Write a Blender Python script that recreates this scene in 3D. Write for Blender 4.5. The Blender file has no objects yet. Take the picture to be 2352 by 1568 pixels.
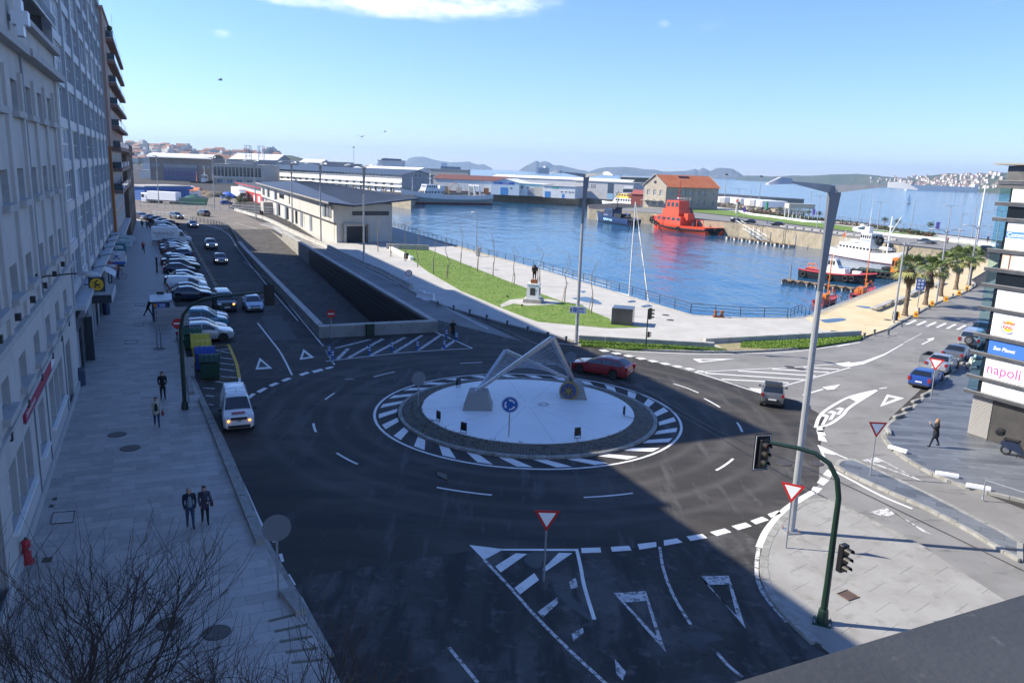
import bpy, bmesh, math, random, numpy as np
from mathutils import Vector, Matrix, Quaternion
R = math.radians
rnd = random.Random(7)
scene = bpy.context.scene
COL = scene.collection
# --- camera, sky, sun, exposure
CAM_H = 15.0; PITCH = R(12.38); ROLL = R(2.1); FPX = 1800.0; PW, PH = 2352.0, 1568.0
_fw = Vector((0, math.cos(PITCH), -math.sin(PITCH)))
_r0 = Vector((1, 0, 0)); _u0 = Vector((0, math.sin(PITCH), math.cos(PITCH)))
_rt = _r0 * math.cos(ROLL) + _u0 * math.sin(ROLL)
_up = -_r0 * math.sin(ROLL) + _u0 * math.cos(ROLL)
cam_d = bpy.data.cameras.new('camera'); cam = bpy.data.objects.new('camera', cam_d); COL.objects.link(cam)
cam.matrix_world = Matrix(((_rt.x, _up.x, -_fw.x, 0), (_rt.y, _up.y, -_fw.y, 0), (_rt.z, _up.z, -_fw.z, CAM_H), (0, 0, 0, 1)))
cam_d.sensor_width = 36.0; cam_d.lens = 36.0 * FPX / PW; cam_d.clip_start = 0.1; cam_d.clip_end = 60000
scene.camera = cam
SUN_EL = R(37.2); SUN_AZ = R(174.0)
sun_dir = Vector((math.cos(SUN_EL) * math.cos(SUN_AZ), math.cos(SUN_EL) * math.sin(SUN_AZ), math.sin(SUN_EL)))
sl = bpy.data.lights.new('sun', 'SUN'); sl.energy = 4.8; sl.angle = R(0.53); sl.color = (1.0, 0.92, 0.78)
so = bpy.data.objects.new('sun', sl); COL.objects.link(so); so.rotation_euler = (-sun_dir).to_track_quat('-Z', 'Y').to_euler()
so.location = (-60, 20, 90)
world = bpy.data.worlds.new('World'); scene.world = world; world.use_nodes = True
_n = world.node_tree.nodes; _l = world.node_tree.links; _n.clear()
_out = _n.new('ShaderNodeOutputWorld'); _bg = _n.new('ShaderNodeBackground'); _sky = _n.new('ShaderNodeTexSky')
_sky.sky_type = 'NISHITA'; _sky.sun_disc = False; _sky.sun_elevation = SUN_EL; _sky.sun_rotation = R(90.0) - SUN_AZ
_sky.altitude = 10; _sky.air_density = 1.0; _sky.dust_density = 0.0; _sky.ozone_density = 10.0
_bg.inputs[1].default_value = 0.123
def _wn(t, **k):
    o = _n.new(t)
    for a, b in k.items(): setattr(o, a, b)
    return o
_tc = _wn('ShaderNodeTexCoord')
_mapc = _wn('ShaderNodeMapping'); _mapc.inputs['Scale'].default_value = (1.0, 1.0, 2.6)
_l.new(_tc.outputs['Generated'], _mapc.inputs[0])
_nz = _wn('ShaderNodeTexNoise'); _nz.inputs['Scale'].default_value = 19.0; _nz.inputs['Detail'].default_value = 9; _nz.inputs['Roughness'].default_value = 0.62
_l.new(_mapc.outputs[0], _nz.inputs['Vector'])
def _pixdir(x, y):
    d = _fw + _rt * ((x - PW / 2) / FPX) - _up * ((y - PH / 2) / FPX); return d.normalized()
_prev = None
for (cx, cy, rx, rz, amp) in [(940, -2, .2, .026, 1.0), (720, -14, .1, .018, .95), (1130, 10, .09, .016, .9), (1640, 50, .034, .02, .5), (1525, 55, .016, .009, .5), (510, 78, .016, .008, .5), (688, 110, .010, .006, .3), (1315, 363, .022, .006, .5), (2290, -2, .03, .01, .5)]:
    d = _pixdir(cx, cy)
    sub = _wn('ShaderNodeVectorMath', operation='SUBTRACT'); sub.inputs[1].default_value = d; _l.new(_tc.outputs['Generated'], sub.inputs[0])
    h = Vector((d.y, -d.x, 0)).normalized()
    dx = _wn('ShaderNodeVectorMath', operation='DOT_PRODUCT'); dx.inputs[1].default_value = h / rx; _l.new(sub.outputs[0], dx.inputs[0])
    dz = _wn('ShaderNodeVectorMath', operation='DOT_PRODUCT'); dz.inputs[1].default_value = (0, 0, 1 / rz); _l.new(sub.outputs[0], dz.inputs[0])
    p1 = _wn('ShaderNodeMath', operation='MULTIPLY'); _l.new(dx.outputs['Value'], p1.inputs[0]); _l.new(dx.outputs['Value'], p1.inputs[1])
    p2 = _wn('ShaderNodeMath', operation='MULTIPLY_ADD'); _l.new(dz.outputs['Value'], p2.inputs[0]); _l.new(dz.outputs['Value'], p2.inputs[1]); _l.new(p1.outputs[0], p2.inputs[2])
    mr = _wn('ShaderNodeMapRange'); mr.inputs[1].default_value = 0; mr.inputs[2].default_value = 1.35; mr.inputs[3].default_value = amp; mr.inputs[4].default_value = 0; _l.new(p2.outputs[0], mr.inputs[0])
    if _prev is None: _prev = mr.outputs[0]
    else:
        mx = _wn('ShaderNodeMath', operation='MAXIMUM'); _l.new(_prev, mx.inputs[0]); _l.new(mr.outputs[0], mx.inputs[1]); _prev = mx.outputs[0]
_mul = _wn('ShaderNodeMath', operation='MULTIPLY'); _l.new(_prev, _mul.inputs[0]); _l.new(_nz.outputs['Fac'], _mul.inputs[1])
_cm = _wn('ShaderNodeMapRange', interpolation_type='SMOOTHSTEP'); _cm.inputs[1].default_value = 0.16; _cm.inputs[2].default_value = 0.62; _l.new(_mul.outputs[0], _cm.inputs[0])
_mix = _wn('ShaderNodeMix', data_type='RGBA'); _l.new(_cm.outputs[0], _mix.inputs['Factor']); _tn = _wn('ShaderNodeMix', data_type='RGBA', blend_type='MULTIPLY'); _tn.inputs['Factor'].default_value = 1; _tn.inputs['B'].default_value = (1.07,.945,1,1); _l.new(_sky.outputs[0], _tn.inputs['A']); _l.new(_tn.outputs['Result'], _mix.inputs['A'])
_mix.inputs['B'].default_value = (7.2, 7.3, 7.5, 1)
_l.new(_mix.outputs['Result'], _bg.inputs[0]); _l.new(_bg.outputs[0], _out.inputs[0])
vs = scene.view_settings; vs.view_transform = 'Standard'; vs.look = 'None'; vs.exposure = 0.92; vs.gamma = 1.0; vs.use_curve_mapping = False
scene.render.engine = 'CYCLES'; scene.render.resolution_x = 1024; scene.render.resolution_y = 682
scene.cycles.max_bounces = 6; scene.cycles.volume_bounces = 0

# --- helpers
def G(x, y, z=0.0):
    d = _fw + _rt * ((x - PW / 2) / FPX) - _up * ((y - PH / 2) / FPX)
    t = (z - CAM_H) / d.z
    return Vector((d.x * t, d.y * t, z))
def GD(x, y, dist):
    d = _fw + _rt * ((x - PW / 2) / FPX) - _up * ((y - PH / 2) / FPX)
    t = dist / math.hypot(d.x, d.y)
    return Vector((d.x * t, d.y * t, CAM_H + d.z * t))
def HT(bx, by, tx, ty, z=0.0):
    b = G(bx, by, z); return GD(tx, ty, math.hypot(b.x, b.y)).z
P0 = Vector((-18.0, 26.8)); SU = Vector((-0.4138, 0.9104)); SN = Vector((0.9104, 0.4138))
ST_ROT = math.atan2(SU.y, SU.x)
def S(s, n, z=0.0):
    return Vector((P0.x + SU.x * s + SN.x * n, P0.y + SU.y * s + SN.y * n, z))
def toS(p):
    d = Vector((p[0] - P0.x, p[1] - P0.y)); return d.dot(SU), d.dot(SN)

class MB:
    def __init__(s, M=None): s.v = []; s.f = []; s.m = []; s.M = M
    def p(s, co):
        co = Vector(co)
        if s.M is not None: co = s.M @ co
        s.v.append(co); return len(s.v) - 1
    def face(s, idx, m=0): s.f.append(tuple(idx)); s.m.append(m)
    def poly(s, pts, m=0):
        s.face([s.p(q) for q in pts], m); return s
    def box(s, x0, x1, y0, y1, z0, z1, m=0):
        a = [s.p(c) for c in ((x0,y0,z0),(x1,y0,z0),(x1,y1,z0),(x0,y1,z0),(x0,y0,z1),(x1,y0,z1),(x1,y1,z1),(x0,y1,z1))]
        for q in ((3,2,1,0),(4,5,6,7),(0,1,5,4),(1,2,6,5),(2,3,7,6),(3,0,4,7)): s.face([a[i] for i in q], m)
        return s
    def cbox(s, c, d, m=0, bev=0.0):
        x, y, z = c; a, b, h = d[0]/2, d[1]/2, d[2]/2
        if bev <= 0: return s.box(x-a,x+a,y-b,y+b,z-h,z+h,m)
        e = bev
        rings = []
        for (zz, k) in ((z-h, e), (z-h+e, 0), (z+h-e, 0), (z+h, e)):
            A, B = a-k, b-k
            rings.append([(x-A,y-B+e,zz),(x-A+e,y-B,zz),(x+A-e,y-B,zz),(x+A,y-B+e,zz),(x+A,y+B-e,zz),(x+A-e,y+B,zz),(x-A+e,y+B,zz),(x-A,y+B-e,zz)])
        return s.loft(rings, m, True, True)
    def loft(s, rings, m=0, capa=False, capb=False, closed=True):
        ids = [[s.p(q) for q in r] for r in rings]
        k = len(ids[0])
        for a, b in zip(ids, ids[1:]):
            for i in range(k if closed else k-1):
                j = (i+1) % k; s.face((a[i], a[j], b[j], b[i]), m)
        if capa: s.face(ids[0][::-1], m)
        if capb: s.face(ids[-1], m)
        return s
    def cyl(s, a, b, r0, r1=None, n=10, m=0, caps=True):
        return s.tube([a, b], [r0, r0 if r1 is None else r1], n, m, caps)
    def tube(s, pts, r, n=8, m=0, caps=True):
        pts = [Vector(q) for q in pts]
        if not isinstance(r, (list, tuple)): r = [r] * len(pts)
        rings = []; ref = None
        for i, q in enumerate(pts):
            t = (pts[min(i+1, len(pts)-1)] - pts[max(i-1, 0)]).normalized()
            if ref is None: ref = Vector((1,0,0)) if abs(t.x) < .8 else Vector((0,1,0))
            a = t.cross(ref).normalized(); b = t.cross(a); ref = b.cross(t) * -1 if False else ref
            rings.append([q + (a*math.cos(2*math.pi*k/n) + b*math.sin(2*math.pi*k/n))*r[i] for k in range(n)])
        return s.loft(rings, m, caps, caps)
    def prism(s, poly, z0, z1, m=0, mt=None, bottom=False):
        poly = [(q[0], q[1]) for q in poly]
        if sum(a[0]*b[1]-b[0]*a[1] for a, b in zip(poly, poly[1:]+poly[:1])) < 0: poly = poly[::-1]
        lo = [s.p((x,y,z0)) for x,y in poly]; hi = [s.p((x,y,z1)) for x,y in poly]; k = len(poly)
        for i in range(k): j=(i+1)%k; s.face((lo[i],lo[j],hi[j],hi[i]), m)
        s.face(hi, m if mt is None else mt)
        if bottom: s.face(lo[::-1], m)
        return s
    def lathe(s, prof, c=(0,0,0), n=12, m=0, capa=True, capb=True):
        rings = [[(c[0]+r*math.cos(2*math.pi*k/n), c[1]+r*math.sin(2*math.pi*k/n), c[2]+z) for k in range(n)] for r, z in prof]
        return s.loft(rings, m, capa, capb)
    def ball(s, c, r, n=10, k=6, m=0):
        rx, ry, rz = r if isinstance(r, (tuple, list)) else (r, r, r)
        rings = []
        for i in range(k+1):
            a = -math.pi/2 + math.pi*(i if 0 < i < k else (0.04 if i == 0 else k-0.04))/k
            rings.append([(c[0]+rx*math.cos(a)*math.cos(2*math.pi*j/n), c[1]+ry*math.cos(a)*math.sin(2*math.pi*j/n), c[2]+rz*math.sin(a)) for j in range(n)])
        return s.loft(rings, m, True, True)
    def torus(s, c, ax, r0, r1, n=14, k=7, m=0):
        ax = Vector(ax).normalized(); ref = Vector((0,0,1)) if abs(ax.z) < .9 else Vector((1,0,0))
        a = ax.cross(ref).normalized(); b = ax.cross(a); c = Vector(c); rings = []
        for i in range(n+1):
            t = 2*math.pi*i/n; d = a*math.cos(t)+b*math.sin(t)
            rings.append([c + d*(r0 + r1*math.cos(2*math.pi*j/k)) + ax*r1*math.sin(2*math.pi*j/k) for j in range(k)])
        return s.loft(rings, m)
    def mesh(s, name, mats, smooth=False):
        me = bpy.data.meshes.new(name); me.from_pydata([tuple(v) for v in s.v], [], s.f)
        for mm in (mats if isinstance(mats, (list, tuple)) else [mats]): me.materials.append(mm)
        me.polygons.foreach_set('material_index', s.m)
        if smooth: me.polygons.foreach_set('use_smooth', [True]*len(s.f))
        me.update(); return me
    def build(s, name, mats, parent=None, smooth=False, **kw):
        o = bpy.data.objects.new(name, s.mesh(name, mats, smooth)); COL.objects.link(o)
        if parent is not None: o.parent = parent
        if kw: tag(o, **kw)
        return o
def fixn(o):
    bm = bmesh.new(); bm.from_mesh(o.data); bmesh.ops.recalc_face_normals(bm, faces=bm.faces); bm.to_mesh(o.data); bm.free(); return o
def sharp(o, ang=35):
    for p in o.data.polygons: p.use_smooth = True
    o.data.set_sharp_from_angle(angle=R(ang)); return o
def tag(o, label=None, cat=None, group=None, kind=None):
    if label: o['label'] = label
    if cat: o['category'] = cat
    if group: o['group'] = group
    if kind: o['kind'] = kind
    return o
def thing(name, label, cat, loc=(0,0,0), rz=0.0, group=None, kind=None):
    o = bpy.data.objects.new(name, None); COL.objects.link(o); o.empty_display_size = .3
    o.location = Vector(loc); o.rotation_euler = (0, 0, rz); return tag(o, label, cat, group, kind)
def inst(name, mesh, parent=None, loc=(0,0,0), rot=(0,0,0), sc=None):
    o = bpy.data.objects.new(name, mesh); COL.objects.link(o); o.location = Vector(loc); o.rotation_euler = rot
    if sc is not None: o.scale = sc
    if parent is not None: o.parent = parent
    return o
def copy_tree(o, parent=None):
    c = o.copy(); COL.objects.link(c); c.parent = parent
    for ch in list(o.children): copy_tree(ch, c)
    return c
def dup(o, loc, rz=None, label=None, sc=None):
    c = copy_tree(o); c.location = Vector(loc)
    if rz is not None: c.rotation_euler = (0, 0, rz)
    if label: c['label'] = label
    if sc: c.scale = (sc, sc, sc)
    return c

# --- materials
_M = {}
def mat(name, col, rough=.6, metal=0.0, col2=None, scale=3.0, bump=0.0, bscale=None, detail=5, emit=None, spec=.5, trans=0.0, coat=0.0, lo=.35, hi=.65, coord='Object', stretch=None, alpha=None):
    if name in _M: return _M[name]
    m = bpy.data.materials.new(name); m.use_nodes = True; _M[name] = m
    nt = m.node_tree; b = nt.nodes['Principled BSDF']; L = nt.links.new
    b.inputs['Base Color'].default_value = (*col, 1); b.inputs['Roughness'].default_value = rough; b.inputs['Metallic'].default_value = metal
    b.inputs['Specular IOR Level'].default_value = spec; b.inputs['Coat Weight'].default_value = coat; b.inputs['Coat Roughness'].default_value = .05
    if trans: b.inputs['Transmission Weight'].default_value = trans
    if emit: b.inputs['Emission Color'].default_value = (*emit[:3], 1); b.inputs['Emission Strength'].default_value = emit[3]
    m.diffuse_color = (*col, 1)
    if col2 or bump:
        tc = nt.nodes.new('ShaderNodeTexCoord'); vec = tc.outputs[coord]
        if stretch:
            mp = nt.nodes.new('ShaderNodeMapping'); mp.inputs['Scale'].default_value = stretch; L(vec, mp.inputs[0]); vec = mp.outputs[0]
        if col2:
            nz = nt.nodes.new('ShaderNodeTexNoise'); nz.inputs['Scale'].default_value = scale; nz.inputs['Detail'].default_value = detail; nz.inputs['Roughness'].default_value = .6; L(vec, nz.inputs['Vector'])
            r = nt.nodes.new('ShaderNodeMapRange'); r.inputs[1].default_value = lo; r.inputs[2].default_value = hi; L(nz.outputs['Fac'], r.inputs[0])
            mx = nt.nodes.new('ShaderNodeMix'); mx.data_type = 'RGBA'; mx.inputs['A'].default_value = (*col, 1); mx.inputs['B'].default_value = (*col2, 1)
            L(r.outputs[0], mx.inputs['Factor']); L(mx.outputs['Result'], b.inputs['Base Color'])
        if bump:
            nb = nt.nodes.new('ShaderNodeTexNoise'); nb.inputs['Scale'].default_value = bscale or scale*6; nb.inputs['Detail'].default_value = 4; L(vec, nb.inputs['Vector'])
            bp = nt.nodes.new('ShaderNodeBump'); bp.inputs['Strength'].default_value = bump; bp.inputs['Distance'].default_value = .02; L(nb.outputs['Fac'], bp.inputs['Height']); L(bp.outputs[0], b.inputs['Normal'])
    return m
def layered(name, base, layers, rough=.8, bump=.3, bscale=80, roughs=None, coord='Object'):
    m = bpy.data.materials.new(name); m.use_nodes = True; _M[name] = m
    nt = m.node_tree; b = nt.nodes['Principled BSDF']; L = nt.links.new; b.inputs['Roughness'].default_value = rough
    b.inputs['Specular IOR Level'].default_value = .35
    tc = nt.nodes.new('ShaderNodeTexCoord'); prev = None
    for i, (c, sc, lo, hi, st, am) in enumerate(layers):
        vec = tc.outputs[coord]
        mp = nt.nodes.new('ShaderNodeMapping'); mp.inputs['Scale'].default_value = (st or (1,1,1))[:3]; mp.inputs['Location'].default_value = (i*13.7, i*5.1, 0)
        if st and len(st) > 3: mp.inputs['Rotation'].default_value = (0,0,st[3]); mp.inputs['Scale'].default_value = st[:3]
        L(vec, mp.inputs[0])
        nz = nt.nodes.new('ShaderNodeTexNoise'); nz.inputs['Scale'].default_value = sc; nz.inputs['Detail'].default_value = 7; nz.inputs['Roughness'].default_value = .62; L(mp.outputs[0], nz.inputs['Vector'])
        r = nt.nodes.new('ShaderNodeMapRange'); r.inputs[1].default_value = lo; r.inputs[2].default_value = hi; r.inputs[4].default_value = am; L(nz.outputs['Fac'], r.inputs[0])
        mx = nt.nodes.new('ShaderNodeMix'); mx.data_type = 'RGBA'; mx.inputs['A'].default_value = (*base, 1); mx.inputs['B'].default_value = (*c, 1)
        if prev is not None: L(prev, mx.inputs['A'])
        L(r.outputs[0], mx.inputs['Factor']); prev = mx.outputs['Result']
    L(prev, b.inputs['Base Color'])
    nb = nt.nodes.new('ShaderNodeTexNoise'); nb.inputs['Scale'].default_value = bscale; nb.inputs['Detail'].default_value = 3; L(tc.outputs[coord], nb.inputs['Vector'])
    bp = nt.nodes.new('ShaderNodeBump'); bp.inputs['Strength'].default_value = bump; bp.inputs['Distance'].default_value = .01; L(nb.outputs['Fac'], bp.inputs['Height']); L(bp.outputs[0], b.inputs['Normal'])
    m.diffuse_color = (*base, 1); return m
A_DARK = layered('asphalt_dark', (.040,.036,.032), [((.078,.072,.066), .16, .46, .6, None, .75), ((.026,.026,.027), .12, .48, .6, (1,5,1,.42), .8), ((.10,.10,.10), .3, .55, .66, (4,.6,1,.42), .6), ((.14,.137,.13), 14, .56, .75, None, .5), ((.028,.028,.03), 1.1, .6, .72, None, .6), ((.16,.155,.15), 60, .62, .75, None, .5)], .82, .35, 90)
def tracks(m, c, rings, col):
    nt = m.node_tree; L = nt.links.new; N = nt.nodes.new; b = nt.nodes['Principled BSDF']; src = b.inputs['Base Color'].links[0].from_socket; g = N('ShaderNodeNewGeometry'); d = N('ShaderNodeVectorMath'); d.operation = 'DISTANCE'; d.inputs[1].default_value = c; L(g.outputs['Position'], d.inputs[0]); z = N('ShaderNodeTexNoise'); z.inputs['Scale'].default_value = .5; L(g.outputs['Position'], z.inputs['Vector'])
    rp = N('ShaderNodeMapRange'); rp.inputs[1].default_value = 0; rp.inputs[2].default_value = 24; L(d.outputs['Value'], rp.inputs[0]); cr = N('ShaderNodeValToRGB'); L(rp.outputs[0], cr.inputs[0]); cr.color_ramp.elements[0].color = (0,0,0,1); cr.color_ramp.elements[1].color = (0,0,0,1)
    for r_ in rings:
        for o_, v in ((-.45,0),(0,1),(.45,0)): cr.color_ramp.elements.new((r_+o_)/24).color = (v,v,v,1)
    mu = N('ShaderNodeMath'); mu.operation = 'MULTIPLY'; L(cr.outputs[0], mu.inputs[0]); L(z.outputs['Fac'], mu.inputs[1]); mx = N('ShaderNodeMix'); mx.data_type = 'RGBA'; L(mu.outputs[0], mx.inputs['Factor']); L(src, mx.inputs['A']); mx.inputs['B'].default_value = (*col,1); L(mx.outputs['Result'], b.inputs['Base Color'])
tracks(A_DARK, (1.15,47.5,0), (10.6,12.2,14.2,15.8), (.09,.085,.08))
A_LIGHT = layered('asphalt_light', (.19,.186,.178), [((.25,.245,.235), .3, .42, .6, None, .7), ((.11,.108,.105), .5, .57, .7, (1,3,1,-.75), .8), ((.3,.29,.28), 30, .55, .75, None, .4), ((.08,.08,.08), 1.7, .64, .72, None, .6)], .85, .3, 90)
A_BROWN = layered('asphalt_brown', (.16,.14,.118), [((.22,.195,.165), .2, .42, .62, None, .7), ((.085,.078,.07), .35, .55, .7, (3,1,1,.43), .7), ((.25,.23,.2), 24, .57, .75, None, .4)], .85, .3, 80)
CONC = layered('concrete_paving', (.42,.405,.37), [((.5,.49,.46), .35, .4, .62, None, .7), ((.3,.285,.25), .8, .56, .7, (1,2.5,1,.5), .6), ((.24,.23,.2), 3.5, .62, .74, None, .5)], .85, .2, 50)
CONC2 = layered('grey_slab', (.27,.262,.245), [((.33,.325,.31), .5, .42, .6, None, .8), ((.2,.195,.17), 1.3, .54, .68, None, .7), ((.14,.14,.12), 6, .63, .75, None, .5)], .85, .2, 60)
YELLOW_PAVE = layered('yellow_paving', (.56,.45,.27), [((.63,.53,.35), .3, .4, .62, None, .8), ((.44,.34,.2), 1.1, .56, .7, None, .7), ((.34,.28,.19), 5, .63, .75, None, .5)], .85, .2, 50)
PAV = [layered('pavement_slab_%s' % k, c, [((c[0]*1.2,c[1]*1.2,c[2]*1.2), 1.2, .45, .65, None, .6), ((c[0]*.6,c[1]*.6,c[2]*.62), 4, .58, .72, None, .6)], .55, .12, 60) for k, c in (('pale', (.40,.375,.345)), ('mid', (.36,.335,.31)), ('dark', (.32,.30,.275)))]
SLATE = [layered('slate_slab_%s' % k, c, [((c[0]*1.3,c[1]*1.3,c[2]*1.28), .9, .45, .65, None, .6), ((c[0]*.6,c[1]*.6,c[2]*.62), 3, .58, .72, None, .6)], .5, .15, 50) for k, c in (('pale', (.135,.15,.17)), ('mid', (.115,.128,.148)), ('dark', (.088,.098,.115)))]
JOINT = mat('joint', (.07,.07,.068), .95, col2=(.11,.105,.09), scale=2)
KERB = mat('kerb_granite', (.34,.335,.315), .8, col2=(.22,.215,.19), scale=2.5, bump=.3, bscale=40)
PAINT = layered('road_paint', (.74,.74,.72), [((.5,.5,.48), 1.2, .5, .7, None, .6), ((.12,.12,.12), 9, .62, .7, None, .8)], .7, .15, 80)
PAINT_WORN = layered('worn_road_paint', (.6,.6,.59), [((.1,.1,.1), 4.5, .5, .6, None, .9), ((.08,.08,.08), 20, .52, .62, None, .7)], .75, .15, 80)
PAINT_Y = layered('yellow_road_paint', (.66,.42,.06), [((.2,.16,.08), 6, .57, .68, None, .8)], .75, .1, 80)
GRANITE = mat('granite', (.33,.325,.315), .75, col2=(.21,.205,.2), scale=40, bump=.15, bscale=60)
GRASS = layered('lawn', (.115,.195,.032), [((.165,.245,.05), .5, .42, .62, None, .8), ((.10,.17,.025), 3, .5, .68, None, .6), ((.26,.25,.10), .9, .56, .7, None, .7)], .95, .35, 25)
QUAY = layered('quay_stone', (.34,.29,.21), [((.23,.2,.145), .5, .45, .62, None, .8), ((.12,.105,.075), 1.6, .55, .7, (1,1,.4), .8), ((.42,.37,.28), 4, .55, .7, None, .6)], .9, .5, 6)
WHITE = mat('white_paint', (.78,.78,.76), .5, col2=(.68,.68,.66), scale=2)
BLACK = mat('black_plastic', (.012,.012,.013), .45)
DARKMETAL = mat('dark_metal', (.03,.035,.04), .45, .3)
GALV = mat('galvanised', (.42,.44,.46), .45, .6, col2=(.33,.35,.37), scale=5)
GREYPOLE = mat('grey_lamp_paint', (.40,.41,.42), .5, .2, col2=(.33,.34,.35), scale=1.5)
GREENPOLE = mat('dark_green_paint', (.014,.035,.022), .38)
STEEL = mat('brushed_steel', (.48,.49,.5), .35, .75, col2=(.38,.39,.41), scale=6)
RUBBER = mat('tyre_rubber', (.015,.015,.016), .85, col2=(.03,.03,.03), scale=8)
GLASS_D = mat('dark_glass', (.012,.016,.02), .06, spec=.8, coat=.3)
GLASS_W = mat('window_glass', (.18,.24,.3), .04, .35, spec=1.0, coat=.8)
RED = mat('red_paint', (.5,.02,.018), .4); BLUE = mat('sign_blue', (.015,.11,.42), .4); ORANGE = mat('orange_paint', (.75,.2,.02), .45)
RUST = mat('rust', (.2,.06,.02), .85, col2=(.3,.12,.04), scale=3)
TIMBER = mat('timber', (.3,.21,.12), .8, col2=(.2,.14,.08), scale=5, stretch=(1,6,6))
# --- land, water, roads
def area2(p): return sum(a[0]*b[1]-b[0]*a[1] for a, b in zip(p, p[1:]+p[:1]))/2
def clip_rect(poly, c, ux, uy, hx, hy):
    out = [Vector((q[0], q[1])) for q in poly]
    for ax, h in ((ux, hx), (-ux, hx), (uy, hy), (-uy, hy)):
        inp, out = out, []
        if not inp: return []
        d = [(q - c).dot(ax) - h for q in inp]
        for i in range(len(inp)):
            a, b, da, db = inp[i-1], inp[i], d[i-1], d[i]
            if (da < 0) != (db < 0): out.append(a + (b-a)*(da/(da-db)))
            if db < 0: out.append(b)
    return out
def sheet(name, poly, z, m, parent=None, thick=0.0, **kw):
    bm = bmesh.new(); vs_ = [bm.verts.new((q[0], q[1], z)) for q in poly]
    es = [bm.edges.new((vs_[i], vs_[(i+1) % len(vs_)])) for i in range(len(vs_))]
    bmesh.ops.triangle_fill(bm, use_beauty=True, edges=es)
    bmesh.ops.recalc_face_normals(bm, faces=bm.faces)
    for f in bm.faces:
        if f.normal.z < 0: f.normal_flip()
    if thick:
        lo = [bm.verts.new((q[0], q[1], z-thick)) for q in poly]; k = len(poly); ccw = area2([(q[0], q[1]) for q in poly]) > 0
        for i in range(k):
            j = (i+1) % k; q = (lo[i], lo[j], vs_[j], vs_[i])
            bm.faces.new(q if ccw else q[::-1])
    me = bpy.data.meshes.new(name); bm.to_mesh(me); bm.free(); me.materials.append(m)
    o = bpy.data.objects.new(name, me); COL.objects.link(o)
    if parent is not None: o.parent = parent
    if kw: tag(o, **kw)
    return o
def band(pts, w, z=None):
    pts = [Vector((q[0], q[1])) for q in pts]; a, b = [], []
    for i, q in enumerate(pts):
        t = (pts[min(i+1, len(pts)-1)] - pts[max(i-1, 0)]).normalized(); nn = Vector((-t.y, t.x)) * w/2
        a.append(q+nn); b.append(q-nn)
    return a, b
def smooth_line(pts, k=6):
    pts = [Vector((q[0], q[1])) for q in pts]; out = []
    for i in range(len(pts)-1):
        p0, p1, p2, p3 = pts[max(i-1,0)], pts[i], pts[i+1], pts[min(i+2, len(pts)-1)]
        for j in range(k):
            t = j/k; out.append(.5*((2*p1)+(p2-p0)*t+(2*p0-5*p1+4*p2-p3)*t*t+(3*p1-p0-3*p2+p3)*t**3))
    return out + [pts[-1]]
def g2(pts, z=0.0): return [G(x, y, z) for x, y in pts]
def kerb_row(name, line, w, z0, z1, m, piece, parent, maxn=140):
    pts = [Vector((q[0], q[1])) for q in line]; d = [0]
    for a, b in zip(pts, pts[1:]): d.append(d[-1] + (b-a).length)
    def at(t):
        for i in range(len(pts)-1):
            if t <= d[i+1]: return pts[i] + (pts[i+1]-pts[i]) * ((t-d[i])/max(1e-6, d[i+1]-d[i]))
        return pts[-1]
    k = max(1, min(maxn, int(d[-1]/piece))); st = d[-1]/k
    for i in range(k):
        a, b = at(i*st+.012), at((i+1)*st-.012); t = (b-a).normalized(); nn = Vector((-t.y, t.x))*w/2; e = rnd.uniform(-.006, .006)
        MB().prism([a-nn, b-nn, b+nn, a+nn], z0, z1+e, 0).build(name, m, parent)

QE_LEFT = [S(330, 57)[:2], G(900, 521), G(976, 546), G(1093, 583), G(1255, 624), G(1586, 725)]
QE_FRONT = [G(1715, 733), G(1808, 735), G(1849, 731)]
QE_RIGHT = [G(1952, 690), G(2057, 650), G(2205, 597)]
PIER_WALL = [G(2200, 578), G(2067, 564), G(1981, 549), G(1891, 538), G(1700, 513), G(1608, 505), G(1500, 490), G(1352, 479)]
SHORE = [G(2352, 560), G(2293, 552), G(2120, 532), G(1952, 512), G(1800, 490), G(1700, 476), G(1640, 466), G(1500, 462), G(1350, 470)]
FAR_EDGE = [G(1480, 449), G(1330, 453), G(1105, 444), G(962, 441), G(944, 458), G(840, 446)]
outer = [(-900, -300), (700, -300), (700, 170)] + [tuple(q[:2]) for q in SHORE] + [tuple(q[:2]) for q in PIER_WALL[::-1]] \
    + [tuple(q[:2]) for q in (QE_RIGHT[::-1] + QE_FRONT[::-1] + QE_LEFT[::-1])] + [tuple(q[:2]) for q in FAR_EDGE[::-1]] + [(230, 640), (100, 900), (-250, 1250), (-900, 1500)]
TR0, TR1, TN0, TN1 = 36.4, 150.0, 18.1, 27.9
hole = [S(TR0, TN0)[:2], S(TR1, TN0)[:2], S(TR1, TN1)[:2], S(TR0, TN1)[:2]]
WATER_Z = -4.4
def make_ground():
    bm = bmesh.new(); es = []
    for loop in (outer, hole):
        vv = [bm.verts.new((q[0], q[1], 0)) for q in loop]
        es += [bm.edges.new((vv[i], vv[(i+1) % len(vv)])) for i in range(len(vv))]
    bmesh.ops.triangle_fill(bm, use_beauty=True, edges=es)
    for f in bm.faces:
        f.normal_update()
        if f.normal.z < 0: f.normal_flip()
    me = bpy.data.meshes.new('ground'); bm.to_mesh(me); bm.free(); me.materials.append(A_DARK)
    o = bpy.data.objects.new('ground', me); COL.objects.link(o); tag(o, kind='structure')

    mb = MB(); k = len(outer)
    ccw = area2(outer) > 0
    for i in range(3, k-1):
        a, b = outer[i], outer[i+1]
        q = [(a[0],a[1],-9), (b[0],b[1],-9), (b[0],b[1],-.01), (a[0],a[1],-.01)]
        mb.poly(q if ccw else q[::-1])
    w = mb.build('quay_wall', QUAY); tag(w, kind='structure')
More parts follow.
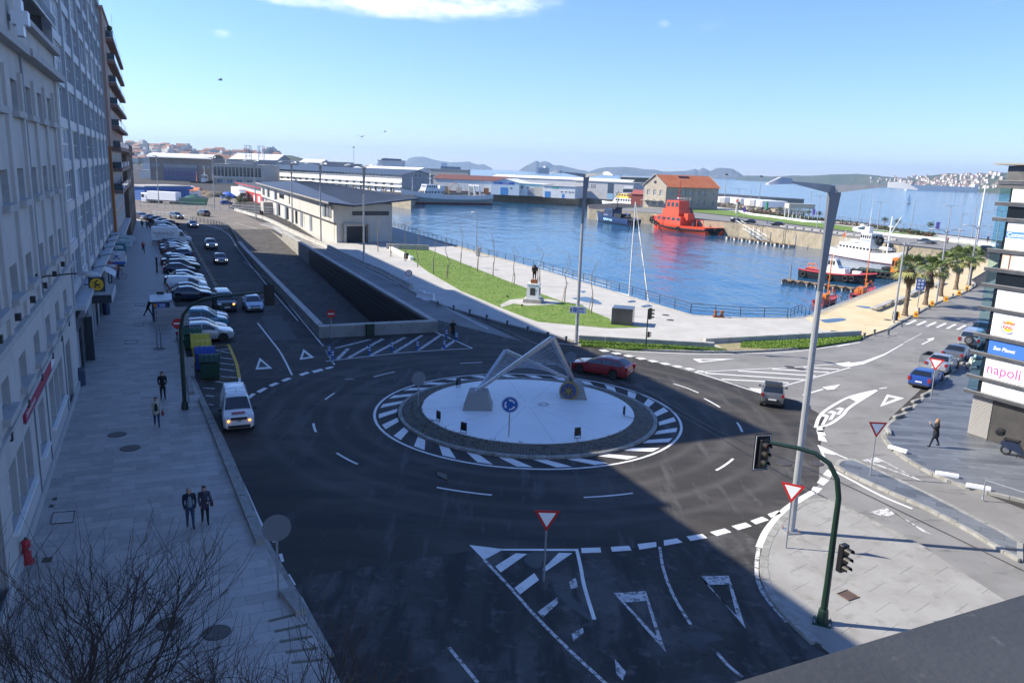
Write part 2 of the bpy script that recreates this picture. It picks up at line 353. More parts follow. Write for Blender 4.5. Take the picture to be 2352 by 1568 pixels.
make_ground()
def water_material():
    m = bpy.data.materials.new('sea_water'); m.use_nodes = True; nt = m.node_tree; b = nt.nodes['Principled BSDF']; L = nt.links.new
    b.inputs['Base Color'].default_value = (.012,.085,.18,1); b.inputs['Roughness'].default_value = .1; b.inputs['IOR'].default_value = 1.33
    tc = nt.nodes.new('ShaderNodeTexCoord'); prev = None
    for sc, st, rot, dist, stg in ((.28, (1,.33,1), .35, .4, .7), (1.3, (1,.42,1), -.25, .1, .5), (.035, (1,.4,1), .8, 2.4, .6)):
        mp = nt.nodes.new('ShaderNodeMapping'); mp.inputs['Scale'].default_value = st; mp.inputs['Rotation'].default_value = (0,0,rot); L(tc.outputs['Object'], mp.inputs[0])
        nz = nt.nodes.new('ShaderNodeTexNoise'); nz.inputs['Scale'].default_value = sc; nz.inputs['Detail'].default_value = 5; nz.inputs['Roughness'].default_value = .6; L(mp.outputs[0], nz.inputs['Vector'])
        bp = nt.nodes.new('ShaderNodeBump'); bp.inputs['Strength'].default_value = stg; bp.inputs['Distance'].default_value = dist; L(nz.outputs['Fac'], bp.inputs['Height'])
        if prev is not None: L(prev, bp.inputs['Normal'])
        prev = bp.outputs[0]
    L(prev, b.inputs['Normal']); return m
SEA = water_material()
mb = MB(); mb.poly([(-13500,-400,WATER_Z),(13500,-400,WATER_Z),(13500,15000,WATER_Z),(-13500,15000,WATER_Z)])
tag(mb.build('water', SEA), kind='structure')
mb = MB(); mb.poly([(-900,-300,-9.2),(900,-300,-9.2),(900,1500,-9.2),(-900,1500,-9.2)])
tag(mb.build('sea_bed', mat('sea_bed_mud', (.05,.06,.05), .9)), kind='structure')

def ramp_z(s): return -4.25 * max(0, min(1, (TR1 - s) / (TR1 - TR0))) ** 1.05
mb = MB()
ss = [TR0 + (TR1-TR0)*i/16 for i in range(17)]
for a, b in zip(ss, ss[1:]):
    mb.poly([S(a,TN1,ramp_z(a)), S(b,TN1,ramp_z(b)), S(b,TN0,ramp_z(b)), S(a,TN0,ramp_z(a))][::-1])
o = mb.build('ramp_road', layered('ramp_asphalt_shade_toned', (.075,.068,.06), [((.11,.1,.088), .2, .42, .62, None, .7), ((.04,.037,.033), .35, .5, .66, (3,1,1,.43), .8)], .85, .3, 80)); tag(o, kind='structure'); fixn(o)  # road asphalt with the cutting's shade put into its colour, darkened all over
RAMPWALL = layered('trough_concrete', (.29,.285,.27), [((.2,.195,.18), .6, .45, .65, None, .8), ((.12,.12,.11), 2, .58, .7, (1,1,.3), .7)], .85, .2, 30)
tun = thing('underpass_wall', 'concrete parapet walls round the sunken underpass ramp with dark brown inner cladding', 'wall')
def wall_seg(name, pts, w, zb, zt, m, parent, capm=None, cap=.0):
    a, b = band(pts, w); mb = MB()
    for i in range(len(pts)-1):
        mb.prism([a[i], b[i], b[i+1], a[i+1]], zb, zt, 0)
    o = mb.build(name, m, parent)
    if cap:
        a, b = band(pts, w+cap*2); mb = MB()
        for i in range(len(pts)-1): mb.prism([a[i], b[i], b[i+1], a[i+1]], zt, zt+.1, 0, bottom=True)
        mb.build('coping', capm or m, parent)
    return o
CAPC = mat('pale_coping', (.45,.435,.4), .8, col2=(.34,.33,.3), scale=1.2)
for a, b in ((36.9, 52), (52.1, 68), (68.1, 84), (84.1, 100), (100.1,112)):
    wall_seg('parapet', [S(a,17.85)[:2], S(b,17.85 if b < 101 else 18.0)[:2]], .5, -7, 0.98, RAMPWALL, tun, CAPC, .04)
wall_seg('front_parapet', [S(36.15,17.6)[:2], S(36.15,28.45)[:2]], .6, -7, 0.98, RAMPWALL, tun, CAPC, .05)
for a, b in ((36.5, 52), (52.1, 68), (68.1, 84), (84.1, 100), (100.1, 116), (116.1, 131)):
    wall_seg('parapet', [S(a,28.15)[:2], S(b,28.15)[:2]], .5, -7, 1.0, RAMPWALL, tun, CAPC, .04)
CLAD = mat('brown_slat_cladding', (.05,.033,.026), .55, col2=(.03,.02,.017), scale=2)
for k in range(11):
    z0 = .9 - .62*(k+1); mb = MB()
    for a, b in ((36.5, 70), (70.1, 100)):
        q0, q1 = S(a,27.86), S(b,27.86); q2, q3 = S(b,27.78), S(a,27.78)
        lim = ramp_z(b)
        mb.prism([q0[:2],q1[:2],q2[:2],q3[:2]], max(z0, -6.6), z0+.54, 0, bottom=True)
    mb.build('slat', CLAD, tun)
for k in range(3):
    mb = MB(); z0 = .55 - .42*k
    mb.prism([S(100.2+k*3,27.86)[:2], S(128-k*6,27.86)[:2], S(128-k*6,27.8)[:2], S(100.2+k*3,27.8)[:2]], z0, z0+.1, 0, bottom=True)
    mb.build('rail', CAPC, tun)
for side, nn_, dn in (('trough_wall', TN0, .03), ('trough_wall', TN1, -.02)):
    mb = MB(); mb.poly([S(TR0,nn_+dn,-7),S(TR1,nn_+dn,-7),S(TR1,nn_+dn,-.02),S(TR0,nn_+dn,-.02)]); mb.build(side, RAMPWALL, tun)
mb = MB(); mb.cbox((0,0,.55),(.7,.45,1.1),0,.02); mb.cbox((0,-.0,1.13),(.76,.5,.06)); mb.box(-.01,.01,-.235,-.226,.1,1.05,0)
p = G(850, 772); c_ = mb.build('control_cabinet', GREENPOLE); c_.location = p; c_.rotation_euler = (0,0,ST_ROT-R(90)); tag(c_, 'dark green control cabinet standing against the front wall of the underpass', 'cabinet')

road = thing('road', None, None, kind='structure')
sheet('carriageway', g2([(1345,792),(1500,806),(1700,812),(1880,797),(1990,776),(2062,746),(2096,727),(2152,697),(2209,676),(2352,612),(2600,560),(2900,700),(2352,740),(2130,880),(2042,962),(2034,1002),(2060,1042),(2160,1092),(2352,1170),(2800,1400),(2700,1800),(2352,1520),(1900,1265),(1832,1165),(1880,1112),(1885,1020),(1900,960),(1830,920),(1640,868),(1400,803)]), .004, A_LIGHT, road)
sheet('carriageway', [S(150.6,17)[:2],S(150.6,29.5)[:2],S(230,26)[:2],S(330,40)[:2],S(330,-60)[:2],S(190,-25)[:2],S(172,3)[:2],S(165,14)[:2]], .004, A_BROWN, road)
sheet('carriageway', [S(46,28.6)[:2],S(100,28.6)[:2],S(150,28.6)[:2],S(170,28)[:2],S(170,31.5)[:2],S(46,34)[:2],S(30,34.5)[:2]], .008, A_LIGHT, road)

# --- painted markings (each its own part of the road)
MZ = .012; _mk = [0]
def mz(): _mk[0] += 1; return MZ+.0012*(_mk[0] % 6)
def mpoly(px, m=None): z = mz(); return MB().poly([G(x, y, z) for x, y in order_ccw(px)]).build('marking', m or PAINT, road)
def order_ccw(px):
    w = [G(x, y)[:2] for x, y in px]
    return px if area2(w) > 0 else px[::-1]
def mline(px, w, m=None, world=False, k=6):
    z = mz()
    pts = px if world else g2(px)
    if len(pts) > 2: pts = smooth_line(pts, k)
    a, b = band(pts, w); mb = MB()
    for i in range(len(pts)-1): mb.poly([(*b[i], z), (*b[i+1], z), (*a[i+1], z), (*a[i], z)])
    return mb.build('marking', m or PAINT, road)
def mring(outer_px, inner_px, m=None):
    mb = MB(); k = len(outer_px); z = mz()
    for i in range(k):
        j = (i+1) % k; q = [outer_px[i], outer_px[j], inner_px[j], inner_px[i]]
        mb.poly([G(x, y, z) for x, y in order_ccw(q)])
    return mb.build('marking', m or PAINT, road)
RC = Vector((1.15, 47.5))
def rc(r, a): return Vector((RC.x + r*math.cos(a), RC.y + r*math.sin(a)))
mline([rc(9.55, 2*math.pi*i/72) for i in range(73)], .16, world=True, k=1)
for i in range(28):
    a = 2*math.pi*(i+.3)/28; da = .045
    q = [rc(8.2,a-da), rc(9.3,a-da+.13), rc(9.3,a+da+.13), rc(8.2,a+da)]
    MB().poly([(*v, MZ) for v in q]).build('marking', PAINT, road)
for a0, a1 in ((R(250),R(262)), (R(281),R(292)), (R(318),R(328)), (R(350),R(358)), (R(12),R(21)), (R(80),R(87)), (R(105),R(113)), (R(138),R(147)), (R(168),R(175)), (R(196),R(203)), (R(219),R(228))):
    mline([rc(13.15, a0+(a1-a0)*i/8) for i in range(9)], .14, world=True, k=1, m=PAINT)
def c6(x, y): return (976.2+x*.3662, 1091+y*.3662)
def c4(x, y): return (1550.4+x*.29297, 976.2+y*.29297)
def c8(x, y): return (1148.4+x*.3418, 574.2+y*.3418)
def c3(x, y): return (1952.4+x/3.4133, 689.1+y/3.4133)
def c5(x, y): return (344.5+x/4.5511, 660.3+y/4.5511)
def cc(f, l): return [f(x, y) for x, y in l]
mpoly(cc(c6, [(278,436),(495,462),(370,530)]))
mpoly(cc(c6, [(495,460),(962,460),(962,474),(480,471)]))
mpoly(cc(c6, [(440,570),(475,608),(640,492),(570,487)])); mpoly(cc(c6, [(560,705),(597,745),(715,655),(685,612)])); mpoly(cc(c6, [(735,590),(760,600),(925,487),(840,485)]))
mline(cc(c6, [(372,532),(530,700),(700,890),(900,1090),(1130,1303),(1260,1430)]), .13, PAINT_WORN)
mline(cc(c6, [(953,474),(975,570),(1000,700),(1062,905)]), .14, PAINT)
mpoly(cc(c6, [(905,668),(945,640),(960,700),(915,712)]), PAINT_WORN); mpoly(cc(c6, [(705,855),(830,765),(835,800),(740,890)]), PAINT_WORN); mpoly(cc(c6, [(920,990),(990,955),(995,985),(930,1040)]), PAINT_WORN); mpoly(cc(c6, [(1190,1150),(1260,1230),(1240,1285),(1200,1240)]), PAINT_WORN)
for q in ([(978,455),(1100,452),(1105,483),(983,487)], [(1165,448),(1280,441),(1295,470),(1172,478)], [(1332,430),(1450,417),(1452,448),(1345,465)], [(1497,407),(1580,394),(1617,420),(1500,441)], [(1640,382),(1740,366),(1772,392),(1665,411)], [(1787,355),(1880,332),(1922,355),(1830,380)], [(1922,318),(2010,295),(2050,318),(1965,343)], [(2040,285),(2115,258),(2157,280),(2075,307)], [(2148,243),(2215,219),(2235,238),(2170,265)]): mpoly(cc(c6, q))
mring(cc(c6, [(1183,737),(1385,725),(1512,1108)]), cc(c6, [(1255,797),(1388,785),(1455,1010)]), PAINT_WORN)
mring(cc(c6, [(1735,633),(1905,628),(2012,960)]), cc(c6, [(1765,685),(1905,683),(1955,880)]), PAINT_WORN)
mline(cc(c6, [(1472,450),(1495,590),(1560,760),(1668,940)]), .12, PAINT_WORN); mline(cc(c6, [(1830,1110),(1900,1190),(1990,1265)]), .12, PAINT_WORN)
mline(cc(c6, [(150,1080),(330,1300)]), .12, PAINT_WORN)
mline(cc(c4, [(1080,525),(940,608),(830,697),(720,830),(662,960)]), .34); mline(cc(c4, [(655,965),(640,1090),(650,1220),(720,1360),(880,1545)]), .16, PAINT_WORN)
for q in ([(1110,10),(1150,10),(1172,55),(1115,50)], [(1120,75),(1170,88),(1195,132),(1125,118)], [(1195,345),(1240,365),(1215,420),(1155,390)], [(1145,405),(1210,430),(1165,472),(1112,450)], [(1085,478),(1157,495),(1110,540),(1062,515)]): mpoly(cc(c4, q))
mpoly(cc(c4, [(1115,150),(1280,225),(1250,232),(1165,215)])); mpoly(cc(c4, [(1115,150),(1165,215),(1192,285),(1178,280)])); mline(cc(c4, [(1250,222),(1370,272)]), .12); mline(cc(c4, [(1258,362),(1400,440),(1620,555),(1860,655)]), .17, PAINT)
mring(cc(c4, [(1530,680),(1655,645),(2020,860)]), cc(c4, [(1640,722),(1735,692),(1940,830)]), PAINT_WORN)
mring(cc(c3, [(90,1252),(210,1230),(580,1424)]), cc(c3, [(195,1277),(262,1262),(480,1380)]), PAINT_WORN)
mring(cc(c3, [(235,835),(290,738),(425,768)]), cc(c3, [(272,805),(305,757),(365,770)]))
mline(cc(c3, [(-270,1000),(-240,915),(-170,850),(0,758),(208,706)]), .22); mline(cc(c3, [(-270,1000),(-165,975),(-60,905),(0,840),(208,708)]), .22)
mpoly(cc(c3, [(-10,765),(200,706),(208,714),(60,800)]));
for t in (0, 1, 2): mpoly(cc(c3, [(-245+62*t,905-24*t),(-205+62*t,890-26*t),(-165+60*t,905-28*t),(-200+60*t,975-40*t),(-230+60*t,980-42*t),(-195+60*t,915-30*t)]))
mpoly(cc(c3, [(-265,1020),(-205,1018),(-190,1060),(-250,1062)]));
mline(cc(c8, [(1310,820),(1600,806),(2000,786),(2352,758)]), .13); mline(cc(c8, [(1310,820),(1500,880),(1700,945),(1760,962)]), .16); mline(cc(c8, [(1910,912),(2100,860),(2352,790)]), .13)
mpoly(cc(c8, [(1668,925),(1760,930),(1755,965)])); mpoly(cc(c8, [(2250,762),(2352,750),(2352,784),(2300,778)]))
for a, b in (((1380,828),(2050,872)), ((1490,868),(1940,893)), ((1600,812),(2120,845)), ((1830,800),(2210,822)), ((2040,788),(2280,802))): mline([c8(*a), c8(*b)], .26)
for i in range(9):
    x = 660+i*82; y = 670+i*17.5; mpoly(cc(c8, [(x,y),(x+45,y-1),(x+82,y+10),(x+35,y+13)]))
mring(cc(c8, [(1295,730),(1580,730),(1340,755)]), cc(c8, [(1345,735),(1490,735),(1360,747)]))
mline([c8(1165,898), c8(1250,925), c8(1335,960)], .13); mline(cc(c8, [(375,625),(640,655),(900,682),(1300,697),(1660,695),(2000,680),(2352,630)]), .14)
mline([c8(2035,975), c8(2170,935)], .18); mpoly(cc(c8, [(2165,920),(2288,902),(2245,935),(2200,938)]))
mpoly(cc(c3, [(-60,500),(100,480),(270,420),(420,338),(418,345),(270,432),(110,500),(0,520)])); mline([c3(425,335), c3(565,260)], .12, PAINT_WORN)
mline([c3(562,348), c3(640,312)], .16); mpoly(cc(c3, [(600,305),(663,292),(650,315),(630,316)])); mline([c3(230,695), c3(290,685)], .14)
mring(cc(c3, [(285,300),(400,255),(330,280)]), cc(c3, [(300,296),(385,262),(335,282)]), PAINT_WORN); mline([c3(305,265), c3(410,258)], .14, PAINT_WORN)
for i in range(6): mpoly(cc(c3, [(428+80*i,190+8*i),(455+80*i,192+8*i),(528+78*i,158+8*i),(505+78*i,155+8*i)]))
mline([c3(80,330), c3(0,345), c3(-100,365)], .14)
mring(cc(c5, [(1103,857),(1145,730),(1280,845)]), cc(c5, [(1132,835),(1158,765),(1232,828)])); mring([(688,826),(697,801),(722,821)], [(694.5,821.5),(699,808.5),(712,819)])
mline(cc(c5, [(1125,370),(1250,530),(1370,690),(1485,915)]), .14); mline([(628,655),(690,732),(742,795),(768,838)], .13); mline([(560,600),(628,655)], .12, PAINT_WORN)
for q in ([(1005,1155),(1065,1105),(1110,1108),(1040,1162)], [(1110,1085),(1190,1045),(1232,1050),(1150,1100)], [(1238,1020),(1310,990),(1355,1000),(1275,1035)], [(1368,970),(1440,940),(1485,950),(1405,983)]): mpoly(cc(c5, q))
for q in ([(686,859),(705,853),(712,856),(693,863)], [(715,852),(738,846),(744,850),(722,856)], [(745,845),(760,841),(768,843),(752,848)]): mpoly(q)
mline(cc(c5, [(820,595),(862,690),(905,800),(935,945)]), .22, PAINT_Y); mpoly(cc(c5, [(922,942),(950,942),(950,1002),(925,1002)]))
mline(cc(c5, [(625,612),(820,597)]), .1, PAINT_Y); mline(cc(c5, [(525,972),(935,942)]), .1, PAINT_Y)
for x, y, x2, y2 in ((660,655,850,645), (660,650,850,688), (660,722,862,748), (690,785,878,808), (720,850,892,874), (740,930,900,938), (680,982,905,1012), (550,1048,680,1058), (580,1128,670,1138), (610,1220,670,1228)): mline([c5(x,y), c5(x2,y2)], .2, PAINT_WORN)
mline([(520,1040),(560,1118),(600,1205),(632,1245)], .16); mline([(505,1000),(520,1040)], .14, PAINT_WORN)
for q in ([(640,1272),(648,1270),(653,1288),(646,1290)], [(656,1320),(665,1317),(680,1342),(668,1345)], [(684,1372),(694,1370),(735,1445),(724,1446)]): mpoly(q)
mline([(748,830),(850,818),(950,808),(1085,800)], .14); mline([(1085,800),(1040,780),(990,758)], .14); mline([(740,790),(765,835)], .12)
for a, b in (((770,800),(850,780)), ((775,825),(800,800)), ((800,822),(880,778)), ((850,817),(930,775)), ((905,810),(970,770)), ((960,805),(1015,768)), ((1015,802),(1045,782))): mline([a, b], .32, PAINT_WORN)
for i in range(46):
    s0 = 52 + i*2.05; n0 = 11.4 - (s0-52)*.012
    mline([S(s0,n0)[:2], S(s0+1.1,n0-.01)[:2]], .13, PAINT_WORN, world=True); mline([S(s0,n0+.25)[:2], S(s0+1.1,n0+.24)[:2]], .11, PAINT_Y, world=True)
mline([S(44,17.1)[:2],S(80,17.2)[:2],S(110,17.6)[:2],S(140,18.2)[:2],S(160,16)[:2],S(172,12)[:2]], .12, world=True)
mline([S(152,25.5)[:2], S(170,22)[:2]], .12, world=True); mline([S(118,31.6)[:2],S(90,32.4)[:2],S(60,33.2)[:2],S(36,33.6)[:2]], .12, world=True)
for i in range(12): mline([S(133+i*2.2,28.9+.05*i)[:2], S(134.6+i*2.2,31.4-.11*i)[:2]], .35, world=True)
mline([S(131,28.8)[:2],S(150,29.2)[:2],S(165,27.5)[:2]], .14, world=True); mline([S(131,31.8)[:2],S(150,30.8)[:2],S(165,27.5)[:2]], .14, world=True)
RAIL = mat('rail_steel', (.13,.12,.11), .4, .7, col2=(.08,.06,.05), scale=3)
for px in ([(990,700),(1130,745),(1330,835),(1570,958),(1745,1060),(1960,1180),(2140,1285)], [(1180,770),(1430,870),(1640,985),(1900,1095),(2100,1190),(2352,1312)]):
    pts = smooth_line(g2(px), 5)
    for off in (0, .1):
        a, b = band(pts, .055); mb = MB()
        sh = Vector((.05,.05))*off*10
        for i in range(len(pts)-1): mb.poly([(*(b[i]+sh*.5),.016),(*(b[i+1]+sh*.5),.016),(*(a[i+1]+sh*.5),.016),(*(a[i]+sh*.5),.016)])
        mb.build('tram_rail', RAIL, road)
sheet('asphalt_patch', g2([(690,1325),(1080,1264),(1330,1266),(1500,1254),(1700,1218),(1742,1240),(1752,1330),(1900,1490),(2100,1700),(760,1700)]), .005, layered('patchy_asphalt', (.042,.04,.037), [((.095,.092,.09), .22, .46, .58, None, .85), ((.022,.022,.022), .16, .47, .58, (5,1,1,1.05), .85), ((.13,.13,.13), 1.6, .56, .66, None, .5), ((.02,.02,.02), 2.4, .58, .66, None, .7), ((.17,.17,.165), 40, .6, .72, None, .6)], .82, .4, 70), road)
sheet('asphalt_patch', g2([(600,726),(645,724),(683,779),(624,781)]), .006, layered('patch_grey', (.075,.076,.078), [((.1,.1,.1), .6, .4, .65, None, .7)], .85, .3, 80), road)
# --- pavements
KN = [(-30, 10.8), (-9.2, 9.3), (-1.2, 8.4), (9.4, 7.9), (20, 7.15), (30.3, 6.55), (55, 6.3), (93, 5.7), (136, 4.6), (177, 2.3), (200, -6)]
def kn(s):
    for (a, x), (b, y) in zip(KN, KN[1:]):
        if s <= b: return x + (y-x)*(s-a)/(b-a)
    return KN[-1][1]
PZ = .13
pav = thing('pavement', None, None, kind='structure')
KLINE = [S(s, kn(s))[:2] for s in range(-14, 178, 4)]
pv = [S(-30,-20)[:2], S(-30,kn(-30))[:2]] + [S(s, kn(s)-.02)[:2] for s in range(-14, 178, 4)] + [S(200,-6)[:2], S(200,-20)[:2]]
sheet('pavement_bed', pv, PZ-.022, PAV[1], pav, thick=.2)
kerb_row('kerb_stone', [S(s, kn(s)+.09)[:2] for s in range(-10, 150, 3)], .2, -.02, PZ-.004, KERB, 1.3, pav, 130)
def tiles(name, region, origin, ax, du, dv, z0, z1, mats, parent, maxobj=300, gap=.012, key=None, jit=.003, umin=-60, umax=60, vmin=-60, vmax=60, stag=True):
    ax = Vector(ax).normalized(); ay = Vector((-ax.y, ax.x)); region = [Vector((q[0], q[1])) for q in region]; o = Vector(origin)
    us = [(q-o).dot(ax) for q in region]; vv = [(q-o).dot(ay) for q in region]
    res = []
    for j in range(int(math.floor(min(vv)/dv)), int(math.ceil(max(vv)/dv))+1):
        off = (du*.5 if (stag and j % 2) else 0)
        for i in range(int(math.floor(min(us)/du))-1, int(math.ceil(max(us)/du))+1):
            c = o + ax*((i+.5)*du+off) + ay*((j+.5)*dv)
            pl = clip_rect(region, c, ax, ay, du/2-gap/2, dv/2-gap/2)
            if len(pl) > 2 and abs(area2([(q.x,q.y) for q in pl])) > .02*du*dv: res.append((key(c) if key else c.length, pl))
    res.sort(key=lambda t: t[0]); rest = [MB() for _ in mats]; used = set()
    for k, (_, pl) in enumerate(res):
        mi = rnd.choices(range(len(mats)), [3,4,2][:len(mats)])[0]; e = rnd.uniform(-jit, jit)
        pl2 = [pl[0]]
        for q in pl[1:]:
            if (q-pl2[-1]).length > 1e-4: pl2.append(q)
        if k < maxobj: MB().prism(pl2, z0, z1+e, 0).build(name, mats[mi], parent)
        else: rest[mi].prism(pl2, z0, z1+e, 0); used.add(mi)
    if len(res) > maxobj:
        allb = MB()
        for mi, r in enumerate(rest):
            base = len(allb.v); allb.v += r.v; allb.f += [tuple(i+base for i in f) for f in r.f]; allb.m += [mi]*len(r.f)
        o2 = allb.build(name, mats, parent); tag(o2, kind='stuff')
    return len(res)
reg = [S(-14,.02)[:2]] + [S(s, kn(s)-.02)[:2] for s in range(-14, 69, 4)] + [S(66,.02)[:2]]
tiles('paving_slab', reg, S(0,0)[:2], SN, 1.05, .62, PZ-.08, PZ, PAV, pav, 300, .018)
SLP = [c3(1364+60,1600), c3(820,1445), c3(480,1280), c3(330,1165), c3(262,1075), c3(282,1000), c3(350,945), c3(480,860), c3(612,735), c3(700,660), c3(800,580), c3(880,510), c3(1020,415), c3(1500,180), c3(2400,700), c3(2400,1700)]
slp = [Vector(G(x,y)[:2]) for x,y in SLP]
spv = thing('pavement', None, None, kind='structure')
sheet('pavement_bed', slp, PZ-.022, JOINT, spv, thick=.2)
tiles('slate_slab', slp, (30,45), (1,-.12), 2.2, .55, PZ-.08, PZ, SLATE, spv, 300, .012, key=lambda c: (c-Vector((29,44))).length)
kl = smooth_line([G(*q)[:2] for q in SLP[:11]], 4)
kerb_row('kerb_stone', kl, .24, -.02, PZ+.012, KERB, .9, spv, 90)
DIV = cc(c4, [(1262,330),(1275,300),(1330,280),(1390,282),(1600,375),(1960,545),(2300,720),(2700,930),(2700,1080),(2300,830),(1960,655),(1600,500),(1320,372)])
dv = [Vector(G(x,y)[:2]) for x,y in DIV]; dvp = thing('traffic_island', None, None, kind='structure')
sheet('island_bed', dv, PZ-.022, JOINT, dvp, thick=.2)
tiles('slate_slab', dv, (22,34), (1,-.55), 1.8, .5, PZ-.08, PZ, SLATE, dvp, 120, .012)
kerb_row('kerb_stone', dv + dv[:1], .22, -.02, PZ+.012, KERB, .9, dvp, 90)
NIS = cc(c4, [(1190,600),(1120,598),(1050,610),(960,655),(850,745),(765,860),(712,980),(692,1100),(712,1250),(770,1380),(900,1530),(1100,1720),(1900,2400),(3200,1800),(1960,985),(1600,800),(1350,670)])
nis = [Vector(G(x,y)[:2]) for x,y in NIS]; isl = thing('traffic_island', None, None, kind='structure')
sheet('island_bed', nis, PZ-.022, JOINT, isl, thick=.2)
tiles('concrete_slab', nis, (14,28), (.62,-.78), 1.7, 1.15, PZ-.08, PZ, [CONC2], isl, 250, .012)
kerb_row('kerb_stone', smooth_line(nis[:12], 4), .3, -.02, PZ+.01, KERB, 1.0, isl, 60); kerb_row('kerb_stone', [nis[14],nis[15],nis[16],nis[0]], .2, -.02, PZ+.01, KERB, 1.0, isl, 40)
PROM = [S(128,34.2)[:2], S(100,34.2)[:2], G(850,612)[:2], G(935,664)[:2], G(1000,696)[:2], G(1080,722)[:2], G(1180,750)[:2], G(1320,786)[:2], G(1328,793)[:2], G(1400,799)[:2], G(1500,806)[:2], G(1680,810)[:2], G(1860,798)[:2], G(1985,775)[:2], G(2040,757)[:2], G(2010,700)[:2], G(1870,728)[:2], G(1849,731)[:2], G(1808,734)[:2], G(1715,732.5)[:2], G(1586,725)[:2], G(1255,624.5)[:2], G(1093,583.5)[:2], G(976,546.5)[:2], G(901,522)[:2], S(228,58)[:2], S(228,38)[:2]]
prom = thing('promenade', None, None, kind='structure')
sheet('promenade_paving', PROM, PZ-.01, CONC, prom, thick=.2)
yel = [G(1849,731.5)[:2], G(1952,690.5)[:2], G(2057,650.5)[:2], G(2206,597)[:2], G(2260,592)[:2], G(2292,606)[:2], G(2229,645)[:2], G(2239.5,656)[:2], G(2209,675)[:2], G(2152,696)[:2], G(2096,726)[:2], G(2062,744)[:2], G(2040,757)[:2], G(1985,775)[:2], G(1890,760)[:2]]
sheet('yellow_paving', yel, PZ, YELLOW_PAVE, prom, thick=.2)
kerb_row('kerb_stone', smooth_line([Vector(q) for q in PROM[2:14]] , 3), .3, -.02, PZ+.02, KERB, 1.1, prom, 120)
kerb_row('kerb_stone', smooth_line([Vector(q) for q in yel[6:13]], 3), .25, -.02, PZ+.015, KERB, 1.1, prom, 90)
COPE = mat('quay_coping', (.44,.42,.37), .85, col2=(.32,.3,.25), scale=1.5)
kerb_row('coping_stone', [Vector(G(901,523)[:2]), Vector(G(1255,625.5)[:2]), Vector(G(1586,726)[:2])], .7, -.3, PZ+.006, COPE, 2.0, prom, 90)
kerb_row('coping_stone', [Vector(G(1586,726)[:2]), Vector(G(1715,733.5)[:2]), Vector(G(1849,732)[:2]), Vector(G(2057,651)[:2]), Vector(G(2205,598)[:2])], .6, -.3, PZ+.008, COPE, 2.0, prom, 90)
def lawn(px, z, n, hgt=.07, seed=3):
    poly = [Vector(G(x,y,z)[:2]) for x,y in px]
    o = sheet('lawn', poly, z, GRASS, None, thick=.15); tag(o, kind='structure')
    r = random.Random(seed); mb = MB(); xs = [q.x for q in poly]; ys = [q.y for q in poly]
    def inside(x, y):
        c = False
        for a, b in zip(poly, poly[1:]+poly[:1]):
            if (a.y > y) != (b.y > y) and x < (b.x-a.x)*(y-a.y)/(b.y-a.y)+a.x: c = not c
        return c
    k = 0
    while k < n:
        x, y = r.uniform(min(xs), max(xs)), r.uniform(min(ys), max(ys))
        if not inside(x, y) or math.hypot(x-G(1220,694).x, y-G(1220,694).y) < 3.2: continue
        k += 1
        for t in range(3):
            a = r.uniform(0, 6.28); h = hgt*r.uniform(.5, 1.5); w = .05*r.uniform(.6,1.6); ex, ey = r.uniform(-.08,.08), r.uniform(-.08,.08)
            mb.poly([(x+ex-w*math.cos(a), y+ey-w*math.sin(a), z), (x+ex+w*math.cos(a), y+ey+w*math.sin(a), z), (x+ex+h*.5*math.sin(a*3), y+ey+h*.5*math.cos(a*5), z+h)], r.choice((0,0,1)))
    g = mb.build('grass', [mat('grass_blade', (.17,.27,.04), .9), mat('grass_blade_dark', (.11,.19,.03), .9)]); tag(g, kind='stuff')
lawn([(912,571),(985,573),(1160,643),(1290,692),(1338,701),(1362,716),(1400,731),(1404,740),(1480,751),(1400,753),(1310,745),(1235,738),(1190,722),(1150,706),(1060,668),(985,625)], PZ+.02, 4000, .03)
lawn([(1330,781),(1400,785),(1480,790),(1560,793),(1640,797),(1670,803),(1560,802),(1440,800),(1335,791)], PZ+.06, 2600, .07, 5)
lawn([(1705,783),(1800,781),(1900,775),(1984,771),(1975,778),(1860,796),(1760,800),(1700,797)], PZ+.06, 2600, .07, 6)
sheet('bare_earth', [G(*q,PZ+.03)[:2] for q in ((1645,790),(1712,786),(1775,796),(1760,803),(1668,804))], PZ+.03, mat('bare_earth', (.33,.26,.17), .95, col2=(.2,.2,.08), scale=2), prom, thick=.1)
pth = [G(*q,PZ+.03)[:2] for q in ((1148,700),(1172,688),(1205,685),(1262,687),(1290,694),(1275,699),(1212,702),(1180,697),(1152,706))]
sheet('path', pth, PZ+.034, CONC, prom)
PUD = mat('puddle', (.03,.035,.04), .03, spec=.9)
def puddle(px, z, parent, m=PUD):
    poly = smooth_line([G(x,y)[:2] for x,y in px + px[:1]], 5)[:-1]
    o = sheet('puddle', poly, z, m, parent); return o
for px in ([(1312,687),(1345,684),(1368,690),(1382,701),(1345,696)], [(1472,705),(1490,702),(1498,706),(1478,708)], [(1440,694),(1455,692),(1460,696),(1445,697)], [(1330,671),(1345,670),(1340,675)], [(1882,737),(1930,733),(1942,738),(1900,744)]): puddle(px, PZ+.006, prom)
for px in ([(1962,704),(1992,706),(2008,711),(1985,710)], ): puddle(px, PZ+.012, prom)
for px in ([(1268,1350),(1290,1352),(1320,1375),(1362,1420),(1355,1425),(1300,1385)], [(1210,1270),(1240,1268),(1245,1295),(1230,1305),(1205,1290)], [(1565,1458),(1600,1449),(1640,1453),(1662,1468),(1630,1474),(1610,1484),(1575,1475)]): puddle(px, .0085, road, mat('damp_asphalt', (.02,.021,.023), .5, col2=(.035,.035,.036), scale=1.5))
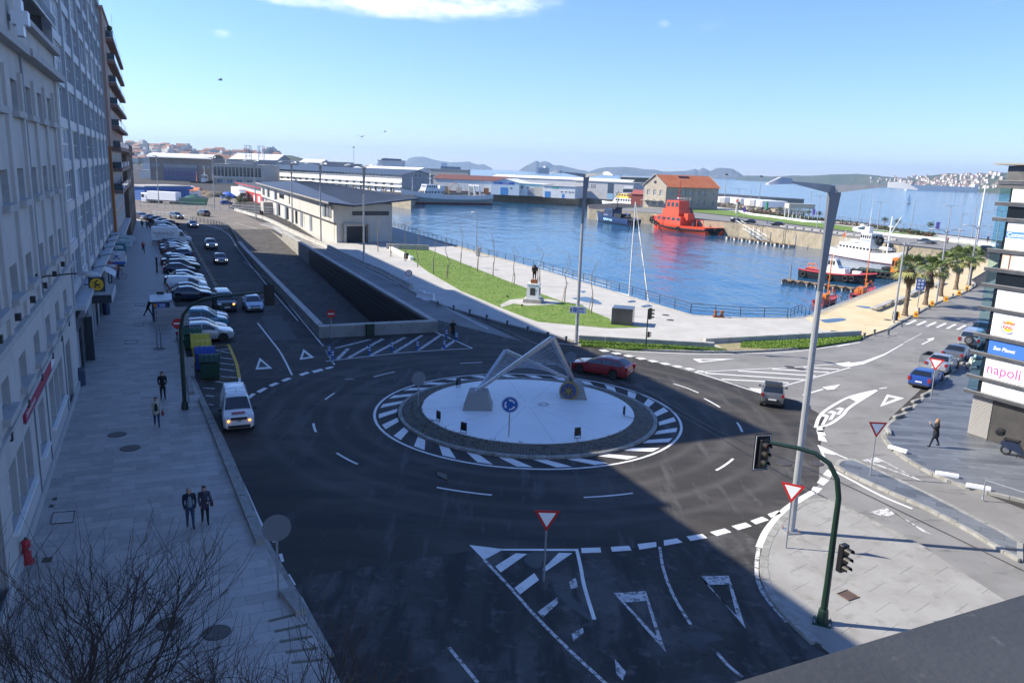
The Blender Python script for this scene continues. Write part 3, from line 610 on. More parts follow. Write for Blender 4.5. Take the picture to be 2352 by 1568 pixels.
# --- buildings along the left of the street
def facade(mb, x0, x1, z0, z1, holes, y=0.0, depth=.35, m=0, mrev=None, flip=False):
    xs = sorted({round(v,4) for v in [x0,x1]+[h[0] for h in holes]+[h[1] for h in holes] if x0 <= v <= x1}); zs = sorted({round(v,4) for v in [z0,z1]+[h[2] for h in holes]+[h[3] for h in holes] if z0 <= v <= z1})
    for i in range(len(xs)-1):
        run = None
        for j in range(len(zs)-1):
            cx, cz = (xs[i]+xs[i+1])/2, (zs[j]+zs[j+1])/2
            solid = not any(h[0] < cx < h[1] and h[2] < cz < h[3] for h in holes)
            if solid and run is None: run = zs[j]
            if run is not None and (not solid or j == len(zs)-2):
                top = zs[j+1] if solid else zs[j]
                if top > run: mb.poly([(xs[i],y,run),(xs[i+1],y,run),(xs[i+1],y,top),(xs[i],y,top)], m)
                run = None
    r = m if mrev is None else mrev
    for a, b, c, d in holes:
        mb.poly([(a,y,c),(a,y,d),(a,y+depth,d),(a,y+depth,c)], r); mb.poly([(b,y,d),(b,y,c),(b,y+depth,c),(b,y+depth,d)], r)
        mb.poly([(a,y,d),(b,y,d),(b,y+depth,d),(a,y+depth,d)], r); mb.poly([(b,y,c),(a,y,c),(a,y+depth,c),(b,y+depth,c)], r)
def shell(mb, x0, x1, y0, y1, z0, z1, m=0, front=True, roofm=None):
    mb.poly([(x1,y0,z0),(x1,y1,z0),(x1,y1,z1),(x1,y0,z1)], m); mb.poly([(x1,y1,z0),(x0,y1,z0),(x0,y1,z1),(x1,y1,z1)], m); mb.poly([(x0,y1,z0),(x0,y0,z0),(x0,y0,z1),(x0,y1,z1)], m)
    mb.poly([(x0,y0,z1),(x1,y0,z1),(x1,y1,z1),(x0,y1,z1)], m if roofm is None else roofm)
    if front: mb.poly([(x0,y0,z0),(x1,y0,z0),(x1,y0,z1),(x0,y0,z1)], m)
_wm = {}
def window_meshes(w, h, cols, rows, fw, splits=None):
    k = (round(w,2), round(h,2), cols, rows, fw, splits)
    if k in _wm: return _wm[k]
    f = MB(); f.box(0,w,-.03,.04,0,fw); f.box(0,w,-.03,.04,h-fw,h); f.box(0,fw,-.028,.038,fw,h-fw); f.box(w-fw,w,-.028,.038,fw,h-fw)
    sp = splits or tuple((i+1)/cols for i in range(cols-1)); xs = [0]+[w*t for t in sp]+[w]
    for x in xs[1:-1]: f.box(x-fw/2,x+fw/2,-.026,.036,fw,h-fw)
    for j in range(1, rows): f.box(fw,w-fw,-.024,.034,h*j/rows-fw/2,h*j/rows+fw/2)
    p = []
    for a, b in zip(xs, xs[1:]):
        q = MB(); q.box(a+.01,b-.01,.005,.02,.01,h-.01); p.append(q)
    _wm[k] = (f, p, {}); return _wm[k]
def add_window(parent, x, y, z, w, h, cols=2, rows=1, fw=.07, fm=None, gm=None, splits=None, name='window'):
    f, p, cache = window_meshes(w, h, cols, rows, fw, splits); fm = fm or WHITE
    key = ('f', fm.name)
    if key not in cache: cache[key] = f.mesh('window_frame', fm)
    o = inst(name, cache[key], parent, (x, y, z))
    for i, q in enumerate(p):
        g = gm(i) if callable(gm) else (gm or GLASS_W)
        key = ('p', i, g.name)
        if key not in cache: cache[key] = q.mesh('pane', g)
        inst('pane', cache[key], o)
    return o
def text_mesh(txt, size, m, name, parent, loc, rot=(R(90),0,0), ext=.01, bold=0.0, align='LEFT', spacing=1.0, shear=0.0, sx=1.0):
    cu = bpy.data.curves.new(name, 'FONT'); cu.body = txt; cu.size = size; cu.extrude = ext; cu.offset = bold; cu.align_x = align; cu.space_character = spacing; cu.shear = shear; cu.resolution_u = 3
    o = bpy.data.objects.new('tmp', cu); COL.objects.link(o)
    me = bpy.data.meshes.new_from_object(o.evaluated_get(bpy.context.evaluated_depsgraph_get())); bpy.data.objects.remove(o)
    me.materials.clear(); me.materials.append(m)
    t = bpy.data.objects.new(name, me); COL.objects.link(t); t.location = loc; t.rotation_euler = rot; t.scale = (sx,1,1)
    if parent is not None: t.parent = parent
    return t
def street_thing(name, label, cat, s=0, n=0, z=0, group=None): return thing(name, label, cat, S(s, n, z), ST_ROT, group)
STONE_A = layered('granite_facing', (.46,.445,.42), [((.52,.505,.48), .35, .4, .6, None, .8), ((.40,.39,.37), 1.1, .52, .68, (1,1,.35), .8), ((.31,.30,.28), 4, .6, .74, (1,1,.3), .5)], .8, .15, 40)
STONE_B = layered('granite_trim', (.42,.415,.40), [((.32,.315,.30), 1.5, .5, .68, None, .8)], .8, .15, 40)
BLIND = mat('white_blind', (.72,.74,.75), .4, coat=.5); DARKWIN = mat('open_dark_window', (.008,.008,.01), .5); CURT = mat('pale_curtain', (.42,.47,.53), .7)
GREYFR = mat('grey_window_frame', (.22,.25,.28), .45, .3)
# --- granite-clad house
gb = street_thing('granite_building', 'pale granite faced building with small deep windows and vertical ribs', 'building')
WINX = [7.5 + 4.22*k for k in range(-5, 4)]
holes = []
ROWS = [(12.98,14.28),(9.42,10.63),(5.9,7.04)]
for x in WINX:
    for a, b in ROWS: holes.append((x, x+1.75, a, b))
    if x > 6: holes.append((x+.45, x+2.2, 16.66, 17.97))
    else: holes.append((x, x+1.75, 16.66, 17.97)); holes.append((x, x+1.75, 20.25, 21.5))
GW = [(-1.3,.45),(.6,2.35),(2.5,4.3),(6.6,8.7),(10.8,12.65),(12.85,14.7),(14.9,16.8)]
for a, b in GW: holes.append((a, b, 1.75, 4.0))
holes += [(18.9,21.4,.14,4.1), (-9,-6.5,1.75,4.0), (-5.5,-3,.14,4)]
mb = MB(); hl = [h for h in holes if h[3] < 19.5]
facade(mb, -12, 25.4, 0, 19.55, hl, 0, .38, 0, 1); shell(mb, -12, 25.4, 0, 16, 0, 19.55, 0, False)
gw_ = mb.build('wall', [STONE_A, STONE_B], gb)
mb = MB(); facade(mb, -12, 11.3, 19.55, 22.3, [h for h in holes if h[3] > 19.5], 0, .38, 0, 1); shell(mb, -12, 11.3, 0, 16, 19.55, 22.3, 0, False); mb.build('upper_wall', [STONE_A, STONE_B], gb)
for x in WINX:
    for r in ROWS + [(16.66,17.97)]:
        off = .45 if (r[0] > 16 and x > 6) else 0
        add_window(gb, x+off, .3, r[0], 1.75, r[1]-r[0], 2, 1, .09)
        MB().box(x+off-.2,x+off+2.1,-.26,.38,r[0]-.27,r[0]-.003).build('sill', STONE_B, gb)
        if r[0] < 12:
            MB().box(x+.1,x+.35,-.2,-.001,r[0]-.9,r[0]-.62).build('vent_cap', DARKMETAL, gb)
    if x < 6:
        add_window(gb, x, .3, 20.25, 1.75, 1.25, 2, 1, .09); MB().box(x-.2,x+1.95,-.26,.38,19.98,20.247).build('sill', STONE_B, gb)
    xr = x + 2.5
    if xr < 25: MB().box(xr,xr+.55,-.13,-.001,8.3,18.35).build('rib', STONE_A, gb)
MB().box(24.7,25.4,-.13,-.001,8.3,19.2).build('rib', STONE_A, gb)
MB().box(-12,25.5,-.22,-.001,8.02,8.29).build('string_course', STONE_B, gb); MB().box(-12,25.5,-.16,-.001,5.12,5.32).build('string_course', STONE_B, gb)
MB().box(11.3,25.9,-.55,-.001,19.2,19.55).build('cornice', STONE_B, gb); MB().box(11.3,25.7,-.02,.5,19.553,20.75).build('parapet', STONE_A, gb); MB().box(11.3,25.9,-.4,.5,20.753,21.0).build('cornice', STONE_B, gb)
MB().box(-12,11.3,-.45,-.001,19.2,19.52).build('cornice', STONE_B, gb); MB().box(-12,11.4,-.45,.1,22.0,22.32).build('cornice', STONE_B, gb)
mb = MB(); facade(mb, 11.3, 25.4, 19.56, 22.95, [(12.2,17.2,21.05,22.75),(17.6,24.8,21.05,22.75)], 1.1, .2); shell(mb, 11.3, 25.4, 1.1, 16, 19.56, 22.95, 0, False); mb.build('attic_wall', STONE_B, gb)
add_window(gb, 12.2, 1.2, 21.05, 5, 1.7, 3, 1, .1, GREYFR, GLASS_D); add_window(gb, 17.6, 1.2, 21.05, 7.2, 1.7, 6, 1, .12, GREYFR, GLASS_D)
MB().box(11.3,25.8,-.1,1.1,22.953,23.1).build('eaves', STONE_B, gb)
for k in range(46): MB().box(11.5+k*.31,11.6+k*.31,-.3,-.26,22.3,22.9).build('awning_bar', GREYFR, gb)
MB().box(11.4,25.75,-.32,-.24,22.26,22.34).build('awning_rail', WHITE, gb)
for a, b in GW + [(-9,-6.5)]:
    add_window(gb, a, .28, 1.75, b-a, 2.25, 2, 2, .1); MB().box(a-.05,b+.05,-.16,.38,1.62,1.747).build('sill', WHITE, gb)
add_window(gb, 18.9, .3, .14, 2.5, 3.95, 2, 1, .12, GREYFR, GLASS_D, name='door'); add_window(gb, -5.5, .3, .14, 2.5, 3.86, 2, 1, .12, GREYFR, GLASS_D, name='door')
MB().box(-12,25.4,-.1,-.001,0.1,.55).build('plinth', STONE_B, gb)
for x in (5.6, 9.6, 17.8): MB().box(x,x+.05,-.06,-.001,.55,5.1).build('downpipe', GREYFR, gb)
MB().tube([(11.0,-.08,19.2),(11.0,-.08,9.0),(11.25,-.08,8.4)],.05,6).build('downpipe', GREYFR, gb)
bn = street_thing('shop_banner', 'long red banner with white lettering along the granite front', 'banner', 2.89, 0)
MB().box(0,8.7,-.1,-.001,4.52,4.98).build('panel', mat('banner_red', (.32,.02,.06), .6), bn); MB().box(8.703,9.9,-.1,-.001,4.52,4.98).build('end_panel', WHITE, bn)
MB().box(-.04,9.94,-.12,-.002,4.47,4.517).build('frame', GREYFR, bn)
text_mesh('Centro de formación', .3, WHITE, 'lettering', bn, (.25,-.104,4.64), ext=.002)
nc = street_thing('neon_cross', 'unlit pale cross shaped pharmacy sign mounted on the granite wall', 'sign', 9.0, 0.02)
mb = MB(); mb.box(-.35,.35,-.75,-.12,20.2,20.75); mb.box(-.35,.35,-.55,-.3,19.75,20.2); mb.box(-.35,.35,-.55,-.3,20.75,21.2); mb.build('panel', mat('cross_white', (.72,.76,.8), .4), nc); MB().box(-.05,.05,-.12,.0,20.35,20.6).build('bracket', GREYFR, nc)
# --- glazed apartment slab
ab = street_thing('glazed_apartment_block', 'tall apartment block with bands of reflecting windows and grey spandrel panels', 'building', 25.6, 0)
SPAND = mat('spandrel_panel', (.50,.52,.54), .5, col2=(.42,.44,.46), scale=.5); MULL = mat('mullion', (.36,.385,.41), .5, .2)
GL_B = mat('bright_glass', (.62,.7,.78), .04, .75, spec=1.0, coat=1.0); GL_C = mat('blue_glass', (.22,.32,.42), .05, .5, spec=1.0, coat=.8)
BAY = 6.94; NB = 8; FP = 2.71; ZF = [5.75 + FP*k for k in range(10)]
mb = MB(); mb.box(0,BAY*NB,.42,14,5,32.3); mb.box(0,BAY*NB,.35,14,0.0,5); mb.build('core', mat('core_grey', (.2,.21,.22), .8), ab)
rr = random.Random(11)
for k, z in enumerate(ZF):
    for b in range(NB):
        x = b*BAY
        MB().box(x+.2,x+BAY-.2,.02,.44,z,z+.64).build('spandrel', SPAND, ab)
        pick = rr.random()
        def gm(i, r=rr, pick=pick):
            t = r.random()
            if t < .16: return BLIND
            if t < .26: return CURT
            if t < .32: return DARKWIN
            return (GL_B if i in (0,1) else GL_C)
        add_window(ab, x+.2, .16, z+.643, BAY-.4, FP-.646, 5, 1 if rr.random() < .4 else 2, .085, WHITE if rr.random() < .3 else MULL, gm, (.24,.47,.64,.82))
for b in range(NB+1): MB().box(b*BAY-.2,b*BAY+.2,-.1,.42,5,32.9).build('mullion', MULL, ab)
MB().box(-.2,BAY*NB+.2,-.25,14,32.303,33.7).build('roof_parapet', SPAND, ab)
MB().box(-.1,BAY*NB,-.7,.34,5.0,5.3).build('canopy_slab', SPAND, ab)
SHOPW = mat('shopfront_white', (.55,.57,.6), .5); SHOPD = mat('shopfront_dark', (.03,.04,.05), .3); SHOPR = mat('shopfront_red', (.25,.04,.04), .5); SHOPT = mat('shopfront_teal', (.03,.16,.2), .4)
for b in range(NB):
    x = b*BAY
    for j in range(3):
        xa = x+.3+j*2.15; gm_ = GLASS_D
        add_window(ab, xa, .1, .2, 2.0, 3.2, 2, 1, .08, (SHOPW, SHOPD, GREYFR)[(b+j)%3], gm_, name='shop_window')
    MB().box(x+.25,x+BAY-.25,-.05,.3,3.45,4.3).build('shop_fascia', (SHOPD, SHOPW, SHOPT, SHOPW, SHOPR, SHOPW, SHOPT, SHOPD)[b], ab)
    MB().box(x-.22,x+.22,-.02,.345,.1,4.99).build('pier', SPAND, ab)
MB().box(6.3,6.75,-.5,-.025,.15,3.4).build('dark_pier', SHOPD, ab)
# --- terracotta block with balconies
tb = street_thing('balcony_apartment_block', 'terracotta sided apartment block with long glazed balconies on every floor', 'building', 81.4, 0)
TERRA = mat('terracotta_render', (.40,.285,.235), .8, col2=(.38,.25,.19), scale=.6); TILE = mat('mauve_tile', (.22,.19,.2), .5, col2=(.17,.15,.16), scale=2); ORANGE_R = mat('orange_render', (.34,.15,.055), .8, col2=(.3,.11,.03), scale=.7)
L3 = 46
mb = MB(); mb.box(0,L3,-.45,14,16.0,32.2,0); mb.box(.0,L3,-.02,14,0,16.0,1); mb.build('wall', [TERRA, TILE], tb)
MB().box(0,1.2,-.42,-.021,0.1,15.99).build('corner_strip', ORANGE_R, tb)
BROWNB = mat('balcony_fascia', (.26,.16,.13), .7, col2=(.2,.12,.1), scale=2); BALGL = mat('balcony_glass', (.05,.08,.09), .05, spec=.9, coat=.5)
for k in range(8):
    z = 10.0 + 2.75*k; y1 = -.46 if z > 15.9 else -.03
    x0 = 6.0 if k else 3.0
    MB().box(x0,L3-2,-1.35,y1,z,z+.42).build('balcony_slab', BROWNB, tb)
    for x in range(10): MB().box(x0+.1+x*(L3-2.4-x0)/10,x0+.02+(x+1)*(L3-2.4-x0)/10,-1.33,-1.29,z+.5,z+1.2).build('balcony_panel', BLIND if (k+x)%4 == 1 else BALGL, tb)
    MB().box(x0,x0+.04,-1.28,y1,z+.5,z+1.2).build('balcony_panel', BALGL, tb)
    MB().tube([(x0,y1,z+1.25),(x0,-1.31,z+1.25),(L3-2.2,-1.31,z+1.25)],.04,6).build('handrail', DARKMETAL, tb)
    if k < 7 or True:
        for x in (x0+1, x0+8, x0+16, x0+25): add_window(tb, x, y1-.01, z+.45, 4.6, 2.0, 4, 1, .07, WHITE, lambda i: (GLASS_D, BLIND, GL_C, CURT)[i%4])
MB().box(-.1,L3+.1,-.6,14,32.203,32.6).build('roof_parapet', TERRA, tb)
MB().tube([(18,-.9,32),(18,-.9,34.4)],.03,5).build('aerial', GALV, tb)
mb = MB(); mb.ball((3.6+3,-.95,30.9),(.5,.35,.35),8,5); mb.build('balcony_plants', mat('balcony_leaves', (.03,.07,.02), .9, col2=(.06,.1,.03), scale=6, bump=.9, bscale=12), tb)
for x in range(3,44,5): add_window(tb, x, -.035, 1.0, 3.8, 2.4, 3, 1, .08, GREYFR, GLASS_D, name='shop_window')
for z in (4.6, 7.2):
    for x in range(13,44,4): add_window(tb, x, -.035, z, 2.4, 1.7, 2, 1, .07, WHITE, GLASS_W)
MB().box(2,L3-1,-.9,-.025,3.7,4.0).build('canopy_slab', SPAND, tb)
# --- dark stone house at the bend
db = street_thing('dark_stone_building', 'dark brown stone house with heavy cornice at the bend of the street', 'building', 129, 0)
DSTONE = mat('dark_stone', (.15,.115,.085), .85, col2=(.1,.08,.06), scale=.8, bump=.2)
hs = [(x, x+1.3, z, z+2.0) for x in range(3, 42, 4) for z in (1.2, 5.0, 8.4, 11.8)]
mb = MB(); facade(mb, 0, 44, 0, 16, hs, -.75, .3); shell(mb, 0, 44, -.75, 14, 0, 16, 0, False); mb.build('wall', DSTONE, db)
for h in hs: add_window(db, h[0], -.5, h[2], 1.3, 2.0, 2, 2, .08, WHITE, GLASS_D)
MB().box(-.3,44.3,-1.2,14,15.0,15.6).build('cornice', DSTONE, db); MB().box(-.1,44.1,-.9,14,16.003,17.0).build('roof_parapet', DSTONE, db)
# --- house that carries the terrace with the camera: only its parapet shows
cb = thing('terrace_parapet', 'dark grey parapet coping of the viewing terrace high above the street', 'parapet')
PAR = layered('parapet_coating', (.042,.044,.047), [((.062,.064,.067), 2, .4, .65, None, .7), ((.11,.11,.11), 30, .62, .72, None, .6)], .6, .25, 60)
q0, q1 = G(1660,1575,14.22), G(2420,1344.5,14.22); d_ = (q1-q0).normalized(); nn_ = Vector((d_.y,-d_.x,0))
a_, b_ = q0-d_*2.5, q1+d_*4
MB().prism([a_[:2], b_[:2], (b_+nn_*.5)[:2], (a_+nn_*.5)[:2]], 14.08, 14.22, 0, bottom=True).build('coping', PAR, cb)
MB().prism([(a_+nn_*.06)[:2], (b_+nn_*.06)[:2], (b_+nn_*.4)[:2], (a_+nn_*.4)[:2]], 0, 14.077, 0).build('parapet_wall', STONE_A, cb)
# --- signs, lamps and canopies on the left fronts
def wall_lamp(s, z, reach, label, grp='lamps bracketed from the house fronts'):
    t = street_thing('wall_lamp', label, 'lamp', s, 0, z, grp)
    MB().box(-.06,.06,-.08,-.001,-.25,.15).build('mounting_plate', DARKMETAL, t)
    MB().tube([(0,-.06,-.1),(0,-.4,.03),(0,-reach*.6,.12),(0,-reach+.5,.14)],.035,6).build('arm', DARKMETAL, t)
    mb = MB(); mb.loft([[(-.04,-reach+.6,.1),(.04,-reach+.6,.1),(.04,-reach+.6,.18),(-.04,-reach+.6,.18)],[(-.16,-reach+.35,.06),(.16,-reach+.35,.06),(.12,-reach+.35,.22),(-.12,-reach+.35,.22)],[(-.17,-reach-.1,.05),(.17,-reach-.1,.05),(.12,-reach-.1,.2),(-.12,-reach-.1,.2)],[(-.06,-reach-.35,.08),(.06,-reach-.35,.08),(.04,-reach-.35,.13),(-.04,-reach-.35,.13)]],0,True,True)
    h = mb.build('lamp_head', GALV, t); sharp(h,50); MB().box(-.12,.12,-reach-.15,-reach+.35,.02,.048).build('lens', mat('lamp_lens', (.5,.5,.47), .2), h)
wall_lamp(9.9, 9.35, 2.3, 'grey street lamp on a long arm from the granite front')
for s, z in ((43,5.6),(52,5.6),(59,5.6),(66,5.6),(73,5.6)): wall_lamp(s, z, 1.5, 'dark street lamp on a short arm above the shop canopies')
def hang_sign(s, n0, n1, z0, z1, label, front, name='projecting_sign', th=.22):
    t = street_thing(name, label, 'sign', s, 0, 0)
    MB().box(-th,0,-n1,-n0,z0,z1).build('panel', front, t); MB().box(-.13,-.07,-n0,0,(z0+z1)/2-.04,(z0+z1)/2+.04).build('bracket', DARKMETAL, t)
    return t, -th
t, y = hang_sign(33.5, .35, 1.45, 5.0, 6.1, 'round yellow sign with a black figure projecting from the wall', SHOPD)
MB(Matrix.Translation((y-.004,-.9,5.55)) @ Matrix.Rotation(R(-90),4,'Y')).lathe([(.46,0),(.46,.02)],n=24).build('disc', mat('sign_yellow', (.72,.42,.02), .5), t)
mb = MB(); x_ = y-.03
for a, b in (((-.12,.02),(-.02,.26)), ((-.22,-.12),(0,.0)), ((0,.0),(.26,.02)), ((0,0),(.22,-.24)), ((0,0),(-.16,-.28)), ((0,.04),(-.24,.2))): mb.tube([(x_,-.9-a[0],5.55+a[1]),(x_,-.9-b[0],5.55+b[1])],.035,5)
mb.ball((x_,-.92,5.83),(.02,.07,.07),8,5); mb.build('figure', BLACK, t)
t, y = hang_sign(60.5, .25, 1.95, 3.7, 5.1, 'square white shop sign with a blue figure above a blue strip', SHOPW)
mb = MB(); x_ = y-.012
for a, b in (((-.3,.35),(.0,.1)), ((.3,.35),(0,.1)), ((0,.1),(-.32,-.2)), ((0,.1),(.32,-.2))): mb.tube([(x_,-1.1-a[0],4.45+a[1]),(x_,-1.1-b[0],4.45+b[1])],.05,5)
mb.ball((x_,-1.1,4.9),(.02,.09,.09),8,5); mb.box(y-.02,y-.002,-1.93,-.27,3.72,4.0); mb.build('emblem', BLUE, t)
t, y = hang_sign(80, .2, 2.2, 3.6, 5.0, 'pale blue cafe sign projecting over the pavement', mat('pale_sign', (.42,.52,.56), .5))
text_mesh('CAFE BAR', .32, SHOPT, 'lettering', t, (y-.003,-.38,4.55), rot=(R(90),0,R(-90)), ext=.002); text_mesh('LINZA', .56, SHOPT, 'lettering', t, (y-.003,-.33,3.86), rot=(R(90),0,R(-90)), ext=.002)
t, y = hang_sign(71, .3, 1.7, 3.9, 4.9, 'teal shop sign projecting over a grey canopy', SHOPT)
text_mesh('BAR', .5, WHITE, 'lettering', t, (y-.003,-.55,4.2), rot=(R(90),0,R(-90)), ext=.002)
def canopy(s0, s1, reach, z, label):
    t = street_thing('entrance_canopy', label, 'canopy', s0, 0, 0)
    MB().box(0,s1-s0,-reach,-.02,z+.55,z+.62).build('roof', CAPC, t); MB().box(0,s1-s0,-reach-.03,-reach+.03,z,z+.66).build('fascia', SPAND, t)
    MB().box(-.03,.03,-reach+.031,-.02,z,z+.66).build('side', SHOPD, t); MB().box(s1-s0-.03,s1-s0+.03,-reach+.031,-.02,z,z+.66).build('side', SPAND, t)
canopy(39.5, 46, 1.5, 3.1, 'large grey box canopy over a shop entrance'); canopy(64, 70, 1.7, 3.0, 'pale canopy beyond the blue shop sign')
for s, n1, z, m, lab in ((52,1.2,3.9,SHOPW,'white sloping shop awning'), (57,1.1,3.9,SHOPR,'dark red sloping shop awning')):
    t = street_thing('shop_awning', lab + ' under the lamp brackets', 'awning', s, 0, 0)
    MB().loft([[(0,0,z+.5),(4,0,z+.5)],[(0,-n1,z-.3),(4,-n1,z-.3)],[(0,-n1,z-.5),(4,-n1,z-.5)]],closed=False).build('cloth', m, t); MB().box(0,4,-n1-.03,-n1+.0,z-.56,z-.51).build('front_bar', GALV, t)
# --- other buildings
def frame_ab(a, b):
    a, b = Vector(a).to_3d(), Vector(b).to_3d(); d = (b-a); d.z = 0; L_ = d.length; ang = math.atan2(d.y, d.x)
    return Matrix.Translation((a.x, a.y, 0)) @ Matrix.Rotation(ang, 4, 'Z'), L_, ang
def thing_ab(name, label, cat, a, b, group=None):
    M_, L_, ang = frame_ab(a, b); return thing(name, label, cat, (a[0], a[1], 0), ang, group), L_
# --- glass fronted shopping building on the right
A_ = Vector((28.2, 46.09)); ang_ = R(-62.84)
gl = thing('glass_shop_building', 'black framed glass building stacked with shop sign panels', 'building', (A_.x, A_.y, 0), ang_)
BLK = mat('black_panel', (.045,.043,.045), .35, col2=(.065,.062,.06), scale=1.2); BANDM = mat('dark_band', (.16,.165,.175), .35, .5, col2=(.11,.115,.125), scale=2); LOUV = mat('louvre', (.46,.44,.42), .45, .3)
SIGNW = mat('sign_white', (.82,.82,.82), .45); METALP = mat('weathered_metal', (.14,.135,.135), .4, .5, col2=(.2,.2,.19), scale=1.5)
MB().box(1.25,30,0,12,.1,2.7).build('base_wall', BLK, gl)
for k in range(30): MB().box(.0,1.22,-.03,.05,.22+k*.083,.275+k*.083).build('louvre_blade', LOUV, gl)
MB().box(0,1.23,.052,.5,.1,2.72).build('louvre_box', DARKMETAL, gl); MB().box(0,1.24,-.05,.051,.1,.2).build('louvre_base', METALP, gl)
LV = [2.95, 3.9, 5.35, 6.45, 8.08, 9.43, 10.37, 11.47, 13.27, 14.15, 15.37]
for z in LV: MB().box(-.4,30,-.42,.05,z-.2,z).build('ledge', BANDM, gl); MB().box(-.42,30,-.43,-.34,z+.001,z+.025).build('ledge_cap', mat('ledge_top', (.3,.29,.27), .6), gl)
for z in LV[:-1]: MB().box(1.5,30,.052,12,z-.2,z-.02).build('floor_slab', BANDM, gl)
TEAL = bpy.data.materials.new('clear_teal_glass'); TEAL.use_nodes = True
_b = TEAL.node_tree.nodes['Principled BSDF']; _b.inputs['Base Color'].default_value = (.55,.8,.82,1); _b.inputs['Roughness'].default_value = .02; _b.inputs['Transmission Weight'].default_value = 1.0; _b.inputs['IOR'].default_value = 1.02
for z0, z1 in zip(LV, LV[1:]):
    MB().box(-.3,.33,-.28,-.265,z0+.03,z1-.21).build('glass_pane', TEAL, gl); MB().box(.35,30,-.275,-.255,z0+.03,z1-.21).build('glass_pane', GLASS_D, gl)
    MB().box(.3,.56,-.25,.3,z0+.003,z1-.203).build('column', DARKMETAL, gl)
def sgn(t0, t1, z0, z1, m): return MB().box(t0, t1, -.33, -.29, z0, z1).build('sign_panel', m, gl)
sg = [sgn(.58,2.0,3.0,3.66,SIGNW), sgn(2.03,4.5,3.0,3.66,SIGNW), sgn(.56,2.62,3.95,5.12,SIGNW), sgn(2.65,4.5,3.95,5.12,SIGNW), sgn(.57,2.7,5.4,6.22,mat('sunblue', (.045,.16,.52), .5)), sgn(2.73,4.5,5.4,6.22,SIGNW), sgn(.55,4.5,6.5,7.85,SIGNW), sgn(.55,4.5,8.12,9.2,SIGNW), sgn(.5,4.5,10.42,11.24,mat('poster_skin', (.72,.45,.36), .5, col2=(.8,.6,.52), scale=1.2)), sgn(.5,4.5,11.52,13.05,SIGNW), sgn(.45,4.5,14.2,14.93,SIGNW)]
MB().box(-.5,30,-.36,-.2,14.95,15.16).build('metal_fascia', METALP, gl); MB().box(-.15,30,-.1,12,15.375,16.2).build('roof_plant_wall', METALP, gl); MB().box(-.8,30,-.5,12,16.25,16.35).build('roof_slab', mat('roof_edge', (.3,.29,.26), .7), gl)
PK = mat('magenta_letters', (.75,.08,.3), .5); BKR = mat('sign_red', (.72,.05,.05), .5); BKY = mat('sign_amber', (.85,.45,.05), .5); NAVY = mat('sign_navy', (.02,.1,.4), .5)
def gtext(t, size, m, x, z, y=-.333, parent=gl, bold=0, shear=0, sx=1): return text_mesh(t, size, m, 'lettering', parent, (x, y, z), ext=.002, bold=bold, shear=shear, sx=sx)
gtext('napoli', .84, PK, .68, 4.24, bold=.006); gtext('pizzeria', .26, mat('pale_amber', (.8,.7,.4), .5), .72, 4.9); gtext('Sun Planet', .3, WHITE, .86, 5.68, bold=.008, shear=.2); gtext('BURGER', .19, BKR, 1.2, 7.27, bold=.006); gtext('KING', .24, BKR, 1.2, 7.03, bold=.01)
mb = MB(Matrix.Translation((1.53,-.331,7.17)) @ Matrix.Rotation(R(90),4,'X'))
mb.tube([(.42*math.cos(R(a)),.42*math.sin(R(a)),.0) for a in range(75,325,14)], [.004+.034*(i/18) for i in range(18)],6); mb.build('emblem_ring', NAVY, gl)
mb = MB(Matrix.Translation((1.53,-.331,7.17)) @ Matrix.Rotation(R(90),4,'X'))
for sgn_ in (1,-1): mb.poly([(.27*math.cos(R(a)), sgn_*(.13+.2*math.sin(R(a))), .002) for a in range(0,181,20)]) if True else None
mb.build('emblem_bun', BKY, gl)
MB().box(.5,4.5,-.334,-.331,12.18,12.55).build('sign_stripe', mat('comm_blue', (.07,.24,.62), .5), gl); gtext('Commcenter', .36, WHITE, .55, 12.25, y=-.337, bold=.006); gtext('fashion', .22, mat('grey_letters', (.35,.35,.35), .5), 1.22, 10.55)
mb = MB(); mb.box(.72,.8,-.334,-.331,3.45,3.47); mb.box(.72,.8,-.334,-.331,3.37,3.39); mb.box(.72,.8,-.334,-.331,3.29,3.31); mb.box(.74,.78,-.334,-.331,3.22,3.24); mb.build('emblem', PK, gl)
MB().box(1.18,4.5,-.335,-.331,10.43,11.23).build('poster_white', SIGNW, gl)
mb = MB(); mb.ball((.78,-.333,10.85),(.14,.012,.3),10,6); mb.build('poster_face', mat('poster_face', (.85,.62,.52), .5), gl); MB().box(.92,.99,-.337,-.331,10.43,11.23).build('poster_dark', mat('poster_brown', (.12,.06,.05), .5), gl)
# --- low harbour building with the folded dark roof
C0, C1, C3 = G(773.5,559), G(900.4,556), G(607.4,481.5)
pb = thing('harbour_hall', 'long pale stone harbour hall with folded dark metal roof', 'building', C0, 0)
Mi = Matrix.Translation(-C0)
HALL = mat('pale_hall_stone', (.52,.50,.46), .8, col2=(.45,.43,.4), scale=.35, bump=.1)
us = (C3-C0); us.z = 0; LH = us.length; us.normalize()
C2 = C1 + us*(LH-4)
def hall_wall(a, b, z1, holes=(), m=HALL, y=0):
    M_, L_, ang = frame_ab(a, b); mb = MB(Mi @ M_); facade(mb, 0, L_, 0, z1, list(holes), y, .3); return mb.build('wall', m, pb), Mi @ M_, L_
def on(Mw, parent, x, y, z, w, h, **k):
    loc = Mw @ Vector((x, y, z)); o = add_window(parent, loc.x, loc.y, loc.z, w, h, **k); o.rotation_euler = (0,0,math.atan2(Mw[1][0], Mw[0][0])); return o
X0 = LH
up_h = [(LH-2.0-6,LH-2.0,4.4,6.6)];
hw, Mw, L_ = hall_wall(C3, C0, 4.0, [(6,9,.15,2.9),(16,18,.15,3.0),(30,33.5,.15,3.3),(45,48,.15,3.3),(58,61.5,.15,3.3)])
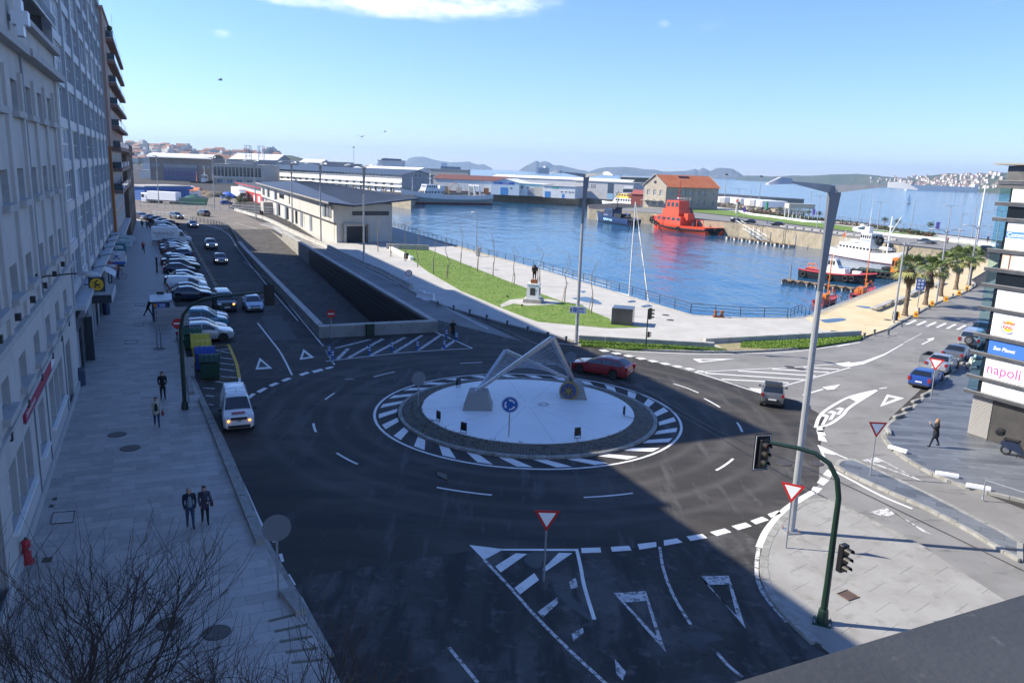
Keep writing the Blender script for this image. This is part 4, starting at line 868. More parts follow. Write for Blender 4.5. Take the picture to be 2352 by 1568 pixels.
for x, w in ((6,3),(30,3.5),(45,3),(58,3.5)): on(Mw, pb, x, .2, .15, w, 3.0, cols=2, rows=1, fw=.08, fm=DARKMETAL, gm=GLASS_D, name='door')
SHUT = mat('perforated_shutter', (.24,.27,.31), .5, .4)
for x in (4,27,42,53,66,78): MB(Mw).box(x,x+2.6,-.14,-.05,.1,3.35).build('shutter', SHUT, pb)
mb = MB(Mw); mb.box(-1,L_+.9,-.75,-.0,4.003,7.4); mb.build('upper_wall', HALL, pb)
for x, w, h in ((3,5,1.9),(16,3,2.2),(31,2.6,2.2),(54,1.3,2.2),(L_-6.4,5.6,2.3)): on(Mw, pb, x, -.78, 4.7, w, h, cols=2, rows=1, fw=.07, fm=DARKMETAL, gm=GLASS_W)
on(Mw, pb, 38, -.78, 5.4, 8, 1.1, cols=5, rows=1, fw=.06, fm=DARKMETAL, gm=GLASS_D)
for x in (13.6,28.5,L_-9): MB(Mw).box(x,x+2.4,-.9,-.8,4.6,7.1).build('shutter', SHUT, pb)
mb = MB(Mw); mb.box(12.5,19,-2.6,-.01,.1,3.2); mb.build('entrance_box', mat('entrance_concrete', (.42,.4,.37), .8, col2=(.36,.34,.31), scale=1), pb)
hw2, Mf, Lf = hall_wall(C0, C1, 7.45, [(1.7,6.1,.12,3.2)])
MB(Mf).box(1.7,6.1,.28,.32,.1,3.2).build('gate', mat('gate_dark', (.015,.016,.018), .5), pb)
mb = MB(Mf); mb.box(1.2,1.68,-.8,.0,.1,3.55); mb.box(6.12,6.5,-.8,.0,.1,3.55); mb.box(1.2,6.5,-.8,.0,3.553,3.75); mb.build('gate_surround', CAPC, pb)
MB(Mf).box(3.2,Lf-.7,-.08,-.01,5.25,6.05).build('sign_board', mat('sign_dark', (.03,.033,.04), .5), pb)
tt = text_mesh('PORTO CULTURA', .72, mat('sign_letters', (.10,.11,.13), .5), 'lettering', pb, Mf @ Vector((3.4,-.085,5.4)), rot=(R(90),0,math.atan2(Mf[1][0],Mf[0][0])), ext=.01, spacing=1.05)
MB(Mf).box(7.6,8.7,-.03,-.01,1.9,2.7).build('wall_notice', mat('notice', (.5,.45,.35), .6), pb)
hall_wall(C1, C2, 7.6); hall_wall(C2, C3, 7.6)
ROOFM = mat('standing_seam_roof', (.055,.06,.07), .45, .35, col2=(.075,.08,.09), scale=.3); EDGE = mat('roof_fascia', (.28,.275,.265), .6)
nn = Vector((us.y, -us.x, 0)); f0 = C0 - us*3.5 - nn*2.2; f1 = C3 + us*1.5 - nn*2.2
fold0 = C0 - us*5.0 + nn*2.2; fold1 = C3 + us*2 + nn*9; r0 = C1 - us*3 + nn*4.5; r1 = C2 + us*3 + nn*3
def zq(p, z): return (p.x, p.y, z)
mb = MB(Mi)
for q in ([zq(f0,7.55), zq(fold0,7.15), zq(fold1,8.6), zq(f1,7.9)], [zq(fold0,7.15), zq(r0,8.5), zq(r1,8.7), zq(fold1,8.6)]):
    up = [(x,y,z+.35) for x,y,z in q]; mb.poly(up,0); mb.poly(q[::-1],1)
    for i in range(4):
        j=(i+1)%4; mb.poly([q[i],q[j],up[j],up[i]], 1 if i in (3,) else 0)
rf = mb.build('roof', [ROOFM, EDGE], pb); fixn(rf)
for i in range(1, 44):
    t = i/44; a = Vector(zq(fold0,7.15)).lerp(Vector(zq(fold1,8.6)), t); b = Vector(zq(r0,8.5)).lerp(Vector(zq(r1,8.7)), t); mb = MB(Mi); mb.tube([a+Vector((0,0,.37)), b+Vector((0,0,.37))], .035, 4); mb.build('seam', ROOFM, rf)
# --- simple far buildings: front between two pixels at a given distance
def far_block(name, label, xl, xr, dist, z1, depth, wm, cat='building', z0=0.0, roofm=None, group=None, dr=None, gable=0, over=.4):
    a = GD(xl, 420, dist); b = GD(xr, 420, dr or (dist - .32*dist*(xr-xl)/FPX)); a.z = b.z = 0
    t, L_ = thing_ab(name, label, cat, a, b, group)
    mb = MB(); mb.box(0,L_,0,depth,z0,z1); mb.build('wall', wm, t)
    rm = roofm or FLATROOF
    if gable > 0:
        mb = MB(); mb.loft([[(-over,-over,z1),(L_+over,-over,z1)],[(-over,depth/2,z1+gable),(L_+over,depth/2,z1+gable)],[(-over,depth+over,z1),(L_+over,depth+over,z1)]],closed=False)
        mb.loft([[(-over,-over,z1-.15),(L_+over,-over,z1-.15)],[(-over,-over,z1),(L_+over,-over,z1)]],closed=False)
        for x in (0, L_): mb.poly([(x,0,z1),(x,depth,z1),(x,depth/2,z1+gable)],1)
        mb.build('roof', [rm, wm], t)
    elif gable < 0:
        mb = MB(); mb.loft([[(-over,-over,z1),(-over,depth,z1)],[(L_/2,-over,z1-gable),(L_/2,depth,z1-gable)],[(L_+over,-over,z1),(L_+over,depth,z1)]],closed=False)
        mb.poly([(0,0,z1),(L_,0,z1),(L_/2,0,z1-gable)],1); mb.build('roof', [rm, wm], t)
    else:
        MB().box(-over,L_+over,-over,depth+over,z1+.003,z1+.35).build('roof', rm, t)
    return t, L_
FLATROOF = mat('flat_roof', (.42,.42,.41), .8, col2=(.34,.34,.33), scale=.3)
FW = mat('far_white_wall', (.72,.72,.70), .7, col2=(.62,.62,.6), scale=.4); FG = mat('far_grey_wall', (.34,.345,.35), .8, col2=(.28,.28,.29), scale=.5); FB = mat('far_brown_wall', (.26,.225,.19), .8, col2=(.21,.18,.15), scale=.4); FC = mat('far_cream_wall', (.52,.48,.42), .8, col2=(.45,.42,.36), scale=.4)
BLUER = mat('blue_grey_roof', (.06,.085,.12), .5, .2); RUSTR = mat('rust_roof', (.17,.06,.05), .8, col2=(.12,.05,.04), scale=.6); BLUEW = mat('blue_shed_wall', (.06,.16,.42), .6, col2=(.05,.13,.36), scale=.3); DOORB = mat('blue_door', (.05,.22,.5), .6); WHITER = mat('white_roof', (.78,.78,.76), .6); SKYGL = mat('sky_glazing', (.10,.18,.26), .08, spec=1.0, coat=.5)
t, L_ = far_block('fish_hall', 'very long white two storey fish hall with blue glazed attic band', 602.5, 923, 566, 8.0, 24, FW, dr=453)
MB().box(0,L_,.25,24,8.36,9.6).build('attic_wall', BLUEW, t)
for k in range(44): add_window(t, .4+k*(L_-.8)/44, .2, 8.4, (L_-.8)/44-.12, 1.15, 1, 1, .06, WHITE, SKYGL)
MB().loft([[(-1,-1.2,9.55),(L_+1,-1.2,9.55)],[(-1,12,12.4),(L_+1,12,12.4)],[(-1,25,9.55),(L_+1,25,9.55)],[(-1,25,9.4),(L_+1,25,9.4)]],closed=False).build('pitched_roof', BLUER, t)
MB().box(0,L_,-.9,-.003,5.0,5.5).build('ledge', FW, t); MB().box(0,L_,-1.3,-.003,2.7,3.1).build('ledge', FW, t)
for k in range(20):
    x = 2+k*(L_-5)/20; add_window(t, x, -.03, 3.7, 2.4, 1.1, 2, 1, .07, GREYFR, GLASS_D)
    MB().box(x,x+1.6,-.06,-.004,.05,2.4).build('door', (TIMBER, DARKMETAL)[k%2], t); MB().box(x+2.2,x+2.9,-.5,-.004,.02,2.69).build('pier', FC, t)
mb = MB(); mb.poly([(L_+.02,0,0),(L_+.02,24,0),(L_+.02,24,9.5),(L_+.02,12,12.3),(L_+.02,0,9.5)]); mb.build('gable_wall', FG, t)
for y in (10,13): MB().box(L_+.03,L_+.06,y,y+1.2,9.0,9.9).build('gable_window', GLASS_D, t)
t, L_ = far_block('vaulted_hall', 'brown hall with white barrel roof and blue mirrored centre', 346.6, 487, 560, 14.2, 26, FB, over=.1)
mb = MB(); mb.loft([[(-1,-1.5+13*(1-math.cos(R(a)))*.9,14.36+2.8*math.sin(R(a))),(L_+1,-1.5+13*(1-math.cos(R(a)))*.9,14.36+2.8*math.sin(R(a)))] for a in range(0,181,15)],closed=False); mb.build('vault_roof', WHITER, t)
MB().box(L_*.22,L_*.78,-.25,-.004,.1,10.5).build('recess', mat('mirror_blue', (.06,.1,.2), .1, spec=.9), t)
for k in range(9):
    add_window(t, L_*.23+k*L_*.06, -.3, 8.2, L_*.057, 2.1, 2, 1, .1, GREYFR, SKYGL); add_window(t, L_*.23+k*L_*.06, -.3, 3.0, L_*.057, 3.4, 2, 2, .1, GREYFR, mat('violet_glass', (.05,.05,.2), .1, spec=.9))
for x in (.03,.1,.84,.92): add_window(t, L_*x, -.05, 8.5, 2.2, 1.8, 2, 1, .1, GREYFR, SKYGL)
t, L_ = far_block('auction_hall', 'pale granite auction hall with tall paired windows', 487.6, 607, 520, 11.6, 30, FC)
for k in range(13): add_window(t, 1.2+k*(L_-2.5)/13, -.05, 4.6, 1.7, 5.6, 2, 4, .1, GREYFR, GLASS_D)
MB().box(-.5,L_+.5,-.8,-.003,3.2,3.6).build('ledge', FC, t); MB().box(L_*.3,L_*.75,3,12,11.96,13.6).build('roof_plant', FG, t)
for k in range(6): add_window(t, 3+k*6, -.05, .6, 3.6, 2.2, 2, 1, .1, WHITE, SKYGL)
t, L_ = far_block('cold_store', 'large cold store with shallow white roof behind the auction hall', 528.8, 636, 700, 15.0, 40, FG, roofm=WHITER, gable=5)
for xp in (571, 601):
    p = GD(xp, 380, 690); t = thing('lattice_tower', 'square steel lattice tower above the cold store roof', 'tower', (p.x, p.y, 0), 0, 'twin lattice towers')
    for dx in (-1.9,1.9):
        for dy in (-1.9,1.9): MB().cyl((dx,dy,0),(dx,dy,26),.28,n=5).build('leg', GALV, t)
    for z in range(14,27,4):
        MB().tube([(-1.9,-1.9,z),(1.9,-1.9,z),(1.9,1.9,z),(-1.9,1.9,z),(-1.9,-1.9,z)],.16,4).build('ring', GALV, t)
for xl, xr, d, z1, dep, m, nm, lab, rm, gb_ in ((636,662,600,15.0,25,FG,'shed','grey end block beside the cold store',WHITER,0), (689,738,640,14.5,22,FW,'shed','low white shed with pale shallow roof behind the fish hall',WHITER,2.5), (742,790,600,15.2,22,FG,'office_block','plain grey concrete block rising behind the fish hall',FLATROOF,0), (790,812,610,14.3,20,FG,'shed','small lean-to beside the plain grey concrete block',FLATROOF,0), (812,960,560,12.3,30,FW,'shed','wide white roofed shed behind the fish hall',WHITER,1.5), (960,1075,700,12.8,6,FC,'breakwater_wall','long pale breakwater wall beyond the sheds',FLATROOF,0)):
    far_block(nm, lab, xl, xr, d, z1, dep, m, roofm=rm, gable=gb_)
t, L_ = far_block('ferry_deckhouse', 'white superstructure of a moored ship behind the sheds', 868, 922, 720, 18.5, 10, FW); MB().box(3,L_-3,1,9,18.9,20.2).build('bridge', mat('navy_band', (.03,.07,.15), .5), t)
t, L_ = far_block('blue_shed', 'long bright blue corrugated shed with pale flat roof', 331, 434, 300, 4.6, 12, BLUEW, roofm=CAPC, dr=312)
MB().box(-8,L_+1,-.9,-.004,3.6,4.55).build('fascia', BLUEW, t)
t, L_ = far_block('harbour_kiosk', 'small white and blue kiosk with orange hipped roof', 434, 452, 330, 2.6, 4, FW, roofm=mat('orange_tile', (.55,.2,.09), .8), gable=1.2); MB().box(0,L_,-.06,-.003,.02,1.2).build('dado', BLUEW, t)
far_block('white_office', 'small white office block beyond the water on the left', 330, 349, 640, 10, 12, FW); far_block('white_office', 'low white annex in front of the small office block', 322, 346, 600, 5, 10, FW)
a, b = G(549,452), G(604,470); t, L_ = thing_ab('red_trim_boathouse', 'red and white boathouse with louvred upper wall and dark roof', 'building', a, b)
MB().box(0,L_,0,16,0,5.4).build('wall', FW, t); MB().box(0,L_,-.08,-.003,2.7,3.2).build('trim', RED, t); MB().box(0,L_,-.05,-.003,.02,2.69).build('lower_wall', mat('boathouse_red', (.42,.05,.045), .6), t)
for k in range(6): add_window(t, 1+k*(L_-1.5)/6, -.09, .4, (L_-2)/6*.55, 2.1, 1, 3, .1, WHITE, FW)
for k in range(7): MB().box(.2,L_-.2,-.1,-.04,3.35+k*.28,3.45+k*.28).build('louvre', (LOUV, WHITE)[k%2], t)
MB().box(-1.5,L_+2,-1.2,17,5.45,5.75).build('roof', mat('boathouse_roof', (.07,.065,.07), .8), t); MB().box(-1.52,L_+2.02,-1.25,-1.203,5.4,5.72).build('roof_edge', RED, t)
def c7(x, y): return (976.2+x*.1953, 333+y*.1953)
t, L_ = far_block('boat_shed', 'long white shed with rusty red roof across the basin', 996.7, 1160, 490, 7.8, 20, FW, roofm=RUSTR, gable=2.6)
MB().box(0,L_,-.05,-.003,.1,1.0).build('dado', RUSTR, t)
for k in range(5): MB().box(6+k*L_/5.2,9+k*L_/5.2,-.06,-.003,.1,3.4).build('door', (TIMBER, FC, FC, RUST, TIMBER)[k], t)
for k in range(8): MB().tube([(3+k*L_/8,-.1,2),(3+k*L_/8,-1.8,6.2)],.07,4).build('bracket', GALV, t)
t, L_ = far_block('sign_shed', 'pale blue gabled shed with blue signs and a blue shutter door', 1128, 1193, 472, 7.2, 24, mat('pale_blue_wall', (.5,.58,.64), .7), roofm=WHITER, gable=-2.2)
MB().box(L_*.34,L_*.6,-.08,-.003,.1,4.4).build('door', DOORB, t); MB().box(L_*.12,L_*.42,-.09,-.004,6.2,7.4).build('sign_board', mat('sign_deep_blue', (.02,.08,.35), .5), t); MB().box(L_*.44,L_*.82,-.09,-.004,6.2,7.4).build('sign_board', mat('sign_deep_blue', (.02,.08,.35), .5), t)
for x, tx in ((.14,'Pesca'), (.46,'Sandos')): text_mesh(tx, 1.0, WHITE, 'lettering', t, (L_*x,-.1,6.5), ext=.005)
add_window(t, L_*.68, -.05, 3.6, 1.4, 1.0, 1, 1, .1, WHITE, GLASS_D)
t, L_ = far_block('workshop', 'white and buff workshop with a grey roller door', 1193, 1248, 470, 6.9, 20, FW, roofm=WHITER)
MB().box(L_*.36,L_*.62,-.06,-.003,.1,4.6).build('door', FG, t); MB().box(L_*.62,L_*.98,-.04,-.003,.1,5.4).build('buff_panel', FC, t); add_window(t, 1, -.05, 4.2, 1.6, 1.2, 1, 1, .1, WHITE, GLASS_D); add_window(t, 4.5, -.05, 4.2, 1.6, 1.2, 1, 1, .1, WHITE, GLASS_D); MB().box(.5,L_-.5,-.08,-.004,5.6,6.7).build('sign_board', mat('mint_sign', (.35,.6,.6), .5), t)
t, L_ = far_block('white_workshop', 'low white flat roofed workshop with small square windows', 1248, 1322, 455, 6.4, 18, FW, roofm=FLATROOF)
MB().box(L_*.27,L_*.49,-.09,-.004,5.2,6.2).build('sign_board', mat('green_sign', (.1,.5,.3), .5), t); text_mesh('Ondisa', .8, WHITE, 'lettering', t, (L_*.29,-.1,5.4), ext=.005)
for x in (.55,.68,.8,.9): add_window(t, L_*x, -.05, 3.2, 1.4, .7, 1, 1, .1, WHITE, GLASS_D)
MB().box(L_*.06,L_*.24,-.05,-.003,.1,3.4).build('door', DOORB, t); MB().box(L_*.6,L_*.68,-.05,-.003,.1,2.4).build('door', DOORB, t)
t, L_ = far_block('grey_warehouse', 'pale grey concrete warehouse with a tall dark loading bay', 1320, 1456, 470, 9.6, 30, mat('pale_concrete_wall', (.56,.55,.53), .75, col2=(.48,.47,.45), scale=.4))
MB().box(L_*.57,L_*.67,-.08,-.003,.1,9.0).build('loading_bay', mat('slate_panel', (.06,.09,.13), .5), t); MB().box(L_*.57,L_*.67,-.1,-.085,.1,3.4).build('door', mat('sky_door', (.3,.5,.62), .5), t)
for bx in (.16,.28,.72,.9):
    for i in range(3):
        for j in range(2): add_window(t, L_*bx+i*1.1, -.05, (6.2 if bx < .6 else 2.2)+j*1.1, .8, .8, 1, 1, .08, WHITE, GLASS_D)
MB().box(L_*.85,L_*.99,-.08,-.003,6.6,7.9).build('sign_board', WHITE, t); MB().box(L_*.85,L_*.97,-.08,-.003,.1,3.2).build('door', NAVY, t); MB().box(L_*.83,L_*.99,-.08,-.003,4.6,6.2).build('window_band', SHOPD, t)
far_block('roof_shed', 'row of white roofs beyond the workshop quay', 1130, 1450, 540, 9.8, 20, FW, roofm=WHITER, gable=1.4)
far_block('maroon_shed', 'maroon clad low building beside the stone customs house', 1452, 1492, 400, 5.2, 10, mat('maroon_wall', (.25,.06,.05), .7), roofm=mat('maroon_roof', (.3,.09,.08), .7), gable=2)
far_block('dark_roof_terminal', 'dark flat roofed terminal behind the maroon building', 1425, 1490, 520, 12.6, 14, SHOPD)
Cb, Cc = G(1527,479.8), G(1647,480.3); Ca = Cb + Vector((-.66,.75,0))*13.0
sh = thing('customs_house', 'two storey stone customs house with bright orange tiled roof', 'building', Cb, 0); Ms = Matrix.Translation(-Cb)
SHS = layered('customs_stone', (.36,.315,.25), [((.42,.38,.31), .4, .4, .62, None, .8), ((.27,.235,.18), 1.5, .52, .68, (1,1,.4), .8)], .85, .3, 8); ORT = layered('orange_tiles', (.74,.2,.075), [((.8,.27,.11), .4, .4, .6, None, .8), ((.48,.13,.05), 3, .52, .66, (6,1,1), .7)], .8, .4, 10)
EV, RG = 9.9, 14.9; M1, L1, a1 = frame_ab(Ca, Cb); M2, L2, a2 = frame_ab(Cb, Cc)
h1 = [(L1*f-.8,L1*f+.8,z,z+2.4) for f in (.22,.5,.78) for z in (1.4,5.8)]; h2 = [(L2*f-.7,L2*f+.7,z,z+(2.2 if 0.15 < f < .85 else 1.2)) for f in (.1,.35,.47,.6,.72,.9) for z in (1.8,6.2)]
mb = MB(Ms @ M1); facade(mb, 0, L1, 0, EV, h1, 0, .35); mb.poly([(0,0,EV),(L1,0,EV),(L1/2,0,RG)]); mb.build('wall', SHS, sh); mb = MB(Ms @ M2); facade(mb, 0, L2, 0, EV, h2, 0, .35); mb.build('wall', SHS, sh)
for h in h1: on(Ms @ M1, sh, h[0], .25, h[2], 1.6, 2.4, cols=2, rows=3, fw=.09)
for h in h2: on(Ms @ M2, sh, h[0], .25, h[2], 1.4, h[3]-h[2], cols=2, rows=2, fw=.09, fm=GREYFR)
D1 = (Ca-Cb); D1.z = 0; D2 = Cc-Cb; D2.z = 0; q = lambda i, j, z: tuple(Ms @ (Cb + D1*i + D2*j + Vector((0,0,z))))
mb = MB(); mb.poly([q(-.06,-.01,EV-.25),q(-.06,1.02,EV-.25),q(.5,1.02,RG+.15),q(.5,-.01,RG+.15)]); mb.poly([q(.5,-.01,RG+.15),q(.5,1.02,RG+.15),q(1.06,1.02,EV-.25),q(1.06,-.01,EV-.25)]); mb.build('roof', ORT, sh)
mb = MB(); mb.poly([q(0,1,0),q(1,1,0),q(1,1,EV),q(.5,1,RG),q(0,1,EV)]); mb.poly([q(1,1,0),q(1,0,0),q(1,0,EV),q(1,1,EV)]); mb.build('back_wall', SHS, sh)
mb = MB(); mb.tube([q(-.06,-.012,EV-.2), q(.5,-.012,RG+.22), q(1.06,-.012,EV-.2)], .22, 5); mb.build('verge', CAPC, sh); mb = MB(); mb.tube([q(-.06,1.02,EV-.2), q(.5,1.02,RG+.22)], .2, 5); mb.build('verge', CAPC, sh)
mb = MB(Ms @ M1); mb.M = Ms @ M1 @ Matrix.Translation((L1/2,-.02,11.6)) @ Matrix.Rotation(R(90),4,'X'); mb.lathe([(.75,0),(.75,.05)],n=16); mb.build('round_window', GLASS_D, sh)
mb = MB(); mb.poly([q(.36,.38,RG-1.15),q(.36,.58,RG-1.15),q(.44,.58,RG-.3),q(.44,.38,RG-.3)]); mb.build('roof_light', DARKMETAL, sh)
for f in (.08,.45,.82): MB(Ms @ M1).box(L1*f,L1*f+.06,-2.6,-2.5,.1,3.4).build('porch_post', GALV, sh)
MB(Ms @ M1).box(L1*.05,L1*.9,-2.7,-.01,3.4,3.52).build('porch_roof', CAPC, sh)
# --- roundabout island with its sculpture
RZ = .42
ri = thing('roundabout_island', 'round white island with cobbled rim in the middle of the crossing', 'traffic island', (RC.x, RC.y, 0))
kerb_pts = [rc(8.0, 2*math.pi*i/90) - RC for i in range(91)]
kerb_row('kerb_stone', kerb_pts, .24, -.02, .14, KERB, .95, ri, 60)
MB().lathe([(7.9,0),(7.9,.1),(6.7,.33),(6.6,.33)],n=72,capa=False,capb=False).build('cobble_bed', JOINT, ri)
WD = layered('white_dome_paint', (.82,.83,.81), [((.74,.75,.73), .4, .45, .65, None, .7), ((.5,.52,.5), 2.5, .62, .74, None, .5)], .5, .08, 40)
mb = MB(); mb.lathe([(6.68,.30),(6.66,.37),(5,.45),(3,.50),(1.2,.52),(.35,.525)],n=72,capa=False,capb=True); sharp(mb.build('white_disc', WD, ri), 40)
for a in range(6):
    an = R(a*30+12); mb = MB(); p, q = Vector((math.cos(an),math.sin(an),0)), Vector((-math.sin(an),math.cos(an),0))*.012
    for r0, z0, r1, z1 in ((6.6,.379,5,.453),(5,.453,3,.503),(3,.503,.4,.527)):
        for sg_ in (1,-1): mb.poly([p*r0*sg_+q+Vector((0,0,z0)), p*r1*sg_+q+Vector((0,0,z1)), p*r1*sg_-q+Vector((0,0,z1)), p*r0*sg_-q+Vector((0,0,z0))])
    mb.build('joint_line', mat('joint_grey', (.45,.46,.45), .7), ri)
MB().lathe([(.34,.5),(.34,.56),(.22,.56),(.22,.545)],(1.0,.2,0),20).build('drain_cover', GALV, ri); MB().lathe([(.2,.5),(.2,.551)],(1.0,.2,0),16).build('drain_plug', WHITE, ri)
COBM = [mat('cobble_%s' % k, c, .75, col2=c2, scale=6, bump=.3) for k, c, c2 in (('warm', (.18,.15,.115), (.12,.1,.08)), ('grey', (.15,.145,.13), (.1,.1,.09)), ('dark', (.1,.095,.08), (.06,.065,.045)))]
cob = []
for row in range(7):
    r_ = 6.79 + row*.158; nn_ = int(2*math.pi*r_/.165)
    for k in range(nn_):
        a = 2*math.pi*(k+.5*(row%2)+rnd.uniform(-.08,.08))/nn_; z = .33 - (row+.5)*.033
        cob.append((a, r_, z))
cmesh = []
for i in range(4):
    mb = MB(); w = .072; h = .075
    mb.loft([[(-w,-h,-.06),(w,-h,-.06),(w,h,-.06),(-w,h,-.06)],[(-w,-h,.015),(w,-h,.012),(w,h,.015),(-w,h,.018)],[(-w*.7,-h*.7,.035),(w*.7,-h*.72,.03),(w*.7,h*.7,.033),(-w*.72,h*.7,.035)]],0,False,True); cmesh.append(mb)
cm = [[cmesh[i].mesh('cobble', m) for m in COBM] for i in range(4)]
cob.sort(key=lambda t: (abs((t[0]-R(270)+math.pi) % (2*math.pi)-math.pi)))
rest = MB()
for k, (a, r_, z) in enumerate(cob):
    if k < 300:
        o = inst('cobble', cm[rnd.randrange(4)][rnd.choices((0,1,2),(4,3,2))[0]], ri, (r_*math.cos(a), r_*math.sin(a), z+rnd.uniform(-.008,.01)), (0,0,a+rnd.uniform(-.12,.12)))
    else:
        src = cmesh[rnd.randrange(4)]; M_ = Matrix.Translation((r_*math.cos(a), r_*math.sin(a), z+rnd.uniform(-.008,.01))) @ Matrix.Rotation(a+rnd.uniform(-.12,.12),4,'Z'); base = len(rest.v); mi = rnd.choices((0,1,2),(4,3,2))[0]
        rest.v += [M_ @ v for v in src.v]; rest.f += [tuple(i+base for i in f) for f in src.f]; rest.m += [mi]*len(src.f)
tag(rest.build('cobbles', COBM, ri), kind='stuff')
mb = MB()
for k in range(240):
    a = rnd.gauss(R(200), .5) if k % 3 else rnd.uniform(0,6.28); r_ = rnd.choice((6.7, 7.3, 7.85)) + rnd.uniform(-.1,.1); x, y = r_*math.cos(a), r_*math.sin(a); z = .33-(r_-6.79)*.2
    for t in range(4): b = rnd.uniform(0,6.28); mb.poly([(x,y,z),(x+.03*math.cos(b),y+.03*math.sin(b),z),(x+.07*math.cos(b+.5),y+.07*math.sin(b+.5),z+rnd.uniform(.05,.13))])
tag(mb.build('weeds', mat('weed', (.07,.11,.03), .9), ri), kind='stuff')
sc_ = thing('string_sculpture', 'steel sculpture of two leaning triangles strung with wires on granite blocks', 'sculpture', (RC.x, RC.y, 0))
B1, B2 = Vector(G(1098,935,.45)) , Vector(G(1316,910,.45)); o_ = Vector((RC.x, RC.y, 0)); B1 -= o_; B2 -= o_; B1.z = B2.z = 0
def foot(b, w, h, zb=.43):
    mb = MB(); mb.loft([[(b.x-w,b.y-w,zb),(b.x+w,b.y-w,zb),(b.x+w,b.y+w,zb),(b.x-w,b.y+w,zb)],[(b.x-w*.62,b.y-w*.62,zb+h),(b.x+w*.62,b.y-w*.62,zb+h),(b.x+w*.62,b.y+w*.62,zb+h),(b.x-w*.62,b.y+w*.62,zb+h)]],0,True,True); return mb.build('granite_foot', GRANITE, sc_)
foot(B1, .92, 1.12); foot(B2, .88, 1.05)
F1 = B1 + Vector((0,0,1.58)); F2 = B2 + Vector((-.05,0,1.52))
dd = math.hypot(*(RC + Vector((F2.x,F2.y))));
T1 = GD(1162,806, math.hypot(RC.x+(F1.x*.55+F2.x*.45), RC.y+(F1.y*.55+F2.y*.45))+1.6) - o_; T2 = GD(1268,776, math.hypot(RC.x+(F1.x*.3+F2.x*.7), RC.y+(F1.y*.3+F2.y*.7))-1.4) - o_
def beam(a, b, w=.26, taper=.7):
    d = (b-a).normalized(); s_ = d.cross(Vector((0,0,1))).normalized(); u_ = s_.cross(d)
    mb = MB(); mb.loft([[p + s_*x*k + u_*y*k for x, y in ((-w/2,-w/2),(w/2,-w/2),(w/2,w/2),(-w/2,w/2))] for p, k in ((a,taper),(b,1))],0,True,True); mb.build('beam', STEEL, sc_)
beam(F1, T1); beam(F2, T1, .26, .6); beam(F1, T2, .28, .6); beam(F2, T2, .3, .8)
for i in range(22):
    t = (i+1)/23
    for a0, a1, b0, b1 in ((F1,T1,T1,F2), (F2,T2,T2,F1)):
        MB().cyl(a0.lerp(a1,t), b0.lerp(b1,t*.92+.04), .011, n=4, caps=False).build('string', STEEL, sc_)
for i in range(12):
    t = (i+.5)/12; MB().cyl(F1.lerp(T1,t*.9+.05), T2.lerp(F2,t*.9+.05), .009, n=4, caps=False).build('string', STEEL, sc_)
for b in (F1, F2): MB().cbox((b.x,b.y,b.z-.04),(.42,.36,.06)).build('base_plate', STEEL, sc_)
GOLD = mat('old_gold', (.36,.25,.08), .4, .8, col2=(.22,.15,.04), scale=4); EMB = mat('emblem_blue', (.02,.05,.2), .4)
em = thing('gear_emblem', 'gold gear wheel emblem with blue ring and lettering on the granite foot', 'emblem')
fc = o_ + B2 + Vector((-.35,-.72,1.02)); em.location = fc; em.rotation_euler = (R(90-17), 0, R(-14))
mb = MB(); ring = []
for k in range(96):
    a = 2*math.pi*k/96; r_ = .66 if (k//2) % 2 else .58; ring.append((r_*math.cos(a), r_*math.sin(a)))
mb.loft([[(x,y,0) for x,y in ring],[(x,y,.06) for x,y in ring]],0,True,True); mb.build('gear_rim', GOLD, em)
mb = MB(); mb.lathe([(.5,.061),(.5,.068),(.34,.068),(.34,.061)],n=40,capa=False,capb=False); mb.build('blue_ring', EMB, em)
mb = MB(); mb.lathe([(.335,.06),(.335,.066)],n=36,capa=False); mb.build('hub_field', mat('emblem_dark', (.05,.05,.09), .5), em)
for k in range(6): MB(Matrix.Rotation(R(60*k+30),4,'Z')).loft([[(.09,-.05,.067),(.09,.05,.067),(.33,.028,.067),(.33,-.028,.067)],[(.09,-.05,.09),(.09,.05,.09),(.33,.028,.09),(.33,-.028,.09)]],0,False,True).build('spoke', GOLD, em)
MB().lathe([(.13,.067),(.13,.1),(.06,.1),(.06,.075)],n=20).build('hub', GOLD, em)
for txt, a0, st, up in (('ROTARY', 135, -15, 1), ('INTERNATIONAL', 202, 11.3, -1)):
    for i, ch in enumerate(txt):
        a = R(a0+i*st); text_mesh(ch, .13, GOLD, 'letter', em, (.42*math.cos(a), .42*math.sin(a)-.0, .07), rot=(0,0,a-up*R(90)), ext=.004, align='CENTER')
FLS = [(1007,966,'nearest the granite foot without the emblem'), (1065,993,'between the round blue sign and the plain granite foot'), (1326,1005,'on the road side of the emblem foot'), (1433,955,'at the tip of the disc facing the slate pavement'), (1053,888,'beside the slim end of the plain triangle'), (1327,893,'just behind the emblem foot')]
for x, y, w in FLS:
    p = G(x, y, .4); t = thing('floodlight', 'small black floodlight ' + w, 'floodlight', (p.x,p.y,.38), math.atan2(RC.y-p.y, RC.x-p.x), 'floodlights round the sculpture')
    MB().box(-.06,.06,-.17,.17,.16,.62).build('housing', BLACK, t); MB().box(.061,.07,-.14,.14,.2,.58).build('lens', GLASS_D, t)
    MB().tube([(-.02,-.2,.4),(-.02,-.2,.02),(-.02,.2,.02),(-.02,.2,.4)],.018,5).build('bracket', BLACK, t); MB().tube([(-.1,.1,.05),(-.5,.3,.02),(-.8,.1,.01)],.012,4).build('cable', BLACK, t)
